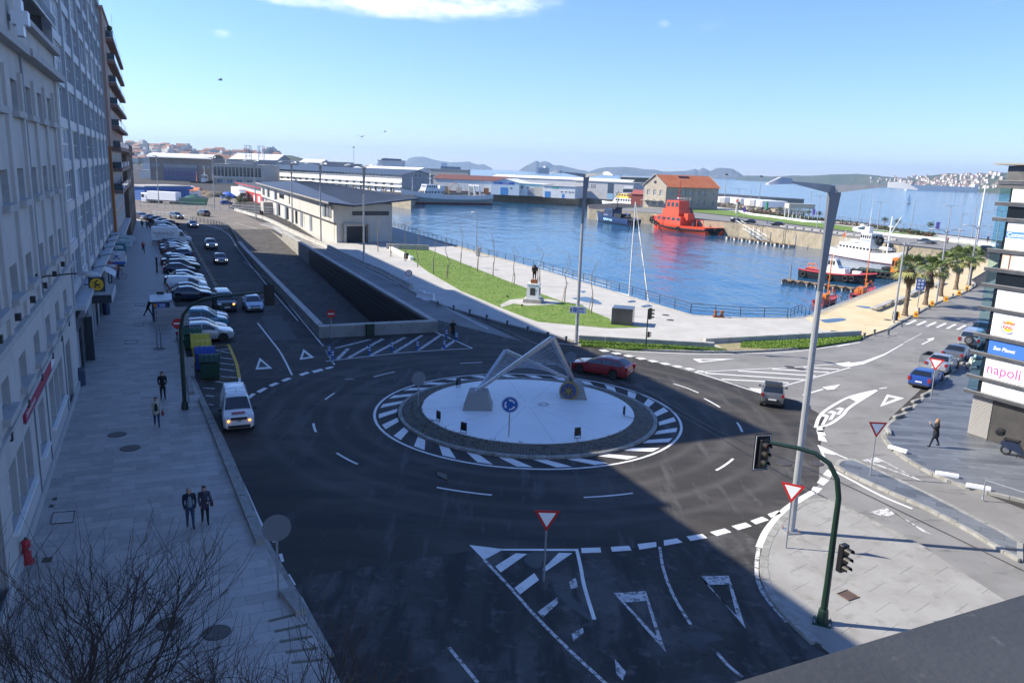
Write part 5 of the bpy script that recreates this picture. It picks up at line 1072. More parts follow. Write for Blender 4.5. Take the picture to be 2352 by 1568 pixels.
# --- traffic signs
def sign_post(name, label, cat, base, h, rz, kind, size=.9, back=False, grp=None, zb=0.0, tilt=0):
    t = thing(name, label, cat, (base[0], base[1], zb), rz, grp)
    MB().cyl((0,0,0),(0,0,h-size*.35),.038,n=8).build('post', GALV, t)
    yf = -.05; s_ = size/2
    if kind == 'yield':
        tri = lambda k, y: [(-s_*k,y,h-.02-(1-k)*s_*.577), (0,y,h-.02-s_*1.732*k-(1-k)*s_*.577), (s_*k,y,h-.02-(1-k)*s_*.577)]
        MB().loft([tri(1.0,-.04),tri(1.0,-.055)],0,True,True).build('red_border', RED, t); MB().poly(tri(.68,-.058)).build('white_face', SIGNW, t)
        fixn(MB().loft([tri(1.0,-.036),tri(1.0,-.039)],0,True,True).build('back_plate', GALV, t))
    else:
        D = Matrix.Translation((0,-.04,h-s_)) @ Matrix.Rotation(R(90),4,'X')
        MB(D).lathe([(s_,0),(s_,.012)],n=28).build('plate', mat('sign_back_dark', (.17,.19,.215), .5, .3) if back else {'round':BLUE,'noentry':RED,'noped':RED}[kind], t)
        if kind == 'round' and not back:
            MB(D).lathe([(s_*.97,.013),(s_*.9,.013)],n=28,capa=False,capb=False).build('rim', WHITE, t)
            for k in range(3):
                mb = MB(D @ Matrix.Rotation(R(120*k+20),4,'Z')); pts = [(s_*.55*math.cos(R(a)),s_*.55*math.sin(R(a)),.014) for a in range(0,70,10)]
                for i in range(len(pts)-1):
                    q = lambda p, k2: (p[0]*k2, p[1]*k2, .015); mb.poly([q(pts[i],.84),q(pts[i],1.16),q(pts[i+1],1.16),q(pts[i+1],.84)])
                c_ = Vector((s_*.55*math.cos(R(60)),s_*.55*math.sin(R(60)),.015)); tg = Vector((-math.sin(R(60)),math.cos(R(60)),0)); rd = Vector((math.cos(R(60)),math.sin(R(60)),0)); mb.poly([c_-rd*s_*.2, c_+rd*s_*.2, c_+tg*s_*.3]); mb.build('arrow', WHITE, t)
        if kind == 'noentry' and not back: MB().box(-s_*.7,s_*.7,-.06,-.054,h-s_-s_*.16,h-s_+s_*.16).build('bar', WHITE, t)
        if kind == 'noped':
            MB(D).lathe([(s_*.76,.013),(s_*.76,.016)],n=24).build('face', WHITE, t); MB().box(-.03,.03,-.062,-.058,h-s_-.14,h-s_+.1).build('figure', BLACK, t); MB().box(-.02,.02,-.062,-.058,h-s_+.11,h-s_+.17).build('figure_head', BLACK, t); MB().box(-.3,.3,-.06,-.045,h-size-.25,h-size-.05).build('plate', WHITE, t)
        if back:
            for dx in (-.28,.28): MB().box(dx*size-.03,dx*size+.03,-.03,-.015,h-s_-.02,h-s_+.03).build('clamp', DARKMETAL, t)
    return t
def face_to(p, q): return math.atan2(q[1]-p[1], q[0]-p[0]) + R(90)
b = G(1249,1335); sign_post('give_way_sign', 'give way triangle standing in the painted wedge with a disc behind it', 'sign', b, 2.9, face_to(b,(2,0)), 'yield', .95)
b = G(1804,1264); sign_post('give_way_sign', 'give way triangle beside the tall lamp post on the grey island', 'sign', b, 2.98, face_to(b,(0,0))-.15, 'yield', .95)
b = G(1998,1096); sign_post('give_way_sign', 'give way triangle on the slate divider island', 'sign', b, 2.95, face_to(b,(0,10))+.55, 'yield', .95, zb=.1)
b = G(2137,920); sign_post('give_way_sign', 'give way triangle on the slate pavement behind the blue estate car', 'sign', b, 3.0, face_to(b,(0,0))-.2, 'yield', 1.0, zb=.1)
b = G(1168,1018); sign_post('roundabout_sign', 'blue roundabout sign with three white arrows facing the near road', 'sign', b, 2.45, face_to(b,(0,0)), 'round', .95, zb=.3)
b = G(960,945); sign_post('roundabout_sign', 'grey back of a round sign beside the parked van side of the island', 'sign', b, 2.3, face_to(b,(0,0))+.3, 'round', .9, back=True, zb=.3)
b = G(1308,890); sign_post('roundabout_sign', 'grey back of a round sign in front of the red estate car', 'sign', b, 2.35, face_to(b,(0,0))-.3, 'round', .8, back=True, zb=.3)
b = G(640,1375); sign_post('round_sign', 'large grey back of a round sign at the edge of the left pavement', 'sign', b, 3.1, face_to(b,(0,0))+.1, 'round', .98, back=True, zb=.1)
b = G(761,778); sign_post('no_entry_sign', 'no entry disc with a small board at the corner of the underpass wall', 'sign', b, 2.6, face_to(b,(0,0)), 'noentry', .75)
b = G(412,815); sign_post('no_entry_sign', 'no entry disc beside the recycling bins', 'sign', b, 2.9, face_to(b,(0,0)), 'noentry', .8)
b = G(939,668); sign_post('no_pedestrian_sign', 'round no pedestrians sign at the end of the concrete barriers', 'sign', b, 2.6, face_to(b,(0,0)), 'noped', .8)
t = thing('direction_sign', 'grey back of a wide direction board on twin posts beside the news kiosk', 'sign', G(366,802), ST_ROT-R(90))
for dx in (-.14,.14): MB().cyl((dx,0,.1),(dx,0,3.3),.045,n=8).build('post', GALV, t)
MB().box(-.05,2.3,-.02,.02,1.9,3.35).build('board', mat('sign_back', (.3,.32,.35), .5, .4), t);
for z in (2.1,2.7,3.15): MB().box(-.16,2.35,-.07,-.021,z,z+.07).build('rail', GALV, t)
t = thing('direction_sign', 'small grey back of a square board on a single post near the corner', 'sign', G(434,925), ST_ROT-R(90))
MB().cyl((0,0,.1),(0,0,2.9),.045,n=8).build('post', GALV, t); MB().box(-.42,.42,-.07,-.04,1.75,2.95).build('board', mat('sign_back', (.3,.32,.35), .5, .4), t)
for dx in (-.3,.3): MB().box(dx-.03,dx+.03,-.09,-.071,2.3,2.4).build('clamp', DARKMETAL, t)
# --- traffic lights
def signal_head(parent, loc, rz, backboard=False):
    h = MB().cbox((0,0,0),(.3,.22,.98),0,.02).build('signal_head', BLACK, parent); h.location = loc; h.rotation_euler = (0,0,rz)
    if backboard:
        MB().cbox((0,.06,0),(.62,.03,1.3),0,.012).build('backboard', BLACK, h); mb = MB(); w, k = .27, .61
        mb.tube([(-w,.042,-k),(w,.042,-k),(w,.042,k),(-w,.042,k),(-w,.042,-k)],.014,4); mb.build('white_border', WHITE, h)
    for i, c in enumerate(((.25,.01,.01),(.28,.14,.01),(.01,.2,.08))):
        z = .31-.31*i
        mb = MB(Matrix.Translation((0,-.11,z)) @ Matrix.Rotation(R(90),4,'X')); mb.lathe([(.11,0),(.11,.02)],n=16); mb.build('lens', mat('lens_%d' % i, c, .25), h)
        mb = MB(); rings = [[(.125*math.cos(R(a)),-.11-d,z+.125*math.sin(R(a))) for a in range(-20,201,20)] for d in (0,.24)]; mb.loft(rings,closed=False); mb.build('visor', BLACK, h)
    return h
b = G(1888,1430,.12); t = thing('traffic_light', 'dark green traffic light mast with curved arm on the grey island', 'traffic light', b, face_to(b,(0,0)))
top = [(0,0,0),(.01,0,1.5),(0,0,3.2),(-.0,0,4.6),(-.12,0,5.25),(-.42,0,5.75),(-.9,0,6.02),(-1.5,0,6.1),(-2.35,0,6.12)]
MB().tube(top,[.13,.115,.105,.095,.09,.085,.08,.075,.07],10).build('mast', GREENPOLE, t); MB().cbox((0,0,.03),(.62,.5,.06)).build('base_plate', GREENPOLE, t); MB().lathe([(.2,.06),(.16,.5),(.14,.55)],n=12).build('base_sleeve', GREENPOLE, t)
for dx in (-.25,.25):
    for dy in (-.19,.19): MB().cyl((dx,dy,.06),(dx,dy,.14),.025,n=6).build('bolt', GALV, t)
signal_head(t, (-2.55,0,5.72), R(38), True); signal_head(t, (.36,-.02,2.55), R(50))
b = G(425,940,.1); t = thing('traffic_light', 'dark green traffic light mast whose arm reaches over the left street', 'traffic light', b, face_to(b,(0,0)))
z1 = HT(425,940,600,655);
MB().tube([(0,0,0),(0,0,3),(.0,0,5.0),(.18,0,5.8),(.6,0,6.35),(1.3,0,6.7),(2.2,0,6.85),(4.9,0,7.05)],[.13,.12,.11,.1,.09,.085,.08,.07],10).build('mast', GREENPOLE, t); MB().lathe([(.22,0),(.17,.5)],n=10).build('base_sleeve', GREENPOLE, t)
signal_head(t, (5.1,0,6.85), R(170), True)
b = G(1483,797,.15); t = thing('traffic_light', 'slim green traffic light post in the lawn strip by the harbour', 'traffic light', b, face_to(b,(0,0)))
MB().cyl((0,0,0),(0,0,3.4),.055,n=8).build('mast', GREENPOLE, t); signal_head(t, (.18,0,3.0), R(65)); h_ = signal_head(t, (.16,0,1.15), R(80)); h_.scale = (.7,.7,.5)
# --- tall lamp posts
def tall_lamp(px, label, H=14.7, rz=0, armk=1.0, base=True):
    p = px if isinstance(px, Vector) else G(*px); t = thing('street_lamp', label, 'street lamp', p, rz, 'tall grey street lamps with split heads')
    MB().lathe([(.16,.05),(.15,2),(.125,10.5)],n=12).build('column', GREYPOLE, t)
    mb = MB(); mb.loft([[(-.1,-.06,10.3),(.1,-.06,10.3),(.1,.06,10.3),(-.1,.06,10.3)],[(-.11,-.07,H-2),(.2,-.07,H-2),(.2,.07,H-2),(-.11,.07,H-2)],[(-.13,-.09,H-.3),(.36,-.09,H-.3),(.36,.09,H-.3),(-.13,.09,H-.3)],[(-.1,-.07,H),(.26,-.07,H),(.26,.07,H),(-.1,.07,H)]],0,True,True); mb.build('flared_head', mat('lamp_head_grey', (.2,.215,.24), .45, .3), t)
    for s_ in (-1,1):
        RM = Matrix.Rotation(R(-36 if s_ > 0 else 6),4,'Z')
        MB(RM).loft([[(s_*.1,-.06,H-.3),(s_*.1,.06,H-.3),(s_*.1,.06,H+.02),(s_*.1,-.06,H+.02)],[(s_*1.9*armk,-.04,H+.03),(s_*1.9*armk,.04,H+.03),(s_*1.9*armk,.04,H+.1),(s_*1.9*armk,-.04,H+.1)]],0,True,True).build('arm', GREYPOLE, t)
        x = s_*1.95*armk; mb = MB(RM); mb.loft([[(x,-.1,H+.0),(x,.1,H+.0),(x,.08,H+.2),(x,-.08,H+.2)],[(x+s_*.5,-.19,H-.02),(x+s_*.5,.19,H-.02),(x+s_*.5,.1,H+.24),(x+s_*.5,-.1,H+.24)],[(x+s_*1.05,-.15,H-.06),(x+s_*1.05,.15,H-.06),(x+s_*1.05,.04,H+.0),(x+s_*1.05,-.04,H+.0)]],0,True,True); sharp(fixn(mb.build('luminaire', mat('luminaire_grey', (.5,.52,.54), .4), t)),50)
    if base:
        MB().cbox((0,0,.03),(.62,.62,.06)).build('base_plate', GALV, t)
        for dx in (-.24,.24):
            for dy in (-.24,.24): MB().cyl((dx,dy,.06),(dx,dy,.16),.025,n=6).build('bolt', RUST, t)
    return t
l0 = tall_lamp(G(1816,1220,.13), 'tall grey lamp post on the grey slab island with sign beside it', rz=R(12))
l1 = tall_lamp(G(1323,787,.13), 'tall lamp post carrying a small parking sign at the lawn strip', rz=R(-8)); MB().box(-.7,.75,-.2,-.16,2.7,3.3).build('parking_board', SIGNW, l1); MB().box(-.4,-.1,-.21,-.201,2.85,3.2).build('parking_symbol', BLUE, l1); text_mesh('P', .32, WHITE, 'lettering', l1, (-.33,-.213,2.9), ext=.002); text_mesh("O'BERBES", .2, BLACK, 'lettering', l1, (-.04,-.203,3.05), ext=.002, sx=.7); text_mesh('e Illas Cíes', .2, NAVY, 'lettering', l1, (-.04,-.203,2.8), ext=.002, sx=.7)
MB().poly([(-.62,-.203,2.82),(-.54,-.203,2.82),(-.54,-.203,3.0),(-.48,-.203,3.0),(-.58,-.203,3.15),(-.68,-.203,3.0),(-.62,-.203,3.0)]).build('arrow', BLACK, l1)
for px, lab in (((836,603),'tall lamp post nearest the harbour end of the pale hall'), ((737.5,555),'tall lamp post at the near part of the pale hall'), ((672,523),'tall lamp post at the middle of the pale hall'), ((588,502.5),'tall lamp post at the far entrance of the pale hall')): tall_lamp(px, lab, rz=R(-15), base=False)
for px, lab in (((493,481),'tall lamp post where the road bends past the hall'), ((365,470),'tall lamp post in front of the parked white trailers')): tall_lamp(px, lab, H=15.2, rz=R(-15), base=False)
def pier_lamp(px, H, label, rz=0.0, single=False, z=0.0):
    p = G(*px, z); t = thing('pier_lamp', label, 'street lamp', p, rz, 'slim grey lamps on the piers')
    MB().lathe([(.13,0),(.09,H)],n=8).build('column', GREYPOLE, t)
    for s_ in ((1,) if single else (-1,1)):
        MB().tube([(0,0,H-.5),(s_*.5,0,H-.08),(s_*1.4,0,H+.02)],.05,5).build('arm', GREYPOLE, t); MB().ball((s_*1.85,0,H),(.55,.2,.1),8,4).build('luminaire', mat('luminaire_grey', (.5,.52,.54), .4), t)
for px, y2, lab, sg_ in (((2052,742),557,'double armed lamp beside the first palm',0), ((2150,695),528,'double armed lamp beside the blue notice board',0), ((2224,658),519,'double armed lamp behind the palms at the bend',0)): pier_lamp(px, HT(*px,px[0]+20,y2), lab, R(5), z=.1)
for (x, y, yt, lab, sg_) in ((1690,515,433,'quay lamp beside the two dark parked cars',0), (1720,490,435,'lamp behind the garden with the white wall',1), (1875,527,449,'quay lamp beside the row of stone blocks',0), (1858,498,440,'single lamp by the sea fence near the steel trestle',1), (2013,540,463,'quay lamp behind the white pilot ship',0), (1972,505,449,'single lamp by the sea fence with shrubs',1), (2093,523,459,'single lamp by the sea fence behind the pilot ship',1), (2172,560,472,'quay lamp behind the palms',0), (2232,545,470,'single lamp at the end of the sea fence',1), (2200,560,491,'curved single lamp by the white bench wall',1), (2245,560,486,'curved single lamp next to the tall flag mast',1), (2285,575,482,'double lamp partly behind the glass building',0), (1477,478,423,'lamp in front of the customs house gable',0), (1567,478,427,'lamp in front of the long wall of the customs house',0), (1396,455,418,'lamp post by the grey warehouse',0)):
    pier_lamp((x,y), HT(x,y,x+(yt-y)*-.11,yt), lab, R(8), bool(sg_))
for (x, y, yt, lab) in ((1663,470,400,'tall floodlight mast on the container quay'), (1742,472,404,'tall floodlight mast at the rocky end of the container quay'), (813,415,338,'tall floodlight mast behind the fish hall')):
    p = G(x, y+ (0 if x > 900 else 5)); H = HT(x,y+(0 if x > 900 else 5),x,yt); t = thing('floodlight_mast', lab, 'mast', p, 0); MB().lathe([(.25,0),(.14,H)],n=8).build('column', GREYPOLE, t); MB().lathe([(.9,H-.5),(.9,H+.2)],n=10).build('lamp_ring', DARKMETAL, t)
p = G(2240,575); H = HT(2240,575,2263,425); t = thing('flag_mast', 'very tall white mast at the end of the palm walk', 'mast', p, 0); MB().lathe([(.3,0),(.16,H)],n=10).build('column', WHITE, t); MB().cbox((0,0,.3),(1.2,1.2,.6)).build('plinth', CAPC, t)
p = G(1094,588,.12); t = thing('quay_lamp', 'old single white lamp at the harbour railing beside a grey box', 'street lamp', p, 0); H = HT(1094,588,1088,490); MB().lathe([(.09,0),(.05,H-.3)],n=8).build('column', GALV, t); MB().tube([(0,0,H-.4),(-.15,0,H-.05),(-.5,0,H+.1)],.045,6).build('arm', GALV, t); MB().ball((-.75,0,H+.12),(.35,.14,.1),8,5).build('luminaire', WHITE, t)
mb = MB(); mb.cbox((0,0,.75),(.5,.4,1.5),0,.03); o = mb.build('quay_service_box', CAPC); o.location = G(1099,589,.12); tag(o, 'small pale service box at the foot of the quay lamp', 'box')
# --- harbour railing: posts and rails
RAILM = mat('railing_grey', (.07,.085,.10), .5, .4)
def railing(name, label, pts, z, h=1.0, step=3.0, rails=3, pm=RAILM, rm=RAILM, r=.035, maxp=80, post=None):
    pts = [Vector((q[0],q[1])) for q in pts]; t = thing(name, label, 'railing', (pts[0].x, pts[0].y, z)); o = pts[0]; d = [0]
    for a, b in zip(pts, pts[1:]): d.append(d[-1]+(b-a).length)
    def at(s_):
        for i in range(len(pts)-1):
            if s_ <= d[i+1]+1e-6: return pts[i]+(pts[i+1]-pts[i])*((s_-d[i])/max(1e-6,d[i+1]-d[i]))-o
        return pts[-1]-o
    n_ = min(maxp, max(2, int(d[-1]/step)+1)); pmesh = MB().lathe([(r*2.2,0),(r*1.3,.12),(r*1.2,h)],n=6).mesh('post', pm)
    for i in range(n_): q = at(d[-1]*i/(n_-1)); inst('post', post or pmesh, t, (q.x,q.y,0))
    for k in range(rails):
        zz = h*(k+1)/rails-.03; MB().tube([(q.x-o.x,q.y-o.y,zz) for q in pts], r*(.8 if k < rails-1 else 1.0), 5).build('rail', rm, t)
    return t
railing('harbour_railing', 'long grey railing with three rails along the promenade edge', [G(900,519.5), G(976,544), G(1093,581), G(1255,622), G(1440,676), G(1586,721)], .14, 1.05, 3.1)
railing('harbour_railing', 'grey railing along the short corner of the basin', [G(1586,721), G(1715,730), G(1808,732)], .14, 1.05, 2.4, maxp=14)
railing('harbour_railing', 'sloping railing of the steps between the promenade and yellow quay', [G(1815,731), G(1838,722), G(1849,728)], .14, 1.0, 1.2, maxp=8)
railing('harbour_railing', 'grey railing along the yellow paved quay', [G(1858,724), G(1952,687), G(2057,647), G(2120,624)], .14, 1.05, 2.6, maxp=30)
railing('gangway_railing', 'white truss railing of the gangway below the promenade', [G(1236,616,-.2), G(1330,644,-.2), G(1400,664,-.2)], -.4, 1.0, 1.6, 2, WHITE, WHITE, maxp=22)
railing('road_railing', 'dark metal barrier on the bend above the ramp', [S(112,18.0)[:2], S(125,18.5)[:2], S(138,19.0)[:2], S(148,19.2)[:2], S(158,18.2)[:2], S(166,16.2)[:2], S(174,13)[:2]], 0, 1.0, 2.0, 3, DARKMETAL, DARKMETAL, .05)
railing('road_railing', 'pale tubular barrier at the far bend', [S(175,12.6)[:2], S(186,9)[:2], S(196,4)[:2]], 0, 1.0, 2.2, 2, GALV, GALV, .045)
railing('stair_railing', 'slim handrail of the underpass stair on the divider island', [G(2256,1150)[:2], G(2352,1182)[:2], G(2420,1210)[:2]], .1, 1.0, 2.5, 1, GALV, GALV, .03)
railing('port_fence', 'tall grey mesh fence round the trailer yard', [S(196,35)[:2],S(210,25)[:2],S(225,5)[:2],S(238,-20)[:2]], 0, 2.2, 2.6, 3, GALV, GALV, .04)
FENCEG = mat('fence_steel', (.45,.47,.5), .5, .4)
t = thing('sea_fence', 'long pale steel panel fence along the open sea', 'fence', SHORE[1]); fo = Vector(SHORE[1])
fl = [Vector(q) for q in SHORE[0:7]]
for a, b in zip(fl, fl[1:]):
    n_ = max(1, int((b-a).length/3.2)); n_ = min(n_, 26)
    for i in range(n_):
        q = a.lerp(b, i/n_)-fo; e = a.lerp(b, (i+1)/n_)-fo
        MB().box(-.06,.06,-.06,.06,0,2.2).build('fence_post', FENCEG, t).location = (q.x,q.y,0)
        mb = MB(); dd_ = (e-q).normalized()*.1
        for z in (.25,1.2,2.1): mb.tube([(q.x,q.y,z),(e.x,e.y,z)],.025,4)
        for k in range(1,12): w = q.lerp(e,k/12); mb.tube([(w.x,w.y,.2),(w.x,w.y,2.1)],.014,3)
        mb.build('fence_panel', FENCEG, t)
t = thing('barrier_wall', 'line of low pale concrete barriers in front of the hall', 'wall', G(945,665))
bo = G(945,665); bl = [Vector(G(x,y)[:2]) for x,y in ((945,665),(880,630),(838,612),(786,588),(742,566),(700,548),(665,532),(632,515),(605,503),(570,493),(540,484))]
for a, b in zip(bl, bl[1:]):
    n_ = max(1, int((b-a).length/5.0));
    for i in range(n_):
        p, q = a.lerp(b,i/n_+.006), a.lerp(b,(i+1)/n_-.006); d_ = (q-p).normalized(); nn_ = Vector((-d_.y,d_.x)); mb = MB(Matrix.Translation(-bo)); rings = []
        for w, z in ((.3,0),(.3,.15),(.2,.35),(.18,.75)): rings.append([(*(p-nn_*w),z),(*(q-nn_*w),z),(*(q+nn_*w),z),(*(p+nn_*w),z)])
        mb.loft(rings,0,False,True); mb.build('barrier', CAPC, t)
for i, (x, y) in enumerate(((968,684),(985,690))):
    p = G(x,y); mb = MB(); mb.loft([[(-.8,-.3,0),(.8,-.3,0),(.8,.3,0),(-.8,.3,0)],[(-.8,-.12,.4),(.8,-.12,.4),(.8,.12,.4),(-.8,.12,.4)],[(-.75,-.1,.85),(.75,-.1,.85),(.75,.1,.85),(-.75,.1,.85)]],0,False,True)
    o = mb.build('plastic_barrier', SIGNW); o.location = p; o.rotation_euler = (0,0,ST_ROT+.2+i*.3); tag(o, ('white plastic barrier beyond the concrete wall end', 'white plastic barrier at the start of the bollard row')[i], 'barrier', 'plastic barriers')
for px, ang, lab in (((c3(375,1180)), .9, 'white kerb block at the tip of the slate pavement'), (c3(760,1380), .42, 'white kerb block beside the underpass lane'), (c3(1005,1478), .45, 'white kerb block near the stair rail'), (c3(300,1040), 1.9, 'dark kerb block on the curve of the slate pavement'), (c3(380,920), 2.55, 'kerb block on the bend by the give way triangle'), (c3(445,860), 2.5, 'kerb block halfway along the slate edge'), (c3(515,800), 2.45, 'kerb block closest to the give way post'), (c3(585,750), 2.4, 'kerb block behind the blue estate car'), (c3(740,622), 2.35, 'kerb block beside the silver saloon'), (c3(805,560), 2.35, 'kerb block beside the grey saloon'), (c3(885,500), 2.35, 'kerb block near the cream scooter')):
    p = G(*px, .13); d_ = MB(); d_.cbox((0,0,.1),(1.1,.24,.2),0,.03); o = d_.build('kerb_block', KERB if 'white' not in lab else SIGNW); o.location = p; o.rotation_euler = (0,0,-ang if ang < 1.5 else math.pi-ang); tag(o, lab, 'kerb block', 'blocks along the slate kerb')
for (a, b, lab) in (((462,918),(598,1250),'long low stone kerb plank along the left pavement'), ((652,1362),(692,1412),'short stone kerb plank by the crossing'), ((428,845),(440,905),'short kerb plank beside the recycling bins')):
    p, q = G(*a,.13), G(*b,.13); mb = MB(); d_ = (q-p).normalized(); nn_ = Vector((-d_.y,d_.x,0))*.17; L_ = (q-p).length; t = thing('kerb_plank', lab, 'kerb', p)
    k = max(1,int(L_/2.2))
    for i in range(k):
        u0, u1 = p.lerp(q,i/k+.002)-p, p.lerp(q,(i+1)/k-.002)-p; MB().prism([(u0-nn_)[:2],(u1-nn_)[:2],(u1+nn_)[:2],(u0+nn_)[:2]],-.1,.2+rnd.uniform(-.008,.008)).build('stone', KERB, t)
mb = MB(); mb.lathe([(.17,0),(.15,.06),(.085,.16),(.08,.3),(.13,.42),(.14,.47),(.09,.52)],n=12); BOL = mb.mesh('bollard', RAILM, True)
BPX = [(1005,703),(1042,712),(1079,722),(1118,734),(1165,748),(1212,762),(1258,775),(1300,785),(2040,768),(2070,748),(2110,717),(2133,709),(2168,690),(2188,683),(2202,676),(2220,668),(2234,660),(2008,768),(1985,776)]
for i, (x, y) in enumerate(BPX):
    o = inst('mooring_bollard', BOL, None, G(x,y,.13)); tag(o, 'small cast iron bollard along the promenade kerb' if i < 8 else 'small cast iron bollard on the yellow paving kerb', 'bollard', 'cast iron bollards on the promenade kerb' if i < 8 else 'cast iron bollards by the yellow paving')
p = G(1650,728,.14); t = thing('double_bollard', 'rusty double mooring bollard at the basin corner', 'bollard', p)
MB().cbox((0,0,.06),(1.2,.5,.12)).build('base', RUST, t)
for dx in (-.35,.35): MB().lathe([(.17,.12),(.15,.5),(.22,.6),(.2,.7)],(dx,0,0),10).build('horn', RUST, t)
BP = mat('post_blue', (.02,.1,.36), .5)
for i, (x, y, lab) in enumerate(((764,826,'blue striped post at the triangle end of the hatching'), (848,815,'blue striped post below the underpass front wall'), (900,805,'blue striped post in the middle of the hatching'), (959,803,'blue striped post by the standing person'), (1020,800,'blue striped post at the hatching tip'), (1025,775,'blue striped post at the wall corner'), (1048,782,'blue striped post next to the standing person'), (756,815,'blue striped post closest to the no entry sign'))):
    t = thing('marker_post', lab, 'post', G(x,y), 0, 'blue marker posts round the hatched corner'); MB().lathe([(.12,0),(.11,.06),(.1,.07),(.1,.72),(.07,.78)],n=12).build('tube', BP, t)
    for z in (.38,.58): MB().lathe([(.104,z),(.104,z+.08)],n=12).build('white_band', SIGNW, t)
# --- statue on its plinth
p = G(1225,693,.17); statue = st = thing('statue', 'dark bronze standing figure on a white stepped plinth in the lawn', 'statue', p, R(-12))
MB().cbox((0,0,.22),(2.1,2.1,.44),0,.03).build('step', CAPC, st); MB().loft([[(-.72,-.72,.44),(.72,-.72,.44),(.72,.72,.44),(-.72,.72,.44)],[(-.66,-.66,2.05),(.66,-.66,2.05),(.66,.66,2.05),(-.66,.66,2.05)]],0,True,True).build('plinth', SIGNW, st); MB().cbox((0,0,2.11),(1.42,1.42,.12)).build('cap', SIGNW, st); MB().cbox((0,0,2.37),(.7,.7,.4)).build('bronze_base', RUST, st)
for a in (0, 90): MB(Matrix.Rotation(R(a),4,'Z')).box(-.3,.3,-.71,-.695,.85,1.7).build('plaque', mat('plaque', (.06,.055,.05), .5), st)
o = MB().cbox((0,0,.85),(2.1,2.1,1.7),0,.015).build('stone_cube', mat('black_marble', (.035,.038,.042), .2, col2=(.055,.06,.065), scale=.9)); o.location = G(1430,743,.13); o.rotation_euler = (0,0,R(-14)); tag(o, 'large polished black stone cube standing on the lawn end', 'monument')
for x, y, lab in ((1199,704,'small black spotlight in front of the statue plinth'), (1247,690,'small black spotlight right of the statue plinth'), (1166,683,'small black spotlight in the lawn left of the statue')):
    t = thing('ground_spotlight', lab, 'floodlight', G(x,y,.15), 0, 'spotlights round the statue'); MB().cbox((0,0,.16),(.2,.16,.2),0,.02).build('housing', BLACK, t); MB().cyl((0,0,0),(0,0,.08),.03,n=6).build('stake', BLACK, t)
def slab_wall(name, label, cat, a, b, w, h, m, z=.13):
    p, q = G(*a,z), G(*b,z); L_ = (q-p).length; t = thing(name, label, cat, p, math.atan2(q.y-p.y,q.x-p.x)); k = max(1,int(L_/2.4))
    for i in range(k): MB().cbox(((i+.5)*L_/k,0,h/2),(L_/k-.02,w,h),0,.02).build('block', m, t)
    return t
slab_wall('retaining_wall', 'low white wall behind the left lawn strip', 'wall', (1328,781), (1640,799), .42, .5, CAPC); slab_wall('retaining_wall', 'low white wall behind the right lawn strip', 'wall', (1617,789), (1975,770), .42, .5, CAPC)
slab_wall('stone_bench', 'long white bench along the head of the lawn', 'bench', (898,573), (946,597), .6, .5, SIGNW); slab_wall('garden_wall', 'low concrete wall across the head of the lawn', 'wall', (888,571), (985,575), .35, .9, CAPC)
for a, b, lab in (((2006,715),(2049,697),'concrete bench nearest the first palm'), ((2051,700),(2078,687),'concrete bench behind the first palm'), ((2086,683),(2112,668),'concrete bench between the second and third palms'), ((2143,661),(2165,650),'concrete bench behind the third palm')):
    p, q = G(*a,.13), G(*b,.13); L_ = (q-p).length; t = thing('concrete_bench', lab, 'bench', p, math.atan2(q.y-p.y,q.x-p.x), 'concrete benches on the yellow quay')
    MB().cbox((L_/2,0,.38),(L_,.7,.16),0,.02).build('seat', CAPC, t)
    for x in (.3,L_/2,L_-.3): MB().cbox((x,0,.15),(.35,.6,.298)).build('leg', CAPC, t)
for i in range(14):
    u0 = i/13; x, y = 1800+u0*250, 522+u0*30; o = MB().cbox((0,0,.25),(2.2,.9,.5),0,.05).build('stone_block', CAPC); o.location = G(x,y); o.rotation_euler = (0,0,R(-50)); tag(o, 'pale stone block in the row along the pier edge', 'stone block', 'stone blocks along the pier edge')
def bin_(px, h, r, m, lab, z=.13):
    t = thing('litter_bin', lab, 'bin', G(*px,z)); MB().lathe([(r*.9,0),(r,.05),(r,h*.85),(r*1.06,h*.88),(r*.95,h)],n=16).build('body', m, t); MB().lathe([(r*.6,h+.001),(r*.55,h+.03)],n=14).build('lid', DARKMETAL, t)
DBLUE = mat('bin_blue', (.03,.05,.09), .5)
for px, lab in (((185,885),'tall dark litter bin against the granite wall'), ((245,722),'tall dark litter bin under the grey canopy'), ((268,632),'tall dark litter bin beside the cyclist'), ((297,565),'tall dark litter bin by the cafe sign')): bin_(px, 1.15, .33, DBLUE, lab)
bin_((933,594), .9, .4, BLACK, 'black litter bin beside the white lawn bench'); bin_((2055,735), .95, .3, BLACK, 'black litter bin beside the double armed lamp near the crossing')
for px, lab in (((254,668),'red plant pot with round shrub by the shop door'), ((250,680),'second red plant pot with round shrub by the shop door')):
    t = thing('plant_pot', lab, 'plant', G(*px,.13)); MB().lathe([(.2,0),(.28,.5)],n=12).build('pot', RED, t); mb = MB(); mb.ball((0,0,.72),(.3,.3,.3),10,6); mb.build('shrub', mat('shrub', (.03,.08,.03), .9, col2=(.05,.12,.04), scale=8, bump=1.0, bscale=20), t)
t = thing('cafe_board', 'small white a-frame menu board on the far pavement', 'sign', G(307,555,.13), ST_ROT-R(70)); MB().loft([[(-.35,-.25,0),(.35,-.25,0)],[(-.35,0,1.1),(.35,0,1.1)],[(-.35,.25,0),(.35,.25,0)]],closed=False).build('board', SHOPW, t); MB().box(-.37,.37,-.02,.02,1.1,1.15).build('top_bar', SHOPT, t)
p = G(64,1291,.13); t = thing('fire_hydrant', 'red fire hydrant at the foot of the granite wall', 'hydrant', p); HY = mat('hydrant_red', (.45,.02,.035), .4)
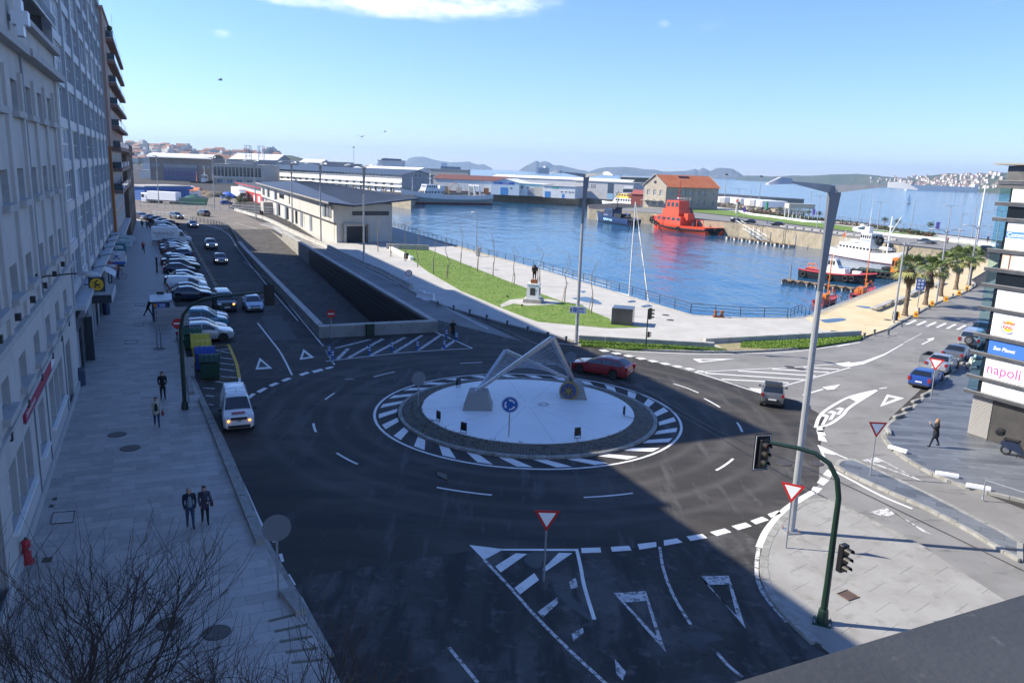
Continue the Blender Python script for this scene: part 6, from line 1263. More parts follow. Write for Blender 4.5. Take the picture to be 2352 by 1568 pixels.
MB().lathe([(.24,0),(.24,.04),(.15,.05),(.14,.35),(.16,.38),(.15,.42),(.15,.78),(.17,.8),(.15,.86),(.08,.93)],n=16).build('barrel', HY, t); MB().lathe([(.06,.93),(.05,1.0)],n=8).build('cap', DARKMETAL, t)
for a in (0,120): MB(Matrix.Rotation(R(a-30),4,'Z')).cyl((.1,0,.6),(.24,0,.6),.05,n=8).build('outlet', GALV, t)
def container(px, m, lid, label, rz):
    t = thing('recycling_container', label, 'container', G(*px,.02), rz, 'recycling containers in a row'); W_, D_, H_ = 1.35, 1.25, 1.2
    MB().loft([[(-W_*.42,-D_*.42,.12),(W_*.42,-D_*.42,.12),(W_*.42,D_*.42,.12),(-W_*.42,D_*.42,.12)],[(-W_/2,-D_/2,H_),(W_/2,-D_/2,H_),(W_/2,D_/2,H_),(-W_/2,D_/2,H_)]],0,True,True).build('body', m, t)
    mb = MB(); mb.loft([[(x*W_*.53, -D_*.53+D_*1.06*i/8, H_+.02+.5*math.sin(math.pi*(.06+.88*i/8))*(1 if abs(x) < .8 else .86)) for x in (-1,-.75,0,.75,1)] for i in range(9)],closed=False); sharp(mb.build('lid', lid, t),60)
    for k in range(5): x = -.5+k*.25; MB().tube([(x*W_, -D_*.45+D_*.9*i/6, H_+.06+.5*math.sin(math.pi*(.1+.8*i/6))) for i in range(7)],.035,5).build('lid_rib', lid, t)
    MB().box(-.09,.09,-D_*.56,-D_*.5,.25,1.5).build('lever', DARKMETAL, t); MB().box(-W_*.45,W_*.45,-D_*.455,-D_*.44,.14,.3).build('base_trim', DARKMETAL, t)
    for dx in (-.5,.5):
        for dy in (-.4,.4): MB().box(dx-.06,dx+.06,dy-.06,dy+.06,0,.119).build('foot', BLACK, t)
CG = mat('container_green', (.02,.09,.045), .45); CG2 = mat('container_dark_green', (.015,.055,.035), .45); CY = mat('container_yellow', (.55,.42,.03), .45); CB = mat('container_blue', (.02,.06,.3), .45)
rzc = ST_ROT + R(88)
for px, m, lid, lab in (((444,800),CG,CG,'bright green recycling container at the end of the row by the silver car'), ((462,815),CY,CY,'yellow recycling container next to the bright green one'), ((464,832),CY,CY,'yellow recycling container next to the blue one'), ((472,848),CB,CB,'blue paper recycling container'), ((483,868),CG2,CG2,'dark green recycling container at the van end of the row')): container(px, m, lid, lab, rzc)
p = G(372,742,.13); t = thing('news_kiosk', 'dark blue street kiosk with open white flap roof', 'kiosk', p, ST_ROT-R(90))
KB = mat('kiosk_blue', (.015,.03,.07), .45)
MB().box(-.75,.75,-.65,.65,.3,2.05).build('body', KB, t); MB().box(-.8,.8,-.7,.7,0,.3).build('plinth', GALV, t); mb = MB(); mb.loft([[(-.9,-.9,2.2),(.95,-.9,2.32)],[(-.9,.85,2.5),(.95,.85,2.62)]],closed=False); mb.loft([[(-.9,-.9,2.14),(.95,-.9,2.26)],[(-.9,-.9,2.2),(.95,-.9,2.32)]],closed=False); mb.build('flap_roof', SIGNW, t)
MB().box(-.5,.4,-.67,-.655,1.55,1.95).build('poster', BLUE, t); MB().box(-.6,-.3,-.672,-.656,1.62,1.9).build('emblem', ORANGE, t); MB().box(-.3,.65,-.67,-.655,.5,1.3).build('poster', mat('poster_dark_teal', (.02,.06,.1), .5), t); MB().box(.3,.55,-.68,-.671,.6,.8).build('sticker', ORANGE, t); MB().box(-.3,.3,.3,.5,2.6,2.85).build('roof_box', DARKMETAL, t)
for z in (1.65,1.75,1.85): MB().box(-.1,.35,-.69,-.671,z,z+.04).build('stripe', WHITE, t)
for px, h, lab in (((409,612),1.9,'dark green ticket machine on the left pavement'),):
    t = thing('ticket_machine', lab, 'ticket machine', G(361,625,.13), ST_ROT); MB().lathe([(.16,0),(.12,.1),(.12,1.5)],n=10).build('post', GREENPOLE, t); MB().cbox((0,0,1.75),(.32,.26,.5),0,.03).build('head', GREENPOLE, t)
t = thing('ticket_machine', 'slim dark ticket post beside the far strollers', 'ticket machine', G(343,522,.13), ST_ROT); MB().lathe([(.14,0),(.12,1.4)],n=8).build('post', DARKMETAL, t); MB().cbox((0,0,1.6),(.3,.25,.4),0,.02).build('head', DARKMETAL, t)
railing('bike_rail', 'thin dark rail along the parked cars', [G(402,705), G(393,655), G(388,640)], .13, .9, 2.0, 1, DARKMETAL, DARKMETAL, .03)
IRON = mat('cast_iron', (.07,.065,.06), .6, .4, col2=(.12,.1,.08), scale=12, bump=.5, bscale=30)
def manhole(px, r, z, lab, parentname='manhole_cover'):
    t = thing(parentname, lab, 'manhole', G(*px,z)); MB().lathe([(r,0),(r,.012)],n=24).build('frame', IRON, t); MB().lathe([(r*.86,.012),(r*.84,.018)],n=24).build('cover', mat('cast_iron_worn', (.12,.105,.09), .55, .4, col2=(.06,.055,.05), scale=10, bump=.6, bscale=26), t)
for px, r, z, lab in (((269,998),.48,.13,'round iron manhole cover in the left pavement, far one of a pair'), ((299,1029),.5,.13,'round iron manhole cover in the left pavement, near one of a pair'), ((366,801),.42,.13,'round manhole at the foot of the twin sign posts'), ((390,1432),.42,.13,'round iron manhole under the bare branches'), ((497,1452),.45,.13,'second round iron manhole under the bare branches'), (c4(850,300),.4,.02,'round manhole between the tram rails'), (c4(1105,298),.4,.02,'round manhole with a pale patch by the white wedge'), ((802,871),.38,.02,'manhole in the road near the left give way line'), (c8(1945,785),.4,.02,'round manhole at the hatched lane edge'), (c8(2015,800),.4,.02,'second round manhole at the hatched lane edge'), (c8(1113,436),.4,.14,'manhole in the promenade beside the railing end'), (c8(1143,469),.4,.14,'second manhole in the promenade near the black cube'), (c8(2245,545),.35,.14,'small manhole on the corner of the yellow paving'), (c3(295,155),.4,.14,'round manhole in the yellow paving by the lamp')):
    if r > .1: manhole(px, r, z, lab)
def frame_cover(px4, lab, z=.132, m=None):
    q = [G(x,y,z) for x,y in px4]; c_ = sum((v for v in q), Vector())/4; t = thing('access_cover', lab, 'manhole', c_); mb = MB()
    pl = [v-c_ for v in q]; mb.tube([(v.x,v.y,.004) for v in pl+pl[:1]],.03,4); mb.build('frame', IRON, t); MB().prism([(v*.96)[:2] for v in pl],-.02,.006).build('plate', m or PAV[0], t)
def c2l(x, y): return (x*.3418, 1091+y*.3418)
def c7l(x, y): return (x/1.68/1.7415, (1900+y/1.68)/1.7415)
frame_cover([c7l(340,328),c7l(358,252),c7l(503,240),c7l(490,318)], 'large square framed cover in the left pavement')
frame_cover([c7l(283,583),c7l(293,558),c7l(352,552),c7l(343,580)], 'small iron cover beside the hydrant', m=IRON); frame_cover([c7l(330,215),c7l(336,200),c7l(360,200),c7l(356,214)], 'tiny iron cover beside the framed cover', m=IRON); frame_cover([c7l(356,166),c7l(360,154),c7l(382,152),c7l(378,165)], 'second tiny iron cover beside the framed cover', m=IRON)
frame_cover([c4(1268,1322),c4(1352,1290),c4(1447,1348),c4(1360,1378)], 'rusty square cover in the grey slab island', m=mat('rust_brown_plate', (.13,.08,.065), .7, .2, col2=(.09,.06,.05), scale=6))
frame_cover([(416,866),(414,845),(440,842),(440,866)], 'dark hatch between the pavement and the recycling bins', m=IRON)
for q in ([(286,790),(288,783),(318,782),(315,789)], [(306,748),(307,744),(331,743),(330,748)], [(310,703),(311,699),(333,698),(331,703)]): frame_cover(q, ('framed paving cover by the yellow round sign','framed paving cover between the litter bins','framed paving cover under the shop canopy')[[286,306,310].index(q[0][0])])
frame_cover([(1005,1092),(1003,1080),(1025,1088),(1027,1103)], 'square drain grating in the roundabout road', .018, IRON)
for k in range(5):
    a, b = c7l(1805+38*k,995+62*k+k*8), c7l(2020+40*k,940+78*k); o = MB().prism([v[:2] for v in [G(a[0],a[1]),G(b[0],b[1]),G(b[0]+1,b[1]+6),G(a[0]+1,a[1]+6)]],.1,.136).build('paving_strip', mat('strip_olive', (.16,.15,.11), .9), pav)
# --- notice boards and cones by the palms
p = G(2107,706,.13); t = thing('notice_board', 'tall blue notice board with white symbols between the palms', 'sign', p, R(-12)); MB().cyl((0,0,0),(0,0,2.4),.06,n=8).build('post', GALV, t); MB().cbox((0,0,2.9),(1.0,.06,1.5)).build('panel', BLUE, t)
for i in range(3):
    for j in range(2): MB().box(-.35+.4*j,-.08+.4*j,-.034,-.031,2.35+.42*i,2.62+.42*i).build('symbol', WHITE, t)
for (x, y, lab) in ((1708,502,'small blue banner sign on the pier lawn edge'), (1867,508,'small violet banner sign between the pier garden beds'), (2150,545,'violet banner sign by the white curved wall')):
    p = G(x,y); t = thing('banner_sign', lab, 'sign', p, R(-10), 'banner signs on the pier'); MB().cyl((0,0,0),(0,0,3.6),.05,n=6).build('post', GALV, t); MB().box(-.5,.5,-.04,.04,2.4,4.4).build('panel', mat('banner_violet', (.2,.12,.5), .6), t)
for i, (x, y) in enumerate(((2061,729),(2103,728),(2140,702),(2172,692),(2202,678),(2220,667))):
    t = thing('warning_marker', 'yellow warning marker with a red dot on the paving kerb', 'marker', G(x,y,.13), R(-25), 'yellow warning markers beside the palm street'); MB().loft([[(-.28,-.12,0),(.28,-.12,0),(.28,.12,0),(-.28,.12,0)],[(-.18,-.1,.65),(.18,-.1,.65),(.18,.1,.65),(-.18,.1,.65)]],0,False,True).build('body', mat('marker_yellow', (.8,.42,.03), .5), t)
    mb = MB(Matrix.Translation((0,-.125,.35)) @ Matrix.Rotation(R(85),4,'X')); mb.lathe([(.11,0),(.11,.012)],n=12); mb.build('disc', RED, t)
# --- vehicles
def paint(name, c, metal=0.0): return mat('car_paint_'+name, c, .32, metal, coat=1.0, spec=.5)
PT = {k: paint(k, c, m) for k, c, m in (('white',(.72,.73,.73),0), ('silver',(.42,.44,.46),.45), ('grey',(.13,.14,.15),.4), ('black',(.012,.012,.014),0), ('navy',(.015,.025,.06),.2), ('blue',(.02,.07,.32),.2), ('red',(.33,.012,.018),.25), ('teal',(.03,.22,.33),.1), ('green',(.01,.03,.022),.1), ('lightblue',(.3,.38,.48),.4), ('maroon',(.1,.015,.02),.2), ('beige',(.25,.22,.18),.3), ('midblue',(.03,.06,.14),.3))}
TRIM = mat('car_trim', (.018,.018,.019), .55); CHROME = mat('chrome', (.6,.61,.62), .15, 1.0); LAMPW = mat('headlamp', (.55,.57,.6), .08, spec=.9, coat=.6); LAMPR = mat('tail_lamp', (.3,.01,.012), .15, coat=.6); RIM = mat('alloy_rim', (.36,.37,.38), .35, .8); RIMD = mat('dark_rim', (.05,.05,.055), .4, .5); PLATE = mat('number_plate', (.75,.75,.73), .5); AMBER = mat('indicator_lit', (.8,.25,.02), .3, emit=(1.0,.35,.05,3.0)); HEADLIT = mat('headlamp_lit', (.8,.8,.78), .2, emit=(1,.97,.9,2.0))
CT = {
 'hatch': (4.0,1.72,1.46,2.5,.30, [(1.98,.55),(1.93,.68),(1.78,.77),(1.02,.95),(.22,1.39),(-.2,1.45),(-1.2,1.41),(-1.75,1.02),(-1.9,.93),(-1.98,.6)], (.90,.97), [(.78,-.28),(-.36,-1.18),(-1.24,-1.55)], .22),
 'wagon': (4.8,1.84,1.48,2.76,.33, [(2.38,.52),(2.34,.66),(2.15,.78),(1.05,.96),(.12,1.38),(-.4,1.46),(-1.5,1.42),(-2.12,1.06),(-2.3,.96),(-2.39,.6)], (.91,1.0), [(.82,-.28),(-.36,-1.2),(-1.27,-1.9)], .22),
 'saloon': (4.65,1.78,1.44,2.7,.32, [(2.3,.52),(2.25,.66),(2.05,.77),(1.0,.94),(.12,1.37),(-.3,1.43),(-.95,1.40),(-1.62,1.05),(-2.2,1.0),(-2.31,.62)], (.90,.97), [(.78,-.28),(-.36,-1.2)], .22),
 'suv': (4.5,1.84,1.68,2.62,.36, [(2.22,.62),(2.18,.84),(2.0,.95),(1.08,1.12),(.3,1.58),(-.1,1.66),(-1.5,1.62),(-2.0,1.16),(-2.16,1.06),(-2.24,.66)], (1.04,1.12), [(.86,-.22),(-.3,-1.14),(-1.2,-1.8)], .30),
 'cross': (4.36,1.8,1.56,2.64,.35, [(2.16,.6),(2.12,.78),(1.92,.88),(1.02,1.04),(.2,1.48),(-.25,1.54),(-1.1,1.48),(-1.85,1.1),(-2.08,1.02),(-2.17,.64)], (1.0,1.12), [(.8,-.26),(-.34,-1.1)], .28),
 'van': (4.4,1.70,1.86,2.72,.31, [(2.16,.5),(2.14,.8),(2.0,.98),(1.42,1.16),(.62,1.70),(.25,1.80),(-1.0,1.86),(-2.0,1.83),(-2.15,1.5),(-2.19,.6)], (1.0,1.08), [(1.2,.12)], .24),
 'mpv': (4.2,1.76,1.80,2.7,.31, [(2.06,.55),(2.03,.82),(1.85,.95),(1.2,1.10),(.45,1.65),(.1,1.76),(-1.0,1.80),(-1.95,1.77),(-2.06,1.3),(-2.09,.6)], (1.02,1.08), [(1.0,-.12),(-.2,-1.05),(-1.13,-1.85)], .24),
 'vito': (4.75,1.90,1.90,3.0,.33, [(2.34,.5),(2.32,.82),(2.15,1.0),(1.55,1.16),(.85,1.74),(.5,1.84),(-1.0,1.90),(-2.2,1.87),(-2.34,1.3),(-2.37,.55)], (1.04,1.12), [(1.3,.3),(.2,-.9),(-1.0,-2.1)], .26),
 'mini': (2.7,1.56,1.50,1.86,.29, [(1.33,.5),(1.29,.72),(1.15,.86),(.78,.98),(.2,1.42),(-.1,1.49),(-.75,1.46),(-1.2,1.0),(-1.28,.9),(-1.34,.55)], (.93,.97), [(.6,-.42)], .24),
 'jeep': (4.8,1.88,1.86,2.79,.38, [(2.36,.62),(2.33,.92),(2.15,1.05),(1.2,1.18),(.5,1.74),(.1,1.84),(-1.6,1.84),(-2.2,1.72),(-2.33,1.2),(-2.38,.6)], (1.12,1.16), [(.95,-.12),(-.2,-1.1),(-1.18,-2.05)], .36),
}
def lerp(a, b, t): return a+(b-a)*t
_cm = {}
def car_meshes(kind):
    if kind in _cm: return _cm[kind]
    L_, W, H, wb, rw, top, belt, wins, sill = CT[kind]; xf, xr = wb/2+.02*L_*0, -wb/2
    off = (L_-wb)/2; xf = L_/2-off*.93; xr = xf-wb
    tp = sorted(top)
    def zt(x):
        if x <= tp[0][0]: return tp[0][1]
        for a, b in zip(tp, tp[1:]):
            if x <= b[0]: return lerp(a[1], b[1], (x-a[0])/(b[0]-a[0]))
        return tp[-1][1]
    def zb(x): return min(lerp(belt[1], belt[0], (x+L_/2)/L_), zt(x)-.035)
    def wd(x):
        e = L_/2-abs(x); k = 1.0
        if e < .55: k = 1-.16*(1-e/.55)**2*(1.15 if x > 0 else .8)
        return W/2*k
    ra = rw*1.16
    def zl(x):
        z = sill+(.05 if abs(x) > L_/2-.25 else 0)
        for xw in (xf, xr):
            d = abs(x-xw)
            if d < ra: z = max(z, rw+math.sqrt(ra*ra-d*d)*.98)
        return z
    def sec(x):
        w = wd(x); b = zb(x); t = zt(x); g = max(0, min(1, (t-b)/(H-belt[0]))); lo = zl(x); wr = lerp(w*.93, w*.72, g)
        m1 = lerp(lo, b, .45);
        return [(w*.88,lo),(w*.975,min(lo+.05,b-.06)),(w,max(m1,lo+.06) if m1 < b-.03 else b-.03),(w*.965,b),(lerp(w*.9,wr,1) ,lerp(b,t,.86)),(wr*.86,lerp(b,t,.985)),(wr*.45,t+.012),(0,t+.018)]
    xs = sorted(set([round(v,3) for v in [p[0] for p in top]+[xw+ra*k for xw in (xf,xr) for k in (-1.001,-.99,-.8,-.5,0,.5,.8,.99,1.001)]+[-L_/2+L_*i/14 for i in range(1,14)]]))
    xs = [x for i, x in enumerate(xs) if i == 0 or x-xs[i-1] > .004]
    mb = MB(); rings = []
    for x in xs:
        s_ = sec(x); rings.append([(x,y,z) for y,z in s_]+[(x,-y,z) for y,z in s_[-2::-1]])
    mb.loft(rings,0,True,True,closed=False);
    def P_(x, i, t, o): # point on side between section points i,i+1, pushed out
        s_ = sec(x); a, b = s_[i], s_[i+1]; y, z = lerp(a[0],b[0],t), lerp(a[1],b[1],t); dy, dz = b[1]-a[1], -(b[0]-a[0]); l = math.hypot(dy,dz) or 1
        return (x, y+dy/l*o, z+dz/l*o)
    sides = []
    for a, b in wins:
        for sg_ in (1,-1):
            q = MB(); n_ = 6; rr_ = []
            for k in range(n_+1):
                x = lerp(b,a,k/n_); x = x
                lo_, hi_ = P_(x,3,.06,.012), P_(x,3,.95,.012)
                rr_.append([(lo_[0],lo_[1]*sg_,lo_[2]),(hi_[0],hi_[1]*sg_,hi_[2])])
            q.loft(rr_,closed=False); sides.append(q)
    top_s = sorted(top, reverse=True); cow, rf, rr0, rgb = top_s[3], top_s[4], top_s[6], top_s[7]
    def glass(x0, x1):
        q = MB(); rr_ = []
        for k in range(7):
            x = lerp(x0,x1,k/6); s_ = sec(x); row = []
            for (y, z) in ((s_[4][0]*.93,s_[4][1]+.012),(s_[5][0],s_[5][1]+.014),(s_[6][0],s_[6][1]+.014),(0,s_[7][1]+.014)): row.append((x+(.012 if x0 > 0 else -.012),y,z))
            rr_.append(row+[(a,-y,z) for a,y,z in row[-2::-1]])
        q.loft(rr_,closed=False); return q
    ws = glass(cow[0]-.02, rf[0]+.04); rg = glass(rgb[0]+.03 if kind not in ('van','vito','mpv','jeep') else top_s[8][0]+.012, rr0[0]-.06 if kind not in ('van','vito','mpv','jeep') else top_s[7][0]-.01)
    tyre = MB(Matrix.Rotation(R(90),4,'X')); tyre.lathe([(rw*.62,-.1),(rw*.95,-.11),(rw,-.07),(rw,.07),(rw*.95,.11),(rw*.62,.1)],n=20)
    rim = MB(Matrix.Rotation(R(90),4,'X')); rim.lathe([(rw*.66,-.095),(rw*.64,-.115),(rw*.56,-.09),(rw*.54,-.07)],n=20,capa=True)
    for k in range(7): rim.M = Matrix.Rotation(R(90),4,'X') @ Matrix.Rotation(2*math.pi*k/7,4,'Z'); rim.box(.02,rw*.6,-.03,.03,-.12,-.085)
    fx = L_/2; wf = wd(fx-.2); zh = zb(fx-.35)
    hl = MB(); hl.loft([[(fx-.09,wf*.98,zh-.16),(fx-.02,wf*.62,zh-.18)],[(fx-.2,wf*1.02,zh-.03),(fx-.12,wf*.62,zh-.04)],[(fx-.38,wf*1.0,zh+.0),(fx-.2,wf*.64,zh+.0)]],closed=False)
    rx = -L_/2; wr_ = wd(rx+.15); zr = zb(rx+.25); th = .34 if kind in ('hatch','suv','mpv','van','vito','jeep','wagon') else .2
    tl = MB(); tl.box(rx-.012,rx+.16,wr_*.78,wr_*1.01,zr-th,zr+.02)
    gr = MB(); gr.box(fx-.1,fx+.012,-wf*.55,wf*.55,zh-.2,zh-.08); gr.box(fx-.1,fx+.016,-wf*.75,wf*.75,sill+.08,sill+.24)
    bp = MB(); bp.box(rx-.02,rx+.1,-wr_*.85,wr_*.85,sill+.06,sill+.2)
    pf = MB(); pf.box(fx+.01,fx+.03,-.26,.26,sill+.26,sill+.37); pr = MB(); pr.box(rx-.03,rx-.01,-.26,.26,zr-.42,zr-.31)
    mir = MB(); xm = wins[0][0]-.08; ym = sec(xm)[3][0]; mir.cbox((xm,ym+.12,zb(xm)+.08),(.12,.2,.14),0,.03)
    hnd = []
    seam = MB()
    for a, b in wins:
        xm2 = b-.03; pts = [P_(xm2,1,.6,.004),P_(xm2,2,.5,.004),P_(xm2,2,.98,.004)]
        for sg_ in (1,-1): seam.tube([(p[0],p[1]*sg_,p[2]) for p in pts],.006,3)
    under = MB(); under.box(-L_/2+.25,L_/2-.25,-W/2+.18,W/2-.18,sill-.04,sill+.35)
    _cm[kind] = dict(body=mb, sides=sides, ws=ws, rg=rg, tyre=tyre, rim=rim, hl=hl, tl=tl, gr=gr, bp=bp, pf=pf, pr=pr, mir=mir, seam=seam, under=under, xf=xf, xr=xr, rw=rw, W=W, L=L_, H=H, sec=sec, zb=zb, wins=wins, cache={}); return _cm[kind]
def car(kind, color, x, y, rz, label, group=None, z=0.0, lit=False, rimm=None, cat='car', name='car', rails=False, scale=1.0, amber=False):
    c = car_meshes(kind); K = c['cache']; t = thing(name, label, cat, (x,y,z), rz, group)
    if scale != 1: t.scale = (scale,)*3
    def me(key, mbx, m, smooth=None):
        k = (key, m.name)
        if k not in K:
            o = bpy.data.objects.new('t', mbx.mesh(key, m));
            fixn(o)
            if smooth: sharp(o, smooth)
            K[k] = o.data; bpy.data.objects.remove(o)
        return K[k]
    body = inst('body', me('body', c['body'], PT[color], 28), t)
    inst('underbody', me('underbody', c['under'], TRIM), t)
    inst('windscreen', me('windscreen', c['ws'], GLASS_D), t); inst('rear_window', me('rear_window', c['rg'], GLASS_D), t)
    for i, q in enumerate(c['sides']): inst('side_window', me('side_window%d' % i, q, GLASS_D), t)
    for xw in (c['xf'], c['xr']):
        for sg_ in (1,-1):
            w = inst('wheel', me('wheel', c['tyre'], RUBBER, 40), t, (xw, sg_*(c['W']/2-.115), c['rw']), (0,0,0 if sg_ < 0 else math.pi)); inst('rim', me('rim', c['rim'], rimm or RIM), w)
    for sg_ in (1,-1):
        inst('headlight', me('headlight', c['hl'], HEADLIT if lit else LAMPW), t, sc=(1,sg_,1)); inst('tail_light', me('tail_light', c['tl'], LAMPR), t, sc=(1,sg_,1)); inst('mirror', me('mirror', c['mir'], PT[color] if kind not in ('van','vito') else TRIM), t, sc=(1,sg_,1))
        if amber: MB().ball((c['L']/2-.02,sg_*c['W']*.33,c['zb'](c['L']/2-.3)-.24),(.06,.06,.06),8,5).build('indicator', AMBER, t)
    inst('grille', me('grille', c['gr'], TRIM), t); inst('rear_bumper_trim', me('rear_bumper_trim', c['bp'], TRIM), t); inst('number_plate', me('front_plate', c['pf'], PLATE), t); inst('number_plate', me('rear_plate', c['pr'], PLATE), t); inst('door_seam', me('door_seam', c['seam'], TRIM), t)
    if rails:
        for sg_ in (1,-1): MB().tube([(.1,sg_*c['W']*.35,c['H']-.06),(.0,sg_*c['W']*.35,c['H']+.03),(-1.4,sg_*c['W']*.35,c['H']+.01),(-1.55,sg_*c['W']*.35,c['H']-.06)],.022,5).build('roof_rail', CHROME, t)
    return t
HN = math.atan2(SN.y, SN.x)
def parked(kind, color, s, label, dn=0.0, rev=False, da=0.0, rails=False):
    L_ = CT[kind][0]; n_ = 10.2 - (s-58)*.006 - L_/2 + dn; p = S(s, n_); car(kind, color, p.x, p.y, HN+da+(math.pi if rev else 0), label, 'cars parked nose out along the left pavement', rails=rails)
parked('suv','silver',37.2,'silver family suv parked beside the green recycling container', .35, da=-.05, rails=True)
parked('hatch','maroon',40.3,'maroon hatchback squeezed between the silver suv and the teal van', .1); parked('mpv','teal',42.9,'bright teal passenger van with a white roof rack', .35, rails=True); parked('hatch','white',45.6,'white hatchback behind the teal passenger van', .6)
for a in (('cross','navy',58.4,'dark blue coupe crossover parked first beyond the news kiosk',.05), ('cross','grey',61.2,'dark grey crossover next to the dark blue one',.1), ('van','white',64.3,'white panel van between the grey crossover and a pale hatchback',.0), ('hatch','lightblue',67.1,'pale bluish silver hatchback beside the white panel van',.1), ('saloon','black',69.8,'black saloon parked before the gap with painted bays',.1), ('hatch','lightblue',72.5,'light blue hatchback at the near edge of the painted gap',.1), ('hatch','navy',79.8,'navy hatchback at the far edge of the painted gap',-.5), ('suv','black',82.5,'black suv standing taller than its neighbours',.15), ('saloon','black',88.2,'black saloon beyond the second gap',0), ('wagon','silver',91.0,'silver estate with dark rear parked beyond the black saloon',.1)): parked(*a)
parked('hatch','midblue',97.4,'dusky blue hatchback parked nose in with its tail to the street', -.1, True, .1)
for a in (('hatch','maroon',101.0,'dark red hatchback beside the nose-in blue one',0), ('saloon','grey',103.7,'grey saloon beside the dark red hatchback',.1), ('hatch','silver',106.4,'silver hatchback two cars before the estate with roof rails',.1), ('saloon','lightblue',109.0,'pale blue saloon next to a navy hatchback',0), ('hatch','navy',111.8,'navy hatchback near the big rental truck',0), ('wagon','beige',115.0,'dark beige estate beside the rental truck',.2)): parked(*a)
fk = [('mpv','white'),('hatch','silver'),('hatch','black'),('saloon','white'),('hatch','grey'),('suv','silver'),('hatch','white'),('saloon','lightblue'),('van','silver')]
flab = ['white people carrier just past the rental truck','silver hatchback behind the white people carrier','black hatchback in the far part of the row','white saloon in the far part of the row','grey hatchback in the far part of the row','silver suv in the far part of the row','white hatchback in the far part of the row','pale blue saloon near the far end of the row','grey panel van near the far end of the row']
for i, (k_, c_) in enumerate(fk): parked(k_, c_, 126.5+i*2.75, flab[i], -.3-.06*i)
for i, (k_, c_, lab) in enumerate((('hatch','maroon','dark red hatchback just before the bend'), ('saloon','navy','navy saloon just before the bend'), ('hatch','black','black hatchback parked on the bend'), ('saloon','grey','grey saloon parked on the bend'), ('wagon','silver','silver estate at the end of the row by the green bins'))):
    s_ = 158+i*6.2; p = S(s_, 7.6-i*.95 - i*i*.12); car(k_, c_, p.x, p.y, HN+.25+.12*i, lab, 'cars parked nose out along the left pavement')
def moving(kind, color, s, n_, label, da=0.0, away=False, **k): p = S(s, n_); return car(kind, color, p.x, p.y, ST_ROT+(0 if away else math.pi)+da, label, 'cars driving on the left street', **k)
moving('suv','grey',110.9,13.3,'dark grey suv driving with headlights on', .03, lit=True); moving('hatch','black',90.3,13.35,'black hatchback driving with headlights on beside the ramp wall', .03, lit=True); moving('saloon','maroon',156.0,12.3,'dark saloon driving in front of the bend', .12, lit=True); moving('suv','grey',181,9.6,'grey suv coming round the far bend with lights on', .45, lit=True); moving('suv','black',192,16.4,'black suv driving away past the trailer yard', .4, away=True)
moving('hatch','lightblue',51.3,13.7,'pale small hatchback driving toward the give way line', .03)
v = moving('vito','green',52.1,11.0,'dark green van pulling out with its indicator lit', .06); MB().ball((2.33,.62,.86),(.07,.09,.09),8,5).build('indicator', AMBER, v)
for k in (1,):
    mb = MB(); mb.torus((2.37,0,.86),(1,0,0),.1,.012,14,5); [mb.cyl((2.375,0,.86),(2.375,.1*math.sin(a),.86+.1*math.cos(a)),.01,n=4) for a in (0,2.09,4.19)]; mb.build('badge', CHROME, v)
nv = car('van','white', -15.95, 43.75, ST_ROT+math.pi-.02, 'white delivery van with amber lights on beside the left kerb', 'cars driving on the left street', amber=True, cat='van', name='van');
MB().box(1.6,1.95,-.36,.36,1.095,1.1).build('hood_decal', RED, nv).rotation_euler = (0,0,0); mb = MB(); mb.torus((2.2,0,.72),(1,0,0),.08,.012,14,5); mb.box(2.19,2.21,-.11,.11,.705,.735); mb.build('badge', CHROME, nv); MB().cyl((.35,0,1.82),(.15,0,2.1),.008,n=4).build('aerial', TRIM, nv)
for k in range(4): MB().box(-1.8+k*.55,-1.74+k*.55,-.6,.6,1.855,1.875).build('roof_rib', PT['white'], nv)
rz = math.atan2(1.4,-2.5); car('wagon','red',6.88,57.94,rz,'glossy red estate car entering the roundabout', None, rails=True)
sm = car('mini','grey',17.95,51.75,R(72),'small grey two seat car with black roof leaving the roundabout'); MB().loft([[(.3,-.56,1.45),(.3,.56,1.45)],[(-.1,-.58,1.53),(-.1,.58,1.53)],[(-.75,-.56,1.5),(-.75,.56,1.5)],[(-.9,-.52,1.36),(-.9,.52,1.36)]],closed=False).build('soft_top', TRIM, sm); MB().box(-1.36,-1.32,-.45,.45,.45,.62).build('rear_panel', TRIM, sm)
HR = math.atan2(2.66,2.3)
car('wagon','blue',31.95,58.55,HR,'bright blue estate car parked last by the slate pavement', 'cars parked along the palm street', scale=.9, rails=True)
sd = car('saloon','silver',35.75,63.4,HR,'silver saloon with its left front door standing open', 'cars parked along the palm street')
mb = MB(); mb.loft([[(0,0,.3),(-.0,.02,.92),(0,-.02,1.32)],[(1.05,0,.3),(1.05,.02,.92),(.45,-.04,1.36)]],closed=False); dr = mb.build('open_door', PT['silver'], sd); dr.location = (.72,.9,0); dr.rotation_euler = (0,0,R(118)); MB().loft([[(.06,.035,.96),(.06,.0,1.26)],[(.95,.035,.96),(.46,.0,1.29)]],closed=False).build('door_window', GLASS_D, dr); MB().box(.05,1.0,-.05,-.01,.35,.9).build('door_lining', TRIM, dr)
car('saloon','grey',39.35,67.6,HR,'dark grey saloon parked between the open door saloon and the jeep', 'cars parked along the palm street')
jp = car('jeep','silver',44.1,73.6,HR+.02,'silver off-road wagon with a spare wheel on its back door', 'cars parked along the palm street', rails=True); mb = MB(Matrix.Translation((-2.5,-.05,.98)) @ Matrix.Rotation(R(90),4,'Y')); mb.lathe([(.38,-.12),(.4,-.06),(.4,.08),(.34,.1)],n=20); sw = mb.build('spare_wheel', RUBBER, jp); mb = MB(Matrix.Translation((-2.63,-.05,.98)) @ Matrix.Rotation(R(90),4,'Y')); mb.lathe([(.26,0),(.24,-.03)],n=18); mb.build('spare_cover', RIM, sw)
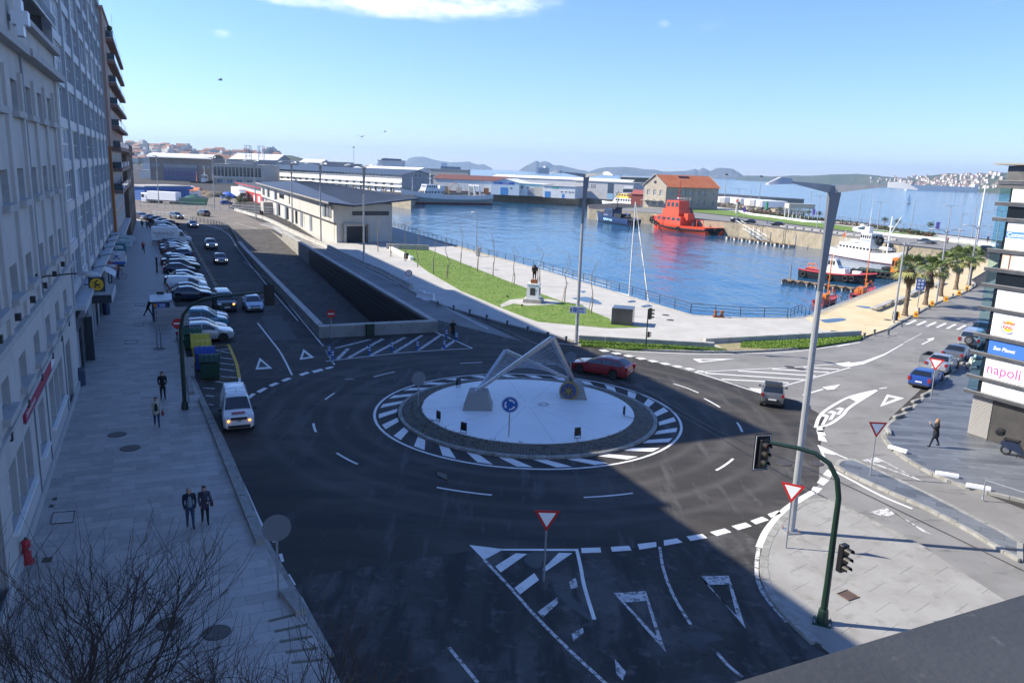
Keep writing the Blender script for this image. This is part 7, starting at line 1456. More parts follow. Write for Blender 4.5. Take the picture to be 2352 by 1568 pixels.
car('saloon','navy',48.6,79.8,HR+.05,'dark blue saloon half hidden behind the glass building', 'cars parked along the palm street')
for kind, c_, px, rz, lab in (('saloon','black',(1693,510),R(-14),'black saloon parked on the pier near the customs house'), ('hatch','black',(1722,513),R(160),'black hatchback parked on the pier beside the saloon'), ('hatch','black',(1786,519),R(150),'dark hatchback parked alone on the pier'), ('saloon','grey',(2128,560),R(-25),'dark grey saloon on the pier road behind the pilot ship'), ('suv','black',(2270,580),R(-25),'dark suv on the road behind the palms')):
    p = G(*px); car(kind, c_, p.x, p.y, rz, lab, 'cars parked on the pier')
for kind, c_, px, rz, lab in (('van','white',(868,443),R(170),'white van on the fish hall quay'), ('hatch','blue',(520,470),R(40),'blue hatchback by the red and white boathouse')):
    p = G(*px); car(kind, c_, p.x, p.y, rz, lab, 'vehicles on the far quays')
p = S(119.8, 7.4); t = thing('box_truck', 'white rental box truck with lettering on its side among the parked cars', 'truck', p, HN)
MB().cbox((-1.1,0,1.75),(4.3,2.15,2.3),0,.03).build('box', SIGNW, t); MB().box(-3.2,2.6,-.9,.9,.4,.6).build('chassis', TRIM, t)
mb = MB(); prof = [(1.15,.55),(3.15,.55),(3.2,.95),(2.95,1.15),(2.35,1.3),(1.75,2.25),(1.4,2.4),(1.1,2.4)]; mb.loft([[(x,-.95,z) for x,z in prof],[(x,.95,z) for x,z in prof]],0,True,True); sharp(mb.build('cab', SIGNW, t),30)
MB().loft([[(2.3,-.85,1.36),(2.3,.85,1.36)],[(1.8,-.8,2.2),(1.8,.8,2.2)]],closed=False).build('windscreen', GLASS_D, t)
for sg_ in (1,-1): MB().loft([[(1.25,sg_*.957,1.35),(2.15,sg_*.957,1.35)],[(1.3,sg_*.957,2.1),(1.72,sg_*.957,2.1)]],closed=False).build('side_window', GLASS_D, t)
for x in (2.45,-1.8):
    for sg_ in (1,-1): q = MB(Matrix.Translation((x,sg_*.88,.36)) @ Matrix.Rotation(R(90),4,'X')); q.lathe([(.22,-.12),(.35,-.11),(.36,0),(.35,.11),(.22,.12)],n=18); w_ = q.build('wheel', RUBBER, t); q = MB(Matrix.Translation((x,sg_*1.0,.36)) @ Matrix.Rotation(R(90),4,'X')); q.lathe([(.2,-.01),(.2,.01)],n=14); q.build('rim', RIM, w_)
text_mesh('VigoRent-A-Car', .62, mat('lettering_wine', (.2,.06,.09), .5), 'lettering', t, (-3.05,-1.082,1.75), ext=.003, sx=.85, shear=.15); text_mesh('alquiler de vehiculos  986 41 51 52', .2, mat('lettering_wine', (.2,.06,.09), .5), 'lettering', t, (-2.6,-1.082,1.25), ext=.003)
MB().tube([(-2.4,-1.085,1.6),(-1.2,-1.085,1.72),(.2,-1.085,1.55)],.03,4).build('swoosh', TRIM, t)
def trailer(a, b, h, label, dist=None, cabside=0, m=None):
    p, q = G(*a), G(*b); L_ = (q-p).length; t = thing('lorry_trailer', label, 'trailer', p, math.atan2(q.y-p.y,q.x-p.x), 'white trailers in the port yard')
    MB().cbox((L_/2,1.3,1.15+h/2),(L_,2.5,h),0,.04).build('box', m or SIGNW, t); MB().box(.2,L_-.2,.2,2.4,.8,1.14).build('chassis', TRIM, t)
    for x in (1.2,2.4,3.6,L_-2.2):
        for y in (.25,2.35): q_ = MB(Matrix.Translation((x,y,.5)) @ Matrix.Rotation(R(90),4,'X')); q_.lathe([(.3,-.14),(.5,-.13),(.5,.13),(.3,.14)],n=14); q_.build('wheel', RUBBER, t)
    if cabside:
        x0 = -2.6 if cabside < 0 else L_+.3; MB().cbox((x0+1.1,1.3,1.75),(2.2,2.4,2.9),0,.15).build('cab', SIGNW, t); MB().box(x0-.02 if cabside < 0 else x0+2.19,x0+.01 if cabside < 0 else x0+2.22,.3,2.3,1.8,2.9).build('windscreen', GLASS_D, t); MB().box(x0+.3,x0+1.3,.06,.095,1.8,2.7).build('side_window', GLASS_D, t)
trailer((338,466),(404,470),2.7,'white lorry trailer with cab parked by the fence', cabside=-1); trailer((334,455),(422,458),2.7,'second white trailer parked behind the first one'); trailer((419,449),(434,452),2.8,'short white container body beside the blue shed'); trailer((531,451),(549,461),2.9,'white box trailer beside the boathouse', cabside=1)
for px, lab in (((1120-210,437),'white box lorry on the fish hall quay'), ((902+36,437),'second white box lorry on the fish hall quay')):
    p = G(px[0]-12, px[1]+1); q = G(px[0]+14, px[1]+1); trailer((px[0]-12,px[1]+1),(px[0]+12,px[1]+1),2.2,lab,cabside=1)
trailer((1292,446),(1310,446),2.3,'white box lorry in front of the low white workshop', cabside=-1); trailer((1352,445),(1372,446),2.4,'white lorry in front of the pale grey warehouse', cabside=1)
def scooter(px, rz, m, label, z=.13, case=False, big=False):
    t = thing('scooter', label, 'motorbike', G(*px,z), rz); k = 1.15 if big else 1.0; t.scale = (k,k,k)
    for x in (-.6,.62): q = MB(Matrix.Translation((x,0,.26)) @ Matrix.Rotation(R(90),4,'X')); q.torus((0,0,0),(0,0,1),.2,.055,16,7); w_ = q.build('wheel', RUBBER, t); q = MB(Matrix.Translation((x,0,.26)) @ Matrix.Rotation(R(90),4,'X')); q.lathe([(.15,-.03),(.15,.03)],n=12); q.build('rim', RIM, w_)
    mb = MB(); mb.loft([[(-.85,-.1,.5),(-.85,.1,.5),(-.85,.08,.68),(-.85,-.08,.68)],[(-.5,-.17,.38),(-.5,.17,.38),(-.5,.13,.76),(-.5,-.13,.76)],[(-.1,-.17,.26),(-.1,.17,.26),(-.1,.12,.72),(-.1,-.12,.72)],[(.15,-.16,.22),(.15,.16,.22),(.15,.16,.3),(.15,-.16,.3)],[(.38,-.17,.24),(.38,.17,.24),(.42,.17,.36),(.42,-.17,.36)]],0,True,True); sharp(mb.build('body', m, t),40)
    mb = MB(); mb.loft([[(.4,-.17,.26),(.46,-.17,.26),(.46,.17,.26),(.4,.17,.26)],[(.3,-.19,.8),(.38,-.16,.8),(.38,.16,.8),(.3,.19,.8)],[(.26,-.12,.98),(.34,-.12,.98),(.34,.12,.98),(.26,.12,.98)]],0,True,True); mb.build('leg_shield', m, t); MB().ball((.62,0,.42),(.24,.1,.14),10,5).build('front_mudguard', m, t)
    MB().cbox((-.4,0,.8),(.72,.3,.12),0,.04).build('seat', BLACK, t); MB().tube([(.22,-.34,1.02),(.3,0,1.0),(.22,.34,1.02)],.022,6).build('handlebar', BLACK, t); MB().ball((.4,0,.9),(.07,.09,.09),8,5).build('headlight', LAMPW, t)
    for sg_ in (1,-1): MB().tube([(.25,sg_*.25,1.02),(.2,sg_*.32,1.2)],.008,4).build('mirror_stem', BLACK, t); MB().ball((.2,sg_*.34,1.24),(.02,.07,.05),8,4).build('mirror', BLACK, t)
    MB().cyl((-.9,.14,.32),(-.3,.17,.28),.06,.05,n=8).build('exhaust', CHROME, t); MB().tube([(-.05,-.1,.25),(-.1,-.25,.02)],.015,4).build('stand', DARKMETAL, t)
    if case: MB().cbox((-.95,0,1.1),(.4,.46,.34),0,.08).build('top_case', BLACK, t)
scooter(c3(965,535), HR+2.6, mat('scooter_cream', (.62,.57,.45), .35, coat=.5), 'cream scooter parked beside the slate pavement edge'); scooter(c3(1010,490), HR+2.2, PT['white'], 'white scooter behind the cream one'); scooter(c3(1325,1235), R(-40), PT['navy'], 'dark blue scooter with black top case by the black wall', case=True, big=True)
p = G(1768,515); scooter((1765,514), R(20), PT['silver'], 'motorbike parked beside the dark hatchback on the pier', z=0)
t = thing('bicycle', 'bicycle crossing the pavement by the shop canopy', 'bicycle', G(275,641,.13), HN+.15)
for x in (-.52,.52): t_ = MB(); t_.torus((x,0,.34),(0,1,0),.32,.018,20,5); w_ = t_.build('wheel', RUBBER, t); mb = MB(); [mb.cyl((x,0,.34),(x+.31*math.cos(a),0,.34+.31*math.sin(a)),.004,n=3) for a in [k*math.pi/5 for k in range(10)]]; mb.build('spokes', CHROME, w_)
mb = MB(); A_1, B_1, C_1, D_1 = (-.52,0,.34), (-.12,0,.3), (-.22,0,.78), (.38,0,.8); [mb.cyl(a, b, .016, n=6) for a, b in ((A_1,B_1),(A_1,C_1),(B_1,C_1),(C_1,D_1),(B_1,D_1),(D_1,(.52,0,.34)),(D_1,(.36,0,.95)))]; mb.build('frame', mat('bike_red', (.3,.05,.05), .4), t)
MB().cbox((-.24,0,.86),(.24,.12,.06),0,.02).build('saddle', BLACK, t); MB().tube([(.3,-.26,.98),(.38,0,.96),(.3,.26,.98)],.014,5).build('handlebar', BLACK, t)
# --- boats
def hull_mb(L_, B, hb, hm, hs, draft=.9, full=.55, n=14, boot=.35, tr=.75):
    mb = MB(); st = []
    for i in range(n+1):
        t = i/n; x = -L_/2+L_*t; u = max(0,(t-(1-full))/full); w = B/2*(1-u**2.2)*(tr+(1-tr)*min(1,t/.3)); w = max(w,.03)
        h = hm+(hb-hm)*max(0,(t-.45)/.55)**2+(hs-hm)*max(0,(.35-t)/.35)**2; rake = .10*L_*u*u
        st.append((x,w,h,rake))
    rows = []
    for x, w, h, rk in st: rows.append([(x-rk*.35,0,-draft),(x-rk*.3,w*.75,-draft*.5),(x-rk*.15,w*.9,boot),(x,w,h*.55),(x+rk*.25,w*1.04,h)])
    for sg_ in (1,-1):
        ids = [[mb.p((a,b*sg_,c)) for a,b,c in r] for r in rows]
        for a, b in zip(ids, ids[1:]):
            for k in range(4): mb.face((a[k],b[k],b[k+1],a[k+1]) if sg_ < 0 else (a[k+1],b[k+1],b[k],a[k]), 1 if k < 2 else 0)
        mb.face(ids[0] if sg_ > 0 else ids[0][::-1], 0)
    top = [(r[4][0],r[4][1],r[4][2]-.25) for r in rows]
    for a, b in zip(top, top[1:]): mb.poly([(a[0],-a[1],a[2]),(b[0],-b[1],b[2]),(b[0],b[1],b[2]),(a[0],a[1],a[2])], 2)
    return mb, st
def boat(name, label, a, b, zoff=0.0, cat='boat'):
    p, q = G(*a, WATER_Z), G(*b, WATER_Z); c_ = (p+q)/2; t = thing(name, label, cat, (c_.x,c_.y,WATER_Z), math.atan2(q.y-p.y,q.x-p.x)); return t, (q-p).length
def house(t, name, x0, x1, w, z0, z1, m, rake=.0, win=0, wm=None, wz=None):
    mb = MB(); mb.loft([[(x0,-w,z0),(x1,-w,z0),(x1,w,z0),(x0,w,z0)],[(x0+rake*.3,-w*.93,z1),(x1-rake,-w*.93,z1),(x1-rake,w*.93,z1),(x0+rake*.3,w*.93,z1)]],0,True,True); o = mb.build(name, m, t)
    if win:
        za, zc = wz or (z0+(z1-z0)*.5, z0+(z1-z0)*.85); f = lambda z: (z-z0)/(z1-z0)
        for k in range(win):
            xa, xb = lerp(x0,x1-rake,(k+.15)/win), lerp(x0,x1-rake,(k+.85)/win)
            for sg_ in (1,-1): MB().poly([(xa,sg_*(w*(1-.07*f(za))+.02),za),(xb,sg_*(w*(1-.07*f(za))+.02),za),(xb,sg_*(w*(1-.07*f(zc))+.02),zc),(xa,sg_*(w*(1-.07*f(zc))+.02),zc)]).build('window', wm or GLASS_D, o)
        for k in range(3): ya, yb = lerp(-w*.85,w*.85,k/3+.03), lerp(-w*.85,w*.85,(k+1)/3-.03); MB().poly([(x1-rake*f(za)+.03,ya,za),(x1-rake*f(za)+.03,yb,za),(x1-rake*f(zc)+.03,yb,zc),(x1-rake*f(zc)+.03,ya,zc)]).build('window', wm or GLASS_D, o)
    return o
def rail_line(t, pts, h, m=WHITE, r=.03):
    mb = MB(); n_ = len(pts)
    for k in (.5,1): mb.tube([(x,y,z+h*k) for x,y,z in pts], r, 4)
    for a in pts: mb.cyl(a,(a[0],a[1],a[2]+h),r,n=4)
    return mb.build('guard_rail', m, t)
def tyres(t, pts, r=.45):
    for (x,y,z,ax) in pts: q = MB(); q.torus((x,y,z),ax,r*.72,r*.3,14,6); q.build('tyre_fender', RUBBER, t)
def mast(t, x, z0, z1, m, r=.09, cross=()):
    mb = MB(); mb.cyl((x,0,z0),(x,0,z1),r,r*.5,6)
    for z, w in cross: mb.cyl((x,-w,z),(x,w,z),r*.5,n=5)
    return mb.build('mast', m, t)
TUGO = mat('tug_orange', (.72,.075,.025), .45, col2=(.6,.06,.02), scale=1); REDB = mat('antifoul_red', (.16,.02,.02), .7); DECKG = mat('deck_green', (.05,.16,.11), .7); HW = mat('hull_white', (.72,.73,.72), .45, col2=(.6,.58,.54), scale=.8); HG = mat('hull_sea_green', (.28,.38,.36), .55, col2=(.3,.27,.2), scale=1.5); NAVYH = mat('patrol_navy', (.02,.045,.13), .45); BLKH = mat('hull_black', (.015,.015,.017), .5)
t, L_ = boat('tug_boat', 'bright orange red tug with tall wheelhouse moored by the stone pier', (1640,540), (1500,523), cat='tug')
mb, st = hull_mb(L_, L_*.33, 4.6, 2.4, 2.6, 1.2, .4, tr=.9); o = fixn(mb.build('hull', [TUGO, TUGO, TUGO], t)); W2 = L_*.165
mb = MB(); mb.tube([(s_[0]+s_[3]*.2,s_[1]*1.05,s_[2]-1.0) for s_ in st],.22,6); mb.tube([(s_[0]+s_[3]*.2,-s_[1]*1.05,s_[2]-1.0) for s_ in st],.22,6); mb.tube([(-L_/2-.1,-W2*.9,1.7),(-L_/2-.1,W2*.9,1.7)],.25,6); mb.build('rubbing_strake', RUBBER, t)
house(t,'deckhouse',-L_*.08,L_*.34,W2*.72,2.2,5.2,TUGO,.6,5); house(t,'upper_deckhouse',-L_*.02,L_*.26,W2*.58,5.2,7.6,TUGO,.3); house(t,'wheelhouse',.0,L_*.22,W2*.5,7.6,10.6,TUGO,.4,3,wz=(8.4,10.0)); house(t,'funnel',-L_*.12,-L_*.06,W2*.3,4,6.4,TUGO)
mast(t,L_*.09,10.6,17.5,mat('mast_red', (.4,.04,.03), .5),.22,((12,1.4),(13.5,1.1),(15,.8))); MB().ball((L_*.06,1.2,11.4),(.5,.5,.3),8,5).build('radar_dome', WHITE, t); MB().ball((-L_*.06,-1.6,5.6),(2.2,.7,.5),10,5).build('rescue_boat', mat('boat_grey', (.2,.24,.28), .5), t)
rail_line(t,[(L_*.34,W2*.6,4.4),(L_*.2,W2*.85,3.4),(.0,W2*.9,2.4)],1.0,TUGO); rail_line(t,[(-L_*.02,-W2*.5,10.7),(L_*.2,-W2*.45,10.7),(L_*.2,W2*.45,10.7)],.9,WHITE); tyres(t,[(L_*.42,W2*.62,3.2,(-.5,1,0)),(L_*.34,W2*.92,2.8,(-.3,1,0)),(L_*.26,W2*1.08,2.4,(-.1,1,0)),(-L_*.12,W2*1.12,1.2,(0,1,0)),(L_*.47,W2*.3,3.4,(-1,1,0)),(-L_*.52,0,1.4,(1,0,0))],.95); MB().cyl((-L_*.2,-1.2,2.9),(-L_*.2,1.2,2.9),.7,n=10).build('winch', BLKH, t)
mb = MB(); mb.tube([(-L_*.27,-1.5,2.2),(-L_*.27,-1.5,4.5),(-L_*.27,1.5,4.5),(-L_*.27,1.5,2.2)],.16,6); mb.build('tow_frame', TUGO, t)
t, L_ = boat('patrol_boat', 'dark navy customs patrol boat lettered on its side beside the pier', (1456,519), (1372,507), cat='patrol boat')
mb, st = hull_mb(L_, L_*.24, 4.2, 2.7, 2.4, .8, .6, tr=.95); fixn(mb.build('hull', [NAVYH, BLKH, mat('deck_slate', (.05,.06,.08), .7)], t)); W2 = L_*.12
house(t,'wheelhouse',-L_*.05,L_*.22,W2*.7,2.5,5.6,NAVYH,1.6,4,wz=(4.2,5.2)); house(t,'engine_casing',-L_*.25,-L_*.06,W2*.6,2.3,4.0,BLKH); mast(t,-L_*.04,5.2,13,BLKH,.16,((8.5,1.0),(7,1.3),(10,.7))); house(t,'radar_arch',-L_*.08,-.02,W2*.5,5.5,6.4,BLKH); MB().ball((-L_*.34,0,3.0),(2.2,.9,.6),10,5).build('tender', BLKH, t); MB().cyl((-L_*.32,-1,3.8),(-L_*.2,-1,4.1),.5,n=8).build('davit_roll', NAVYH, t)
rail_line(t,[(L_*.46,-.4,4.1),(L_*.35,-W2*.7,3.6),(L_*.22,-W2,3.1)],.9,GALV); rail_line(t,[(L_*.46,.4,4.1),(L_*.35,W2*.7,3.6)],.9,GALV)
text_mesh('ADUANAS', 1.15, mat('pale_cyan', (.45,.75,.8), .5), 'lettering', t, (L_*.14,W2*1.0+.06,1.15), rot=(R(84),0,math.pi), ext=.02, bold=.03, sx=1.25); text_mesh('Agencia Tributaria', .5, WHITE, 'lettering', t, (L_*.2,W2*.7+.02,3.0), rot=(R(84),0,math.pi), ext=.02)
for sg_ in (1,-1): MB().loft([[(L_*.33,sg_*W2*.80,.5),(L_*.36,sg_*W2*.72,.5)],[(L_*.385,sg_*W2*.78,3.3),(L_*.41,sg_*W2*.66,3.4)]],closed=False).build('bow_stripe', mat('pale_cyan', (.45,.75,.8), .5), t)
t, L_ = boat('trawler', 'large white and sea green stern trawler moored at the far quay', (1105,468), (942,469), cat='trawler')
mb, st = hull_mb(L_, L_*.22, 7.2, 4.2, 5.4, 1.4, .45, tr=.95, boot=.9); fixn(mb.build('hull', [HG, REDB, mat('deck_rust', (.2,.17,.14), .8)], t)); W2 = L_*.11
mb = MB()
for sg_ in (1,-1): mb.loft([[(s_[0]+s_[3]*.2,sg_*(s_[1]*1.045+.02),s_[2]*.62) for s_ in st],[(s_[0]+s_[3]*.3,sg_*(s_[1]*1.06+.02),s_[2]+.35) for s_ in st]],closed=False)
mb.build('white_bulwark', HW, t); house(t,'deckhouse',L_*.08,L_*.30,W2*.8,4.0,7.2,HW,.4,6); house(t,'bridge',L_*.14,L_*.28,W2*.7,7.2,10.0,HW,.6,5,wz=(8.5,9.5)); house(t,'funnel_house',L_*.04,L_*.10,W2*.35,7.0,9.6,HW); mast(t,L_*.2,10,17.5,HW,.22,((13,1.6),(15,1.1))); mast(t,L_*.40,6,13.5,HW,.18)
mb = MB(); [mb.tube([(x,-W2*.75,4.5),(x+.6,-W2*.6,10),(x+.6,W2*.6,10),(x,W2*.75,4.5)],.35,6) for x in (-L_*.36,-L_*.30)]; mb.tube([(-L_*.36+.6,-W2*.6,9.9),(-L_*.30+.6,-W2*.6,9.9)],.25,5); mb.build('stern_gantry', HW, t); mb = MB(); mb.tube([(-L_*.02,0,5),(-L_*.03,0,9),(-L_*.10,0,11.5),(-L_*.14,0,9.5)],.28,6); mb.build('deck_crane', mat('crane_buff', (.5,.32,.15), .6), t)
rail_line(t,[(L_*.5,-.3,7.4),(L_*.4,-W2*.6,6.7),(L_*.32,-W2*.85,6.0)],1.0,DECKG); rail_line(t,[(L_*.5,.3,7.4),(L_*.4,W2*.6,6.7),(L_*.32,W2*.85,6.0)],1.0,DECKG)
t.rotation_euler.z -= .3
for k in range(9): MB().box(-L_*.42+k*4.4,-L_*.42+k*4.4+1.3,-W2*1.07-.04,-W2*1.05,1.6,1.75).build('scupper', RUST, t); MB().box(-L_*.42+k*4.4,-L_*.42+k*4.4+1.3,W2*1.05,W2*1.07+.04,1.6,1.75).build('scupper', RUST, t)
t, L_ = boat('pilot_ship', 'white pilot ship with red boot line moored along the pier', (1905,583), (2070,611), cat='ship')
mb, st = hull_mb(L_, L_*.2, 3.4, 2.0, 2.4, 1.0, .5, tr=.8, boot=.2); fixn(mb.build('hull', [HW, REDB, mat('deck_pale', (.4,.38,.34), .8)], t)); W2 = L_*.1
house(t,'deckhouse',-L_*.28,L_*.16,W2*.75,1.9,4.0,HW,.2,9,wz=(2.7,3.2)); house(t,'wheelhouse',.0+L_*.0,L_*.15,W2*.68,4.0,6.9,HW,.2,5,wz=(5.6,6.4)); mast(t,L_*.03,6.9,13,WHITE,.14,((9,.9),(10.5,.7))); MB().cyl((L_*.03,0,13),(L_*.02,0,17),.03,n=4).build('aerial', WHITE, t); house(t,'mast_house',L_*.0,L_*.06,.7,6.9,8.4,WHITE); rail_line(t,[(-L_*.28,-W2*.7,4.0),(-L_*.16,-W2*.7,4.0),(-L_*.02,-W2*.7,4.0)],1.0); rail_line(t,[(L_*.2,-W2*.8,2.4),(L_*.33,-W2*.7,2.8),(L_*.44,-W2*.4,3.2)],.9)
mb = MB(); mb.ball((-L_*.1,-W2*.4,4.6),(1.8,.6,.45),10,5); mb.build('dinghy', WHITE, t); MB().ball((L_*.24,W2*.3,3.4),(2.4,.8,.5),10,5).build('workboat', WHITE, t); tyres(t,[(L_*.17,W2*.2,5.2,(1,0,0))],1.2); text_mesh('PRACTICO VIGO', .5, NAVY, 'lettering', t, (L_*.025,-W2*.70,4.9), ext=.01, sx=.8)
mb = MB(); mb.cyl((-L_*.27,0,4),(-L_*.30,0,7),.05,n=4); mb.build('flagstaff', WHITE, t); MB().loft([[(-L_*.295,0,6.8),(-L_*.295,0,5.5)],[(-L_*.315,.3,6.2),(-L_*.315,.3,4.9)],[(-L_*.33,0,5.8),(-L_*.33,0,4.7)]],closed=False).build('flag', mat('flag_red_yellow', (.6,.3,.03), .7, col2=(.5,.03,.02), scale=1.2), t)
mb = MB(); mb.tube([(L_*.3,0,2.5),(L_*.31,0,11.5)],.2,6); mb.tube([(L_*.31,0,7),(L_*.42,0,11.5)],.12,5); mb.tube([(L_*.28,0,9),(L_*.34,0,9)],.12,5); mb.build('derrick', WHITE, t)
t, L_ = boat('pilot_boat', 'black pilot boat with red deck and white cabin beside the pontoon', (1840,635), (2008,656), cat='boat')
mb, st = hull_mb(L_, L_*.24, 2.3, 1.5, 1.7, .7, .5, tr=.9, boot=.1); fixn(mb.build('hull', [BLKH, BLKH, mat('deck_red', (.45,.06,.07), .6)], t)); W2 = L_*.12; mb = MB(); [mb.tube([(s_[0]+s_[3]*.2,sg_*s_[1]*1.05,s_[2]) for s_ in st],.16,6) for sg_ in (1,-1)]; mb.build('red_gunwale', mat('deck_red', (.45,.06,.07), .6), t)
house(t,'cabin',-L_*.20,L_*.14,W2*.62,1.4,2.6,HW,.3); house(t,'wheelhouse',-L_*.12,L_*.04,W2*.55,2.6,4.3,HW,.9,3,wz=(3.2,4.0)); mast(t,-L_*.08,4.3,6.4,WHITE,.06,((5,.6),)); MB().cbox((L_*.26,0,2.1),(1.6,1.0,.6)).build('locker', WHITE, t); tyres(t,[(-L_*.42,-W2*.96,.8,(0,1,0)),(-L_*.05,-W2*1.08,.7,(0,1,0)),(L_*.16,-W2*1.0,.9,(0,1,0)),(L_*.24,-W2*.9,1.0,(.1,1,0))],.62)
rail_line(t,[(-L_*.48,-W2*.8,1.6),(-L_*.48,W2*.8,1.6)],1.4,GALV); [MB().torus((x,-W2*.5,2.6),(0,1,0),.45,.1,14,6).build('lifebuoy', ORANGE, t) for x in (-L_*.36,-L_*.30)]
for a, b, ym, lab in (((1870,705),(1925,690),635,'small red work boat with a tall orange mast at the yellow quay'), ((1955,690),(2012,668),593,'orange work boat with crane arm at the yellow quay')):
    t, L_ = boat('work_boat', lab, a, b); mb, st = hull_mb(L_, 3.2, 1.8, 1.3, 1.4, .6, .4, tr=.95); t.scale = (.75,.6,.62); fixn(mb.build('hull', [mat('deck_red', (.45,.06,.07), .6), BLKH, mat('deck_red', (.45,.06,.07), .6)], t)); house(t,'cabin',-L_*.3,-L_*.08,1.0,1.2,2.8,ORANGE,.2,2); mast(t,L_*.0,1.2,13.0,ORANGE,.2,((4.5,.4),)); mb = MB(); mb.tube([(L_*.05,0,1.2),(L_*.1,0,3.2),(L_*.3,0,3.6),(L_*.4,0,2.4)],.22,6); mb.build('crane_arm', ORANGE, t); MB().cbox((-L_*.38,0,1.9),(1.2,1.6,1.0),0,.1).build('winch_box', ORANGE, t)
t, L_ = boat('green_barge', 'low green work barge ringed with tyres and an orange cabin', (1962,630), (2066,642)); mb, st = hull_mb(L_, 5, 1.6, 1.4, 1.4, .7, .2, tr=1.0); fixn(mb.build('hull', [BLKH, BLKH, DECKG], t)); tyres(t,[(-L_*.42+k*L_*.11,-2.62,.9,(0,1,0)) for k in range(9)],.72); house(t,'cabin',L_*.34,L_*.48,1.6,1.2,4.4,ORANGE,.1,2); MB().ball((L_*.2,.6,1.9),(1.4,.8,.5),8,5).build('gear_pile', BLKH, t)
p, q = GD(1384,470,420), GD(1474,470,405); p.z = q.z = 0; t = thing('ferry', 'white harbour ferry with yellow bridge behind the pier head', 'ferry', ((p.x+q.x)/2,(p.y+q.y)/2,WATER_Z), math.atan2(p.y-q.y,p.x-q.x)); L_ = (p-q).length
mb, st = hull_mb(L_, 6, 5.2, 4.4, 4.4, 1, .45); fixn(mb.build('hull', [HW, NAVYH, HW], t)); house(t,'saloon',-L_*.4,L_*.2,2.6,4.3,7.0,HW,2.5,8); house(t,'bridge',-L_*.22,L_*.1,2.0,7.0,9.2,mat('ferry_yellow', (.75,.5,.08), .5),1.5,4); mb = MB(); mb.loft([[(-L_*.3,-.2,9),(-L_*.3,.2,9)],[(-L_*.36,-.15,13),(-L_*.36,.15,13)],[(-L_*.33,-.2,9),(-L_*.33,.2,9)]],closed=False); mb.build('tail_fin', ORANGE, t); rail_line(t,[(L_*.48,-.3,5.2),(L_*.36,-1.6,5.0),(L_*.2,-2.6,4.6)],1.1)
b = G(1444,694,-3.2); t = thing('sailing_yacht', 'white yacht mast and furled sail standing above the promenade railing', 'yacht', (b.x,b.y,WATER_Z), math.atan2(-.92,.39)); H = HT(1444,694,1453,463,-3.2)-WATER_Z; L_ = 12
mb, st = hull_mb(L_, 3.4, 1.3, 1.0, 1.0, .5, .6); fixn(mb.build('hull', [HW, NAVYH, HW], t)); MB().lathe([(.12,.9),(.11,H*.6),(.07,H)],n=8).build('mast', WHITE, t)
for z, w in ((H*.36,1.1),(H*.66,.8)): MB().cyl((0,-w,z),(0,w,z),.035,n=5).build('spreader', WHITE, t)
mb = MB(); [mb.tube([(0,sg_*1.5,1.0),(0,sg_*1.1,H*.36),(0,sg_*.8,H*.66),(0,0,H*.97)],.012,3) for sg_ in (1,-1)]; mb.tube([(-5.6,0,1.1),(0,0,H)],.012,3); mb.build('stay', GALV, t)
mb = MB(); pts = [Vector((5.6,0,1.2)).lerp(Vector((.1,0,H*.98)),k/14) for k in range(15)]; mb.tube(pts,[.03]+[.1+.05*math.sin(k*2.1) for k in range(1,12)]+[.05,.03,.02],6); mb.build('furled_sail', mat('sail_white', (.7,.68,.62), .8, col2=(.1,.2,.4), scale=1.1, lo=.58, hi=.62), t); MB().cyl((0,0,2.1),(-4.2,0,2.0),.16,n=8).build('boom', WHITE, t)
p = GD(1035,388,2600); t = thing('car_carrier', 'dark blue ship with white bridge out in the estuary', 'ship', (p.x,p.y,WATER_Z), R(5)); MB().box(-32,32,-10,10,0,20).build('hull', mat('ship_navy', (.03,.06,.14), .6), t); MB().box(-30,-12,-9,9,20,31).build('bridge', FW, t)
p = GD(1247,388,5200); t = thing('car_carrier', 'grey blue car carrier off the twin peaked island', 'ship', (p.x,p.y,WATER_Z), R(30)); MB().box(-45,40,-14,14,0,36).build('hull', mat('ship_navy', (.03,.06,.14), .6), t); MB().box(10,36,-12,12,36,46).build('bridge', FW, t)
for px, d_, lab in (((2091,441),900,'small white sailing boat out in the bay'), ((1427,399),2600,'tiny white sail near the far shore')):
    p = GD(*px,d_); t = thing('sailing_boat', lab, 'sailing boat', (p.x,p.y,WATER_Z), .6); k = 1 if d_ < 1000 else 2.0; mb, st = hull_mb(8*k, 2.4*k, 1.2*k, .9*k, .9*k, .3); fixn(mb.build('hull', HW, t)); MB().loft([[(.2*k,0,1.2*k),(-3.4*k,.4*k,1.3*k)],[(.1*k,0,6*k),(-1.4*k,.3*k,6*k)],[(0,0,10*k),(-.1*k,0,10*k)]],closed=False).build('main_sail', SIGNW, t); MB().loft([[(.5*k,0,1.2*k),(3.6*k,0,1.2*k)],[(.3*k,0,8*k),(.4*k,0,8*k)]],closed=False).build('jib', SIGNW, t)
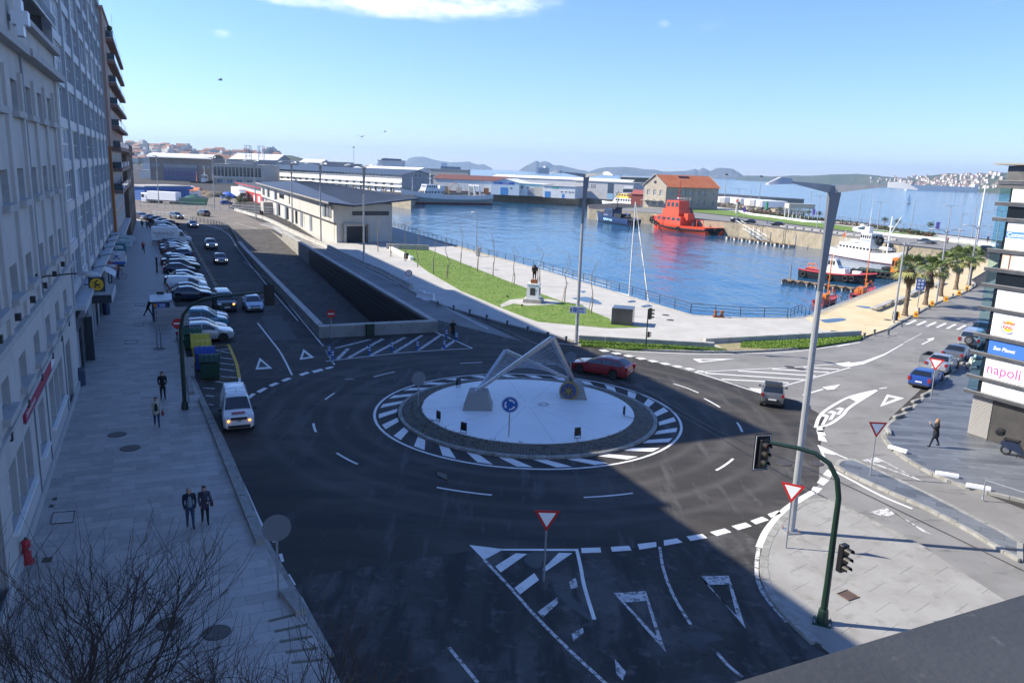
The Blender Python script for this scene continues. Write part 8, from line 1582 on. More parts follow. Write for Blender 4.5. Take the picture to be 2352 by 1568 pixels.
# --- pontoons, gangways, ladders
def pontoon(a, b, w, label, posts=(), tn=6):
    p, q = G(*a,WATER_Z+.6), G(*b,WATER_Z+.6); L_ = (q-p).length; t = thing('pontoon', label, 'pontoon', (p.x,p.y,WATER_Z), math.atan2(q.y-p.y,q.x-p.x)); k = int(L_/.6)
    for i in range(min(k,120)): MB().box(i*L_/k+.02,(i+1)*L_/k-.02,0,w,.48,.6).build('plank', TIMBER, t)
    for i in range(8): MB().cbox((L_*(i+.5)/8,w/2,.15),(L_/11,w*.9,.6),0,.05).build('float', HW, t)
    tyres(t,[(L_*(i+.6)/tn,-.12,.3,(0,1,0)) for i in range(tn)],.55)
    for x in posts: MB().cyl((L_*x,w+.15,-2),(L_*x,w+.15,3.4),.17,n=8).build('pile', GALV, t)
pontoon((1792,642),(1972,665),2.4,'timber pontoon in the basin beside the pilot boat',(.05,),9); pontoon((1664,543),(1814,563),2.6,'timber pontoon under the stone pier wall',(.32,.62,.98),8)
a, b = G(1684,508), G(1755,552,WATER_Z+.6); t = thing('gangway', 'white truss gangway sloping from the pier to the pontoon', 'gangway', a); d_ = b-a; s_ = Vector((-d_.y,d_.x,0)).normalized()*.8
for sg_ in (1,-1):
    mb = MB(); mb.tube([s_*sg_,d_+s_*sg_],.1,5); mb.tube([s_*sg_+Vector((0,0,1.3)),d_+s_*sg_+Vector((0,0,1.3))],.1,5)
    for k in range(9): mb.cyl(d_*(k/8)+s_*sg_, d_*(k/8)+s_*sg_+Vector((0,0,1.3)),.06,n=4);
    for k in range(8): mb.cyl(d_*(k/8)+s_*sg_, d_*((k+1)/8)+s_*sg_+Vector((0,0,1.3)),.05,n=4)
    mb.build('truss', WHITE, t)
mb = MB(); mb.poly([s_,-s_,d_-s_,d_+s_]); mb.build('tread', GALV, t)
for i, (x, y) in enumerate(((1387,488),(1401,489),(1738,523),(1752,525),(1805,534),(1525,505))):
    p = G(x,y); t = thing('quay_ladder', 'dark steel ladder frame on the stone pier wall', 'ladder', p, R(-60), 'ladders on the stone pier wall'); mb = MB(); [mb.tube([(dx,-.4,-5),(dx,-.45,.4),(dx,.2,.9),(dx,.7,.1)],.07,5) for dx in (-.35,.35)]; mb.build('rail', DARKMETAL, t); mb = MB(); [mb.cyl((-.35,-.42,-4.6+k*.7),(.35,-.42,-4.6+k*.7),.05,n=4) for k in range(7)]; mb.build('rung', DARKMETAL, t)
bw = [GD(1640,455,430), GD(1800,470,372)]; t = thing('breakwater', 'rock breakwater carrying the container quay beyond the customs house', 'breakwater', (bw[0].x,bw[0].y,0)); o_ = Vector((bw[0].x,bw[0].y,0)); d_ = Vector((bw[1].x,bw[1].y,0))-o_; n_ = Vector((d_.y,-d_.x,0)).normalized()
mb = MB(); mb.prism([(-n_*1)[:2],(d_*.88-n_*1)[:2],(d_*.88+n_*-14)[:2],(-n_*14)[:2]],-8,1.6); mb.build('quay_deck', QUAY, t); ROCK = mat('rock', (.12,.11,.095), .9, col2=(.07,.065,.06), scale=.6, bump=.6, bscale=3); rk = []
for i in range(3):
    mb = MB(); mb.ball((0,0,0),1.0,7,5);
    for v in mb.v: v *= rnd.uniform(.7,1.2)
    rk.append(mb.mesh('rock', ROCK))
for i in range(150):
    u_ = rnd.random()*1.04; h_ = rnd.random(); off = 1.5+7*h_ if u_ < .9 else rnd.uniform(-14,7); p = d_*u_ + n_*off; z = 1.2-6*h_*(1 if u_ < .9 else .8) - (3 if u_ > 1.0 else 0)
    o = inst('rock', rk[i%3], t, (p.x,p.y,z), (rnd.random()*6,rnd.random()*6,rnd.random()*6), (rnd.uniform(1,1.9),)*3)
for i, (x, w, lab) in enumerate(((1652,26,'white roofed container row nearest the customs house'), (1690,24,'white roofed containers in the middle of the quay'), (1722,22,'white roofed containers behind the floodlight mast'), (1745,14,'white container with a green sheet at the quay end'))):
    a, b = GD(x-w/2,450,425-i*12), GD(x+w/2,450,418-i*12); tt, L_ = thing_ab('container_row', lab, 'container', a, b, 'containers on the breakwater quay'); tt.location.z = 1.6; MB().cbox((L_/2,6,1.9),(L_,12,3.0),0,.1).build('box', SIGNW, tt); MB().box(L_*.55,L_*.98,-.06,-.003,.5,3.2).build('end_door', FG, tt)
p = GD(1762,470,375); t = thing('harbour_beacon', 'green harbour light on the breakwater end', 'beacon', (p.x,p.y,1.6)); MB().lathe([(.6,0),(.5,2.2),(.7,2.3),(.7,2.6),(.3,2.7),(.3,3.4)],n=10).build('tower', mat('beacon_green', (.02,.25,.1), .5), t); p = GD(1692,480,352); t = thing('harbour_beacon', 'red topped light column by the customs house', 'beacon', (p.x,p.y,0)); MB().lathe([(.5,0),(.4,4.8)],n=8).build('tower', FC, t); MB().lathe([(.5,4.8),(.5,5.3),(.2,6.2)],n=8).build('lantern', RED, t)
p, q = G(1812,506), G(1868,508); t, L_ = thing_ab('steel_trestle', 'white steel trestle platform standing behind the sea fence', 'platform', p, q); p_ = MB(); [p_.cyl((x,y,-5),(x,y,4.4),.16,n=5) for x in (0,L_*.33,L_*.66,L_) for y in (1,5)]; [p_.cyl((x,1,0),(x+L_*.33,1,4.2),.1,n=4) for x in (0,L_*.33,L_*.66)]; p_.build('frame', WHITE, t); MB().box(-.3,L_+.3,.6,5.4,4.41,6.2).build('deck_house', FC, t)
for (x, y, w, h, m, lab) in ((495,452,9,2.2,mat('net_grey', (.16,.14,.12), .95, col2=(.1,.09,.07), scale=2, bump=1, bscale=8),'grey heap of fishing nets on the yard'), (524,455,6,2.4,mat('tarp_blue', (.03,.12,.5), .6, bump=.6, bscale=2),'bright blue tarpaulin heap on the yard'), (443,462,7,2.2,mat('net_green', (.05,.17,.12), .95, col2=(.03,.1,.08), scale=3, bump=1, bscale=8),'green net heap beside a skip'), (475,447,7,1.6,mat('net_brown', (.2,.13,.08), .95, bump=1, bscale=8),'brown net heap near the kiosk'), (1566,489,3.5,2.2,DECKG,'green tarpaulin bale on the pier'), (1580,492,4.5,2.6,BLKH,'black rubber fender heap on the pier')):
    p = G(x,y); mb = MB(); mb.ball((0,0,0),(w/2,w*.32,h),14,8)
    for v in mb.v: v.z = max(v.z,0)*rnd.uniform(.85,1.1); v.x *= rnd.uniform(.9,1.1)
    o = mb.build('gear_heap', m); o.location = p; tag(o, lab, 'heap', 'gear heaps on the quays'); sharp(o,80)
p = G(437,470); t = thing('skip', 'long green and grey skip by the yard fence', 'skip', p, R(2)); MB().loft([[(-5,-1.2,.1),(5,-1.2,.1),(5,1.2,.1),(-5,1.2,.1)],[(-5.5,-1.3,2.2),(5.5,-1.3,2.2),(5.5,1.3,2.2),(-5.5,1.3,2.2)]],0,True,False).build('tub', mat('skip_green', (.25,.33,.25), .7, col2=(.12,.3,.15), scale=.3), t); MB().box(-5.6,5.6,-1.36,-1.3,2.1,2.3).build('rim', GALV, t)
for i, (x, y) in enumerate(((1050,438),(1062,438),(1076,439),(1105,441),(1238,444),(1262,447),(1272,447))):
    p = G(x,y); t = thing('pallet_stack', 'stack of pale wooden pallets on the shed quay', 'pallets', p, 0, 'pallet stacks by the sheds across the basin')
    for k in range(7): MB().box(-1.8,1.8,-.9,.9,k*.5,k*.5+.28).build('pallet', TIMBER, t)
t, L_ = boat('small_trawler', 'small fishing boat with white mast gear seen beyond the yard', (440,437), (492,439)); mb, st = hull_mb(L_, L_*.25, 6.5, 5.4, 5.6, 1, .5); fixn(mb.build('hull', [BLKH, REDB, HW], t)); house(t,'wheelhouse',L_*.0,L_*.2,2,5.2,9.5,HW,.4,3); mast(t,L_*.1,9,14.5,HW,.2,((11,1.4),)); mast(t,-L_*.25,5,11.5,ORANGE,.15)
# --- pier garden
def shrub_mass(name, label, px, n, hgt, ms, seed=1, z=0.0, cat=None, kind='stuff'):
    poly = [Vector(G(x,y,z)[:2]) for x,y in px]; r = random.Random(seed); mb = MB(); xs = [q.x for q in poly]; ys = [q.y for q in poly]; k = 0
    while k < n:
        x, y = r.uniform(min(xs),max(xs)), r.uniform(min(ys),max(ys)); c = False
        for a, b in zip(poly, poly[1:]+poly[:1]):
            if (a.y > y) != (b.y > y) and x < (b.x-a.x)*(y-a.y)/(b.y-a.y)+a.x: c = not c
        if not c: continue
        k += 1; h = hgt*r.uniform(.3,1); mi = int(x*.13+y*.07+r.random()*.6) % len(ms)
        for t in range(5):
            a, b = r.uniform(0,6.28), r.uniform(-.5,1); d = Vector((math.cos(a),math.sin(a),b))*.45; s_ = Vector((-math.sin(a),math.cos(a),0))*.22; o = Vector((x,y,z+h*r.random())); mb.poly([o-s_,o+s_,o+d],mi)
    o = mb.build(name, ms); tag(o, label, cat, kind=kind); return o
def sheet_px(name, px, z, m): o = sheet(name, [G(x,y)[:2] for x,y in px], z, m); tag(o, kind='structure'); return o
sheet_px('pier_road', [(1560,484),(1700,500),(1900,527),(2100,548),(2260,566),(2240,582),(2190,574),(2060,560),(1890,536),(1700,511),(1608,503),(1500,489),(1380,481),(1480,476)], .01, A_LIGHT)
sheet_px('lawn', [(1590,476),(1720,488),(1860,508),(1990,526),(2120,540),(2250,556),(2240,562),(2100,547),(1900,525),(1700,498),(1560,483)], .03, GRASS); sheet_px('pavement', [(1640,470),(1720,479),(1960,514),(2290,555),(2280,572),(2150,552),(1900,520),(1600,480)], .016, CONC)
LV_ = [mat('shrub_green', (.05,.09,.025), .9), mat('shrub_olive', (.10,.10,.035), .9), mat('shrub_red', (.13,.04,.035), .9)]
shrub_mass('shrubs', None, [(1700,484),(1830,498),(1980,516),(2060,528),(2150,540),(2140,545),(2000,525),(1850,506),(1720,490)], 2600, 1.1, LV_, 4)
wl = smooth_line([G(x,y)[:2] for x,y in ((1702,487),(1720,493),(1780,500),(1850,510),(1905,513),(1965,517),(1990,522),(1965,527),(1975,533),(2080,545),(2200,556),(2290,566))],5); a_, b_ = band(wl,1.3); t = thing('curved_wall', 'low white winding wall through the pier garden', 'wall', (*wl[0],0)); M_ = Matrix.Translation((-wl[0].x,-wl[0].y,0))
for i in range(0,len(wl)-1,3): j = min(i+3,len(wl)-1); MB(M_).prism([a_[i],b_[i],b_[j],a_[j]],0,.7).build('wall_block', SIGNW, t)
# --- trees
BARK = mat('bark', (.17,.14,.11), .9, col2=(.28,.25,.21), scale=6, bump=.5); DBARK = mat('dark_bark', (.025,.02,.018), .9, col2=(.045,.036,.03), scale=8)
SAP = [(868,578),(897,590),(930,600),(959,613),(995,628),(1028,640),(1058,609),(1097,624),(1132,633),(1180,655),(1240,655),(1297,694),(1357,721)]
for i, (x, y) in enumerate(SAP):
    r = random.Random(i); t = thing('sapling', 'thin bare young tree tied to a stake on the promenade' if i < 2 else 'thin bare young tree tied to a stake on the lawn', 'tree', G(x,y,.14), r.uniform(0,6), 'bare saplings by the harbour' if i > 1 else 'bare saplings in front of the hall'); H = r.uniform(4.6,6.2); cur = [(r.uniform(-.12,.12)*k,r.uniform(-.12,.12)*k,H*k/5) for k in range(6)]; cur[0] = (0,0,0)
    MB().tube(cur,[.07,.06,.05,.04,.03,.012],6).build('trunk', BARK, t); MB().cyl((.3,0,0),(.02,0,1.9),.035,n=5).build('stake', TIMBER, t); mb = MB()
    for k in range(9): b = Vector(cur[3]).lerp(Vector(cur[5]),r.random()); e = b+Vector((r.uniform(-.4,.4),r.uniform(-.4,.4),r.uniform(.4,1.0))); mb.tube([b,b.lerp(e,.5)+Vector((0,0,-.06)),e],[.014,.01,.004],4)
    mb.build('crown', BARK, t)
def bare_tree(loc, label, seed, H, cnt):
    r = random.Random(seed); t = thing('bare_tree', label, 'tree', loc); tr, cr = MB(), MB()
    def grow(p, d, l, w, lev):
        n_ = 5; pts = [p]; rad = [w]; q = p.copy(); dd = d.copy()
        for k in range(n_):
            dd = (dd+Vector((r.gauss(0,.16),r.gauss(0,.16),r.gauss(.06,.12)))).normalized(); q = q+dd*l/n_; pts.append(q.copy()); rad.append(w*(1-.6*(k+1)/n_))
        (tr if lev == 0 else cr).tube(pts, rad, 7 if lev < 2 else (5 if lev < 3 else 3), caps=False)
        if lev >= 5: return
        for k in range(cnt[lev]):
            f = r.uniform(.35,1) if lev else r.uniform(.75,1); i = min(int(f*n_),n_-1); b = pts[i].lerp(pts[i+1], f*n_-i); a = r.uniform(0,6.28); sp = r.uniform(.3,.75) if lev else r.uniform(.5,1.0); ax = dd.orthogonal().normalized(); ax.rotate(Quaternion(dd,a)); nd = (dd*math.cos(sp)+ax*math.sin(sp)); nd.z = nd.z*.8+.12; grow(b, nd.normalized(), l*r.uniform(.55,.85), max(.006, w*r.uniform(.42,.6)), lev+1)
    grow(Vector((0,0,0)), Vector((0,0,1)), H*.36, .14, 0); tr.build('trunk', DBARK, t); cr.build('crown', DBARK, t)
bare_tree((-5.9,11.0,.13), 'bare winter tree with dense dark twigs below the terrace', 5, 10.0, (6,6,5,5,4)); bare_tree((-3.3,10.7,.1), 'second bare winter tree with twigs reaching over the near road', 12, 9.0, (5,5,4,4,3))
PG = [mat('palm_green', (.13,.18,.05), .5), mat('palm_yellow', (.28,.28,.09), .5), mat('palm_dead', (.17,.12,.075), .9)]
def palm_mesh(seed):
    r = random.Random(seed); mb = MB()
    for k in range(62):
        dead = k >= 44; el = r.uniform(-.45,1.35) if not dead else r.uniform(-1.5,-1.15); az = r.uniform(0,6.28); d = Vector((math.cos(az)*math.cos(el),math.sin(az)*math.cos(el),math.sin(el))); s_ = Vector((-math.sin(az),math.cos(az),0)); u_ = s_.cross(d); b = Vector((0,0,-.5*r.random() if dead else 0)); pl = r.uniform(.8,1.15) if not dead else r.uniform(.2,.5); e = b+d*pl; m = 2 if dead else (1 if el < .1 else 0)
        mb.tube([b,e],[.03,.018],3,m)
        for j in range(11):
            f = (j-5)/5*1.25; l = (1.0-.25*abs(f)/1.25)*r.uniform(.85,1.1)*(1.0 if not dead else .8); dv = d*math.cos(f)+s_*math.sin(f); tip = e+dv*l+Vector((0,0,-.28*l*(1+abs(f)))); w = (s_*math.cos(f)-d*math.sin(f))*.065; mid = e+dv*l*.55; mb.poly([e,mid-w+u_*.02,tip,mid+w],m)
    return mb.mesh('crown', PG)
for i, (x, y, yc, lab) in enumerate(((2078,725,622,'first and tallest fan palm beside the zebra crossing'), (2125,700,627,'second fan palm beside the blue notice board'), (2160,680,610,'middle fan palm of the row'), (2195,665,598,'fourth fan palm with a thick dead skirt'), (2225,655,595,'last fan palm of the row at the bend'))):
    h = HT(x,y,x+8,yc-4,.13)-.1; t = thing('palm_tree', lab, 'palm tree', G(x,y,.13), i*1.3, 'fan palms along the yellow quay'); k = 1.2+.08*(i%2)
    MB().lathe([(.42,0),(.32,.3)]+[(.24+.03*(j%2),.3+(h-.3)*j/14) for j in range(1,14)]+[(.3,h)],n=9).build('trunk', mat('palm_trunk', (.2,.15,.11), .95, col2=(.12,.09,.065), scale=5, bump=1, bscale=9), t); inst('crown', palm_mesh(i), t, (0,0,h), (0,0,0), (k,k,k))
    mb = MB(); mb.lathe([(.26,h-1.9),(.46,h-1.4),(.5,h-.5),(.3,h)],n=9); mb.build('dead_skirt', mat('palm_skirt', (.085,.06,.04), .95, col2=(.14,.1,.065), scale=4, bump=1, bscale=14, stretch=(3,3,.6)), t)
for i, (x, y) in enumerate(((512,470),(527,478),(552,474),(563,482),(550,482),(1695,482),(1790,496),(1855,505),(1880,508),(2030,525),(2058,530),(2135,538))):
    r = random.Random(i); t = thing('small_tree', 'small round tree in the yard planting' if i < 5 else 'small round tree in the pier garden', 'tree', G(x,y), 0, 'small trees in the yard' if i < 5 else 'small trees in the pier garden'); MB().lathe([(.12,0),(.08,2.4)],n=6).build('trunk', BARK, t); mb = MB()
    for k in range(260): d = Vector((r.gauss(0,.5),r.gauss(0,.5),r.gauss(0,.38))); o = Vector((0,0,3.0))+d; a = r.uniform(0,6.28); mb.poly([o,o+Vector((math.cos(a)*.3,math.sin(a)*.3,.1)),o+Vector((math.cos(a+1)*.28,math.sin(a+1)*.28,-.08))],r.choice((0,0,1)))
    mb.build('crown', LV_, t)
# --- hills, islands, far town
HILL = layered('scrub_hill', (.055,.075,.04), [((.10,.10,.07), .004, .45, .62, None, .8), ((.035,.055,.03), .02, .45, .65, None, .7)], .95, .1, .01); ROCKY = layered('rocky_island', (.085,.085,.07), [((.16,.15,.13), .003, .5, .64, None, .8), ((.05,.06,.04), .01, .45, .65, None, .7)], .95, .1, .01)
def ridge(name, px, dist, m, depth, seed=0, base=WATER_Z):
    r = random.Random(seed); pts = []
    for (a, b), (c, d) in zip(px, px[1:]):
        for k in range(4): pts.append((a+(c-a)*k/4, b+(d-b)*k/4 + (r.uniform(-.5,.5) if k else 0)))
    pts.append(px[-1]); mb = MB(); rows = []; D = dist if callable(dist) else (lambda x: dist)
    for x, y in pts:
        p = GD(x,y,D(x)); f = Vector((p.x,p.y,0)).normalized(); hz = max(p.z-base,1); row = []
        for u_, hk in ((-1,0),(-.72,.22),(-.45,.5),(-.2,.8),(0,1),(.35,.7),(1,0)): q = Vector((p.x,p.y,0))+f*depth*(u_+r.uniform(-.06,.06)); row.append((q.x,q.y,base-1+(hz+1)*hk*(1 if u_ == 0 else r.uniform(.85,1.12))))
        rows.append(row)
    o = mb.loft(rows,closed=False).build(name, m); sharp(fixn(o),60); tag(o, kind='structure'); return o
c6b = lambda x, y: (574.2+x*.1953, 333+y*.1953); c8b = lambda x, y: (1263.3+x*.2051, 367.5+y*.2051); c28 = lambda x, y: (1607.8+x*.2197, 344.5+y*.2197); c34 = lambda x, y: (1952.4+x/3.901, 344.5+y/3.901); c3b = lambda x, y: (287.1+x*.1831, 321.6+y*.1831)
ridge('island', cc(c6b, [(1490,222),(1510,205),(1590,150),(1700,165),(1830,190),(1880,150),(1990,135),(2090,150),(2180,180),(2352,205),(2500,200)])+cc(c7, [(480,200),(510,192),(560,215),(640,235),(690,225),(790,275)]), 11500, ROCKY, 900, 1); ridge('island', cc(c7, [(1110,290),(1180,250),(1230,225),(1310,185),(1350,205),(1410,188),(1460,205),(1510,238),(1600,240),(1700,265),(1800,290),(1930,312)]), 10500, ROCKY, 800, 2)
ridge('island', cc(c8b, [(440,130),(540,95),(640,82),(840,78),(960,88),(1060,105),(1180,108),(1270,130),(1400,128),(1540,120),(1620,98),(1660,115),(1720,85),(1790,128),(1860,95),(1920,88),(2040,98),(2110,135),(2180,185)]), 9500, ROCKY, 700, 3)
SD = lambda x: 6400-(x-1690)*4.8
ridge('shore_hill', cc(c28, [(370,300),(480,268),(700,275),(880,275),(960,268),(1080,270),(1280,262),(1400,255),(1640,250),(1880,270)])+cc(c34, [(270,235),(420,248),(600,248),(720,230),(880,210),(960,215),(1080,235),(1250,205),(1365,205),(1700,190),(2300,200)]), SD, HILL, 520, 4)
ridge('town_hill', cc(c3b, [(-400,60),(100,90),(170,75),(330,95),(500,120),(660,115),(870,125),(960,135),(1100,150),(1300,160),(1400,160),(1560,165),(1760,175),(1900,190),(2090,195),(2250,240)]), 1900, HILL, 420, 5, 0)
TW = [mat('town_white', (.58,.56,.53), .8), mat('town_cream', (.45,.4,.34), .8), mat('town_roof', (.27,.14,.1), .85)]
def town_house(seed, flat=False):
    r = random.Random(seed); w, d, h = r.uniform(5,9), r.uniform(5,8), r.uniform(4,8); mb = MB(); mb.box(-w,w,-d,d,-6,h,seed%2)
    if not flat: mb.loft([[(-w*1.06,-d*1.08,h),(w*1.06,-d*1.08,h)],[(-w*1.06,0,h+d*.45),(w*1.06,0,h+d*.45)],[(-w*1.06,d*1.08,h),(w*1.06,d*1.08,h)]],2,closed=False); mb.poly([(w,-d,h),(w,d,h),(w,0,h+d*.42)]); mb.poly([(-w,-d,h),(-w,d,h),(-w,0,h+d*.42)])
    else: mb.box(-w*.5,w*.5,-d*.5,d*.5,h,h+3)
    return mb.mesh('house', TW)
hk_ = lambda u: np.interp(u, (-1,-.72,-.45,-.2,0), (0,.22,.5,.8,1))
TH = [town_house(k) for k in range(5)]; TF = [town_house(k+9, True) for k in range(3)]; r = random.Random(21)
for k in range(230):
    x = r.triangular(1985,2310,2180); f = r.random(); D_ = SD(x)-520*(.15+.68*f); yb = GD(x,430,D_); z = WATER_Z+1+(52+26*(x-1985)/325)*hk_(-(.15+.68*f))*1.06
    o = inst('shore_house', r.choice(TH), None, (yb.x,yb.y,z), (0,0,r.uniform(-.6,.6)), (r.uniform(.6,1.0),)*3); tag(o, 'small pale house with red roof in the town across the bay', 'house', 'houses of the town across the bay')
for k in range(95):
    x = r.uniform(300,640); f = r.random(); D_ = 1900-420*(.08+.8*f); p = GD(x,350,D_); z = (37 if x < 450 else 30)*hk_(-(.08+.8*f))*1.06; big = r.random() < .3
    o = inst('town_house', r.choice(TF if big else TH), None, (p.x,p.y,z), (0,0,r.uniform(-.6,.6)), (1.0,1.0,1.5) if big else (1.1,1.1,1.1)); tag(o, 'pale block of flats on the hillside town behind the port' if big else 'small red roofed house on the hillside town behind the port', 'house', 'flats of the hillside town' if big else 'houses of the hillside town')
p = GD(2162,432,3000); t = thing('white_mole', 'long white warehouse on the far shore waterfront', 'building', (p.x,p.y,WATER_Z), -.15); MB().box(-110,110,-10,10,0,16).build('wall', FW, t); MB().box(96,112,-12,12,16,24).build('tower', FW, t)
for px, d_, rz, lab in (((506,184),85,.5,'gull gliding high over the street'), ((831,314),90,1.2,'gull above the fish hall'), ((884,302),110,.2,'far gull over the harbour')):
    t = thing('gull', lab, 'bird', GD(*px,d_), rz); MB().ball((0,0,0),(.24,.07,.07),8,5).build('body', WHITE, t); [MB().loft([[(.1,0,.02),(-.1,0,.02)],[(.16,sg_*.35,.13),(-.04,sg_*.35,.13)],[(.02,sg_*.72,.05),(-.05,sg_*.72,.05)]],closed=False).build('wing', WHITE, t) for sg_ in (1,-1)]
# --- people
SKIN = mat('skin', (.42,.25,.18), .6); CL = lambda n, c: mat('cloth_'+n, c, .85, col2=tuple(v*.7 for v in c), scale=14)
def person(loc, rz, label, top, legs, hair, shoes=BLACK, lean=0.0, stride=.0, coat=0.0, arms=((.0,.15),(.0,.15)), bag=None, scarf=None, H=1.72, face=0.0, name='person', cat='person', allm=None, open_coat=None, run=0.0, hairlen=0.0):
    k = H/1.72; V = lambda x, y, z: Vector((x,y,z)); C_ = []
    def cap(a, b, r0, r1, m): C_.append((a, b, r0, r1, m))
    hip = V(0,0,.93); ch = V(lean*.5,0,1.38); nk = V(lean*.62,0,1.48); hd = V(lean*.75+.02,0,1.60)
    cap(hip, V(lean*.2,0,1.1), .145, .135, 0 if coat > 0 else 1); cap(V(lean*.2,0,1.1), ch, .14, .155, 0)
    for sg_ in (1,-1): cap(ch+V(0,0,-.02), V(lean*.55,sg_*.17,1.40), .12, .075, 0)
    cap(ch, nk+V(0,0,.04), .07, .055, 3); cap(hd+V(0,0,-.03), hd+V(.01,0,.03), .088, .095, 3); cap(hd+V(.06,0,-.07), hd+V(.05,0,-.05), .055, .06, 3); cap(hd+V(.1,0,-.02), hd+V(.112,0,-.035), .016, .018, 3)
    cap(hd+V(-.03,0,.05), hd+V(.0,0,.06), .098, .095, 4)
    if hairlen: cap(hd+V(-.06,0,0), hd+V(-.08,0,-hairlen), .085, .06, 4)
    for sg_ in (1,-1): cap(hd+V(0,sg_*.093,-.02), hd+V(-.005,sg_*.1,.01), .02, .018, 3)
    for sg_, st_, i in ((1,stride,0),(-1,-stride,1)):
        kn_ = V(st_*.5+.02+abs(run)*.1,sg_*.1,.5); an = V(st_*.95-(.0 if st_ > 0 else abs(run)*.25),sg_*.105,.09+(0 if st_ >= 0 else abs(stride)*.25+abs(run)*.25)); cap(V(0,sg_*.085,.92), kn_, .1, .068, 1); cap(kn_, an, .066, .046, 1); cap(an+V(-.03,0,-.035), an+V(.13,sg_*.02,-.05), .042, .036, 5)
        sw, eb = arms[i]; sh_ = V(lean*.55,sg_*.2,1.39); el = sh_+V(math.sin(sw)*.29,sg_*.03,-math.cos(sw)*.29); wr = el+V(math.sin(sw+eb)*.25,-sg_*(.02+eb*.07),-math.cos(sw+eb)*.25); cap(sh_, el, .06, .05, 0); cap(el, wr, .048, .035, 0); fd = (wr-el).normalized(); cap(wr, wr+fd*.08, .032, .036, 3)
        for f_ in range(4): o_ = V(.0,0,0)+Vector((-fd.z,0,fd.x))*(.024-.016*f_); cap(wr+fd*.08+o_, wr+fd*(.15+.012*(f_ in (1,2)))+o_*1.3, .0105, .0085, 3)
        cap(wr+fd*.03+Vector((-fd.z,0,fd.x))*.03, wr+fd*.1+Vector((-fd.z,0,fd.x))*.06, .012, .01, 3)
    if coat > 0: cap(V(0,0,1.0), V(-.01,0,.93-coat), .165, .185, 0)
    if scarf: cap(nk+V(.05,0,-.03), nk+V(.1,.03,-.3), .06, .04, 6); cap(nk+V(-.03,0,0), nk+V(.03,0,-.02), .085, .085, 6)
    if open_coat: cap(V(.09,0,1.35), V(.1,0,1.0), .08, .1, 7)
    mb = MB()
    for a, b, r0, r1, m in C_:
        d = (b-a); d = d.normalized() if d.length > 1e-5 else Vector((0,0,1)); mb.tube([a-d*r0*.9,a-d*r0*.5,a,b,b+d*r1*.5,b+d*r1*.9],[r0*.4,r0*.86,r0,r1,r1*.86,r1*.4],10)
    o = mb.build('tmp', SKIN); md = o.modifiers.new('r','REMESH'); md.mode = 'VOXEL'; md.voxel_size = .0145; md.use_smooth_shade = True; sm_ = o.modifiers.new('s','SMOOTH'); sm_.iterations = 3; sm_.factor = .5
    me = bpy.data.meshes.new_from_object(o.evaluated_get(bpy.context.evaluated_depsgraph_get())); bpy.data.objects.remove(o); me.materials.clear()
    for m_ in ([allm]*8 if allm else (top, legs, top, SKIN, hair, shoes, scarf or top, open_coat or top)): me.materials.append(m_)
    cen = np.empty(len(me.polygons)*3, 'f'); me.polygons.foreach_get('center', cen); cen = cen.reshape(-1,3); bd = np.full(len(cen), 9.0); mi = np.zeros(len(cen), 'i')
    for a, b, r0, r1, m in C_:
        ab = np.array(b-a); t_ = np.clip((cen-np.array(a))@ab/max(ab@ab,1e-9),0,1); dd_ = np.linalg.norm(cen-np.array(a)-t_[:,None]*ab,axis=1)-(r0+(r1-r0)*t_); w_ = dd_ < bd; bd[w_] = dd_[w_]; mi[w_] = m
    me.polygons.foreach_set('material_index', mi); me.update()
    if allm: return me
    t = thing(name, label, cat, loc, rz); t.scale = (k,k,k); inst('body', me, t)
    if bag: bx, by, bz, bm = bag; q = MB(); q.cbox((bx,by,bz),(.3,.14,.22),0,.03); q.build('handbag', bm, t); MB().tube([(bx-.1,by,bz+.1),(bx-.06,by,bz+.24),(bx+.06,by,bz+.24),(bx+.1,by,bz+.1)],.012,5).build('bag_strap', bm, t)
    return t
def toward(px, tgt): p = G(*px); q = G(*tgt); return math.atan2(q.y-p.y,q.x-p.x)
BK = CL('black', (.012,.012,.015)); DN = CL('denim', (.03,.055,.12)); NV = CL('navy', (.015,.02,.04)); GH = mat('hair_grey', (.28,.27,.26), .7); BH = mat('hair_brown', (.06,.03,.018), .7); FHr = mat('hair_fair', (.38,.2,.09), .7)
person(G(438,1210,.13), toward((438,1210),(520,1560)), 'grey haired man in a navy jacket and jeans walking with the woman', NV, DN, GH, stride=.12, arms=((.1,.25),(-.1,.2)), open_coat=CL('pale_jumper',(.2,.25,.3)), H=1.74)
person(G(472,1200,.13), toward((472,1200),(520,1560)), 'woman with a pink scarf and brown handbag beside the grey haired man', CL('quilted',(.05,.05,.08)), BK, BH, stride=.15, coat=.12, scarf=CL('pink',(.35,.02,.12)), arms=((.3,1.2),(.1,.3)), bag=(.2,.28,.98,mat('bag_brown',(.05,.03,.025),.6)), H=1.64)
person(G(375,916,.13), toward((375,916),(440,1500)), 'man in dark clothes standing with hands together on the pavement', BK, BK, BH, arms=((.25,.7),(.25,.7)), coat=.1, H=1.76)
person(G(361,978,.13), toward((361,978),(400,1400)), 'woman in an open cream coat carrying a red bag', CL('cream',(.5,.48,.4)), DN, BH, stride=.2, coat=.1, open_coat=BK, arms=((.15,.2),(-.15,.2)), bag=(.05,.33,.75,mat('bag_red',(.2,.02,.025),.6)), H=1.68)
person(G(330,581,.13), toward((330,581),(380,900)), 'runner in a red top on the far pavement', CL('red',(.45,.02,.03)), BK, BH, stride=.3, run=1.0, lean=.08, arms=((.6,1.3),(-.7,1.3)))
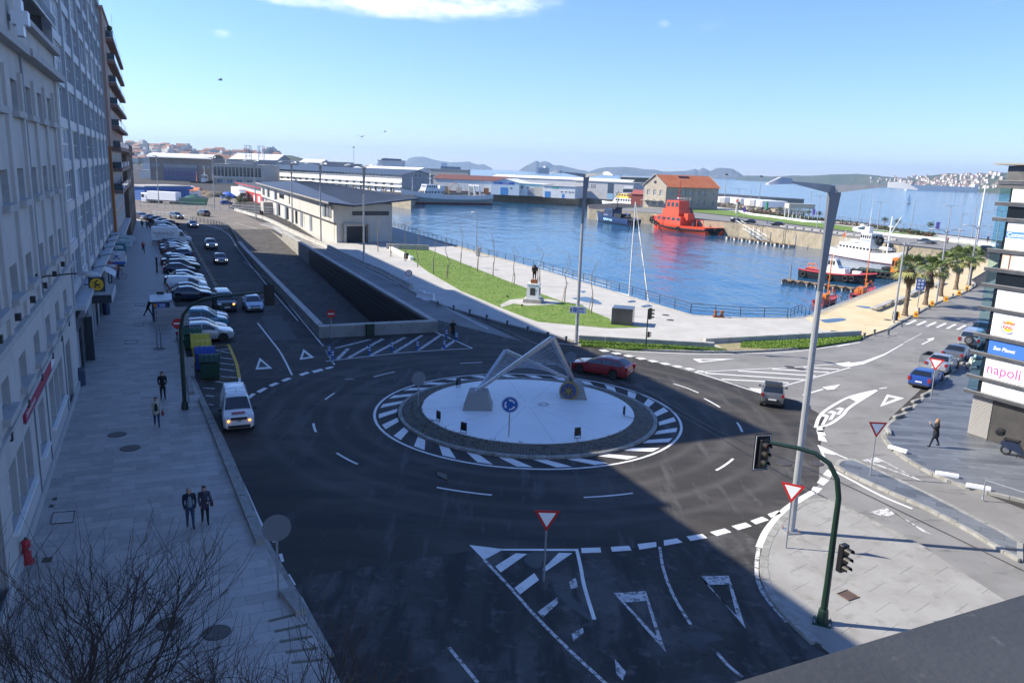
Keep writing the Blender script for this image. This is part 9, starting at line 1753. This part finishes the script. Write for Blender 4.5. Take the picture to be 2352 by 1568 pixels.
for px, lab, c, h_ in (((327,524),'taller far stroller in black holding hands',BK,1.78), ((338,525),'shorter far stroller in grey holding hands',CL('grey',(.12,.12,.13)),1.62)): person(G(*px,.13), toward(px,(300,480)), lab, c, BK, BH, stride=.2, H=h_)
person(G(353,728,.13)+Vector((-.5,0,0)), HN, 'person in black reaching into the news kiosk with one leg back', BK, BK, BH, lean=.35, stride=-.4, arms=((1.0,.4),(1.0,.4)))
person(G(271,641,.14), HN+.1, 'person standing astride the bicycle', CL('rust',(.14,.07,.04)), DN, BH, stride=.12, lean=.12, arms=((.8,.3),(.8,.3)))
person(G(1040,779), toward((1040,779),(1100,820)), 'person in black with a brown bag standing by the underpass corner', BK, DN, BH, coat=.25, arms=((.5,1.4),(.1,.2)), bag=(.12,-.3,.95,mat('bag_tan',(.25,.1,.05),.6)), H=1.75)
person(G(2145,1026,.13), toward((2145,1026),(2000,1010)), 'fair haired woman in a black coat walking on the slate pavement', BK, CL('dark_legging',(.01,.012,.03)), FHr, stride=.28, coat=.22, arms=((.9,1.6),(.0,.2)), hairlen=.22, H=1.68)
for px, lab, c in (((609-10,496),'person in black at the far hall entrance',BK), ((613-10,498),'second person at the far hall entrance',BK), ((2176,560),'person in red and blue sitting by the white curved wall',CL('redblue',(.3,.04,.06))), ((2268,556),'person in dark blue at the end of the white curved wall',NV)):
    person(G(*px), toward(px,(1000,700)), lab, c, BK, BH, stride=.1)
BRZ = mat('bronze', (.035,.022,.016), .45, .6, col2=(.06,.035,.025), scale=5); me = person((0,0,0),0,'','',None,None,coat=.1,arms=((.2,.5),(.35,.4)),stride=.08,allm=BRZ)
o = inst('bronze_figure', me, statue, (0,0,2.57), (0,0,R(-80)), (1.0,1.25,1.0)); MB().cyl((.3,.32,0),(.28,.3,1.5),.03,n=6).build('staff', BRZ, o); MB().ball((-.2,0,1.25),(.14,.26,.3),10,6).build('pack', BRZ, o)
# --- air between here and the islands
HZ = bpy.data.materials.new('haze_air'); HZ.use_nodes = True; nt = HZ.node_tree; nt.nodes.remove(nt.nodes['Principled BSDF']); pv_ = nt.nodes.new('ShaderNodeVolumePrincipled'); pv_.inputs['Color'].default_value = (.5,.72,1,1); pv_.inputs['Density'].default_value = 8e-5; pv_.inputs['Anisotropy'].default_value = .2; nt.links.new(pv_.outputs[0], nt.nodes['Material Output'].inputs['Volume'])
hz = MB().box(-14000,14000,-600,15500,-10.3,330).build('haze', HZ); tag(hz, kind='stuff')
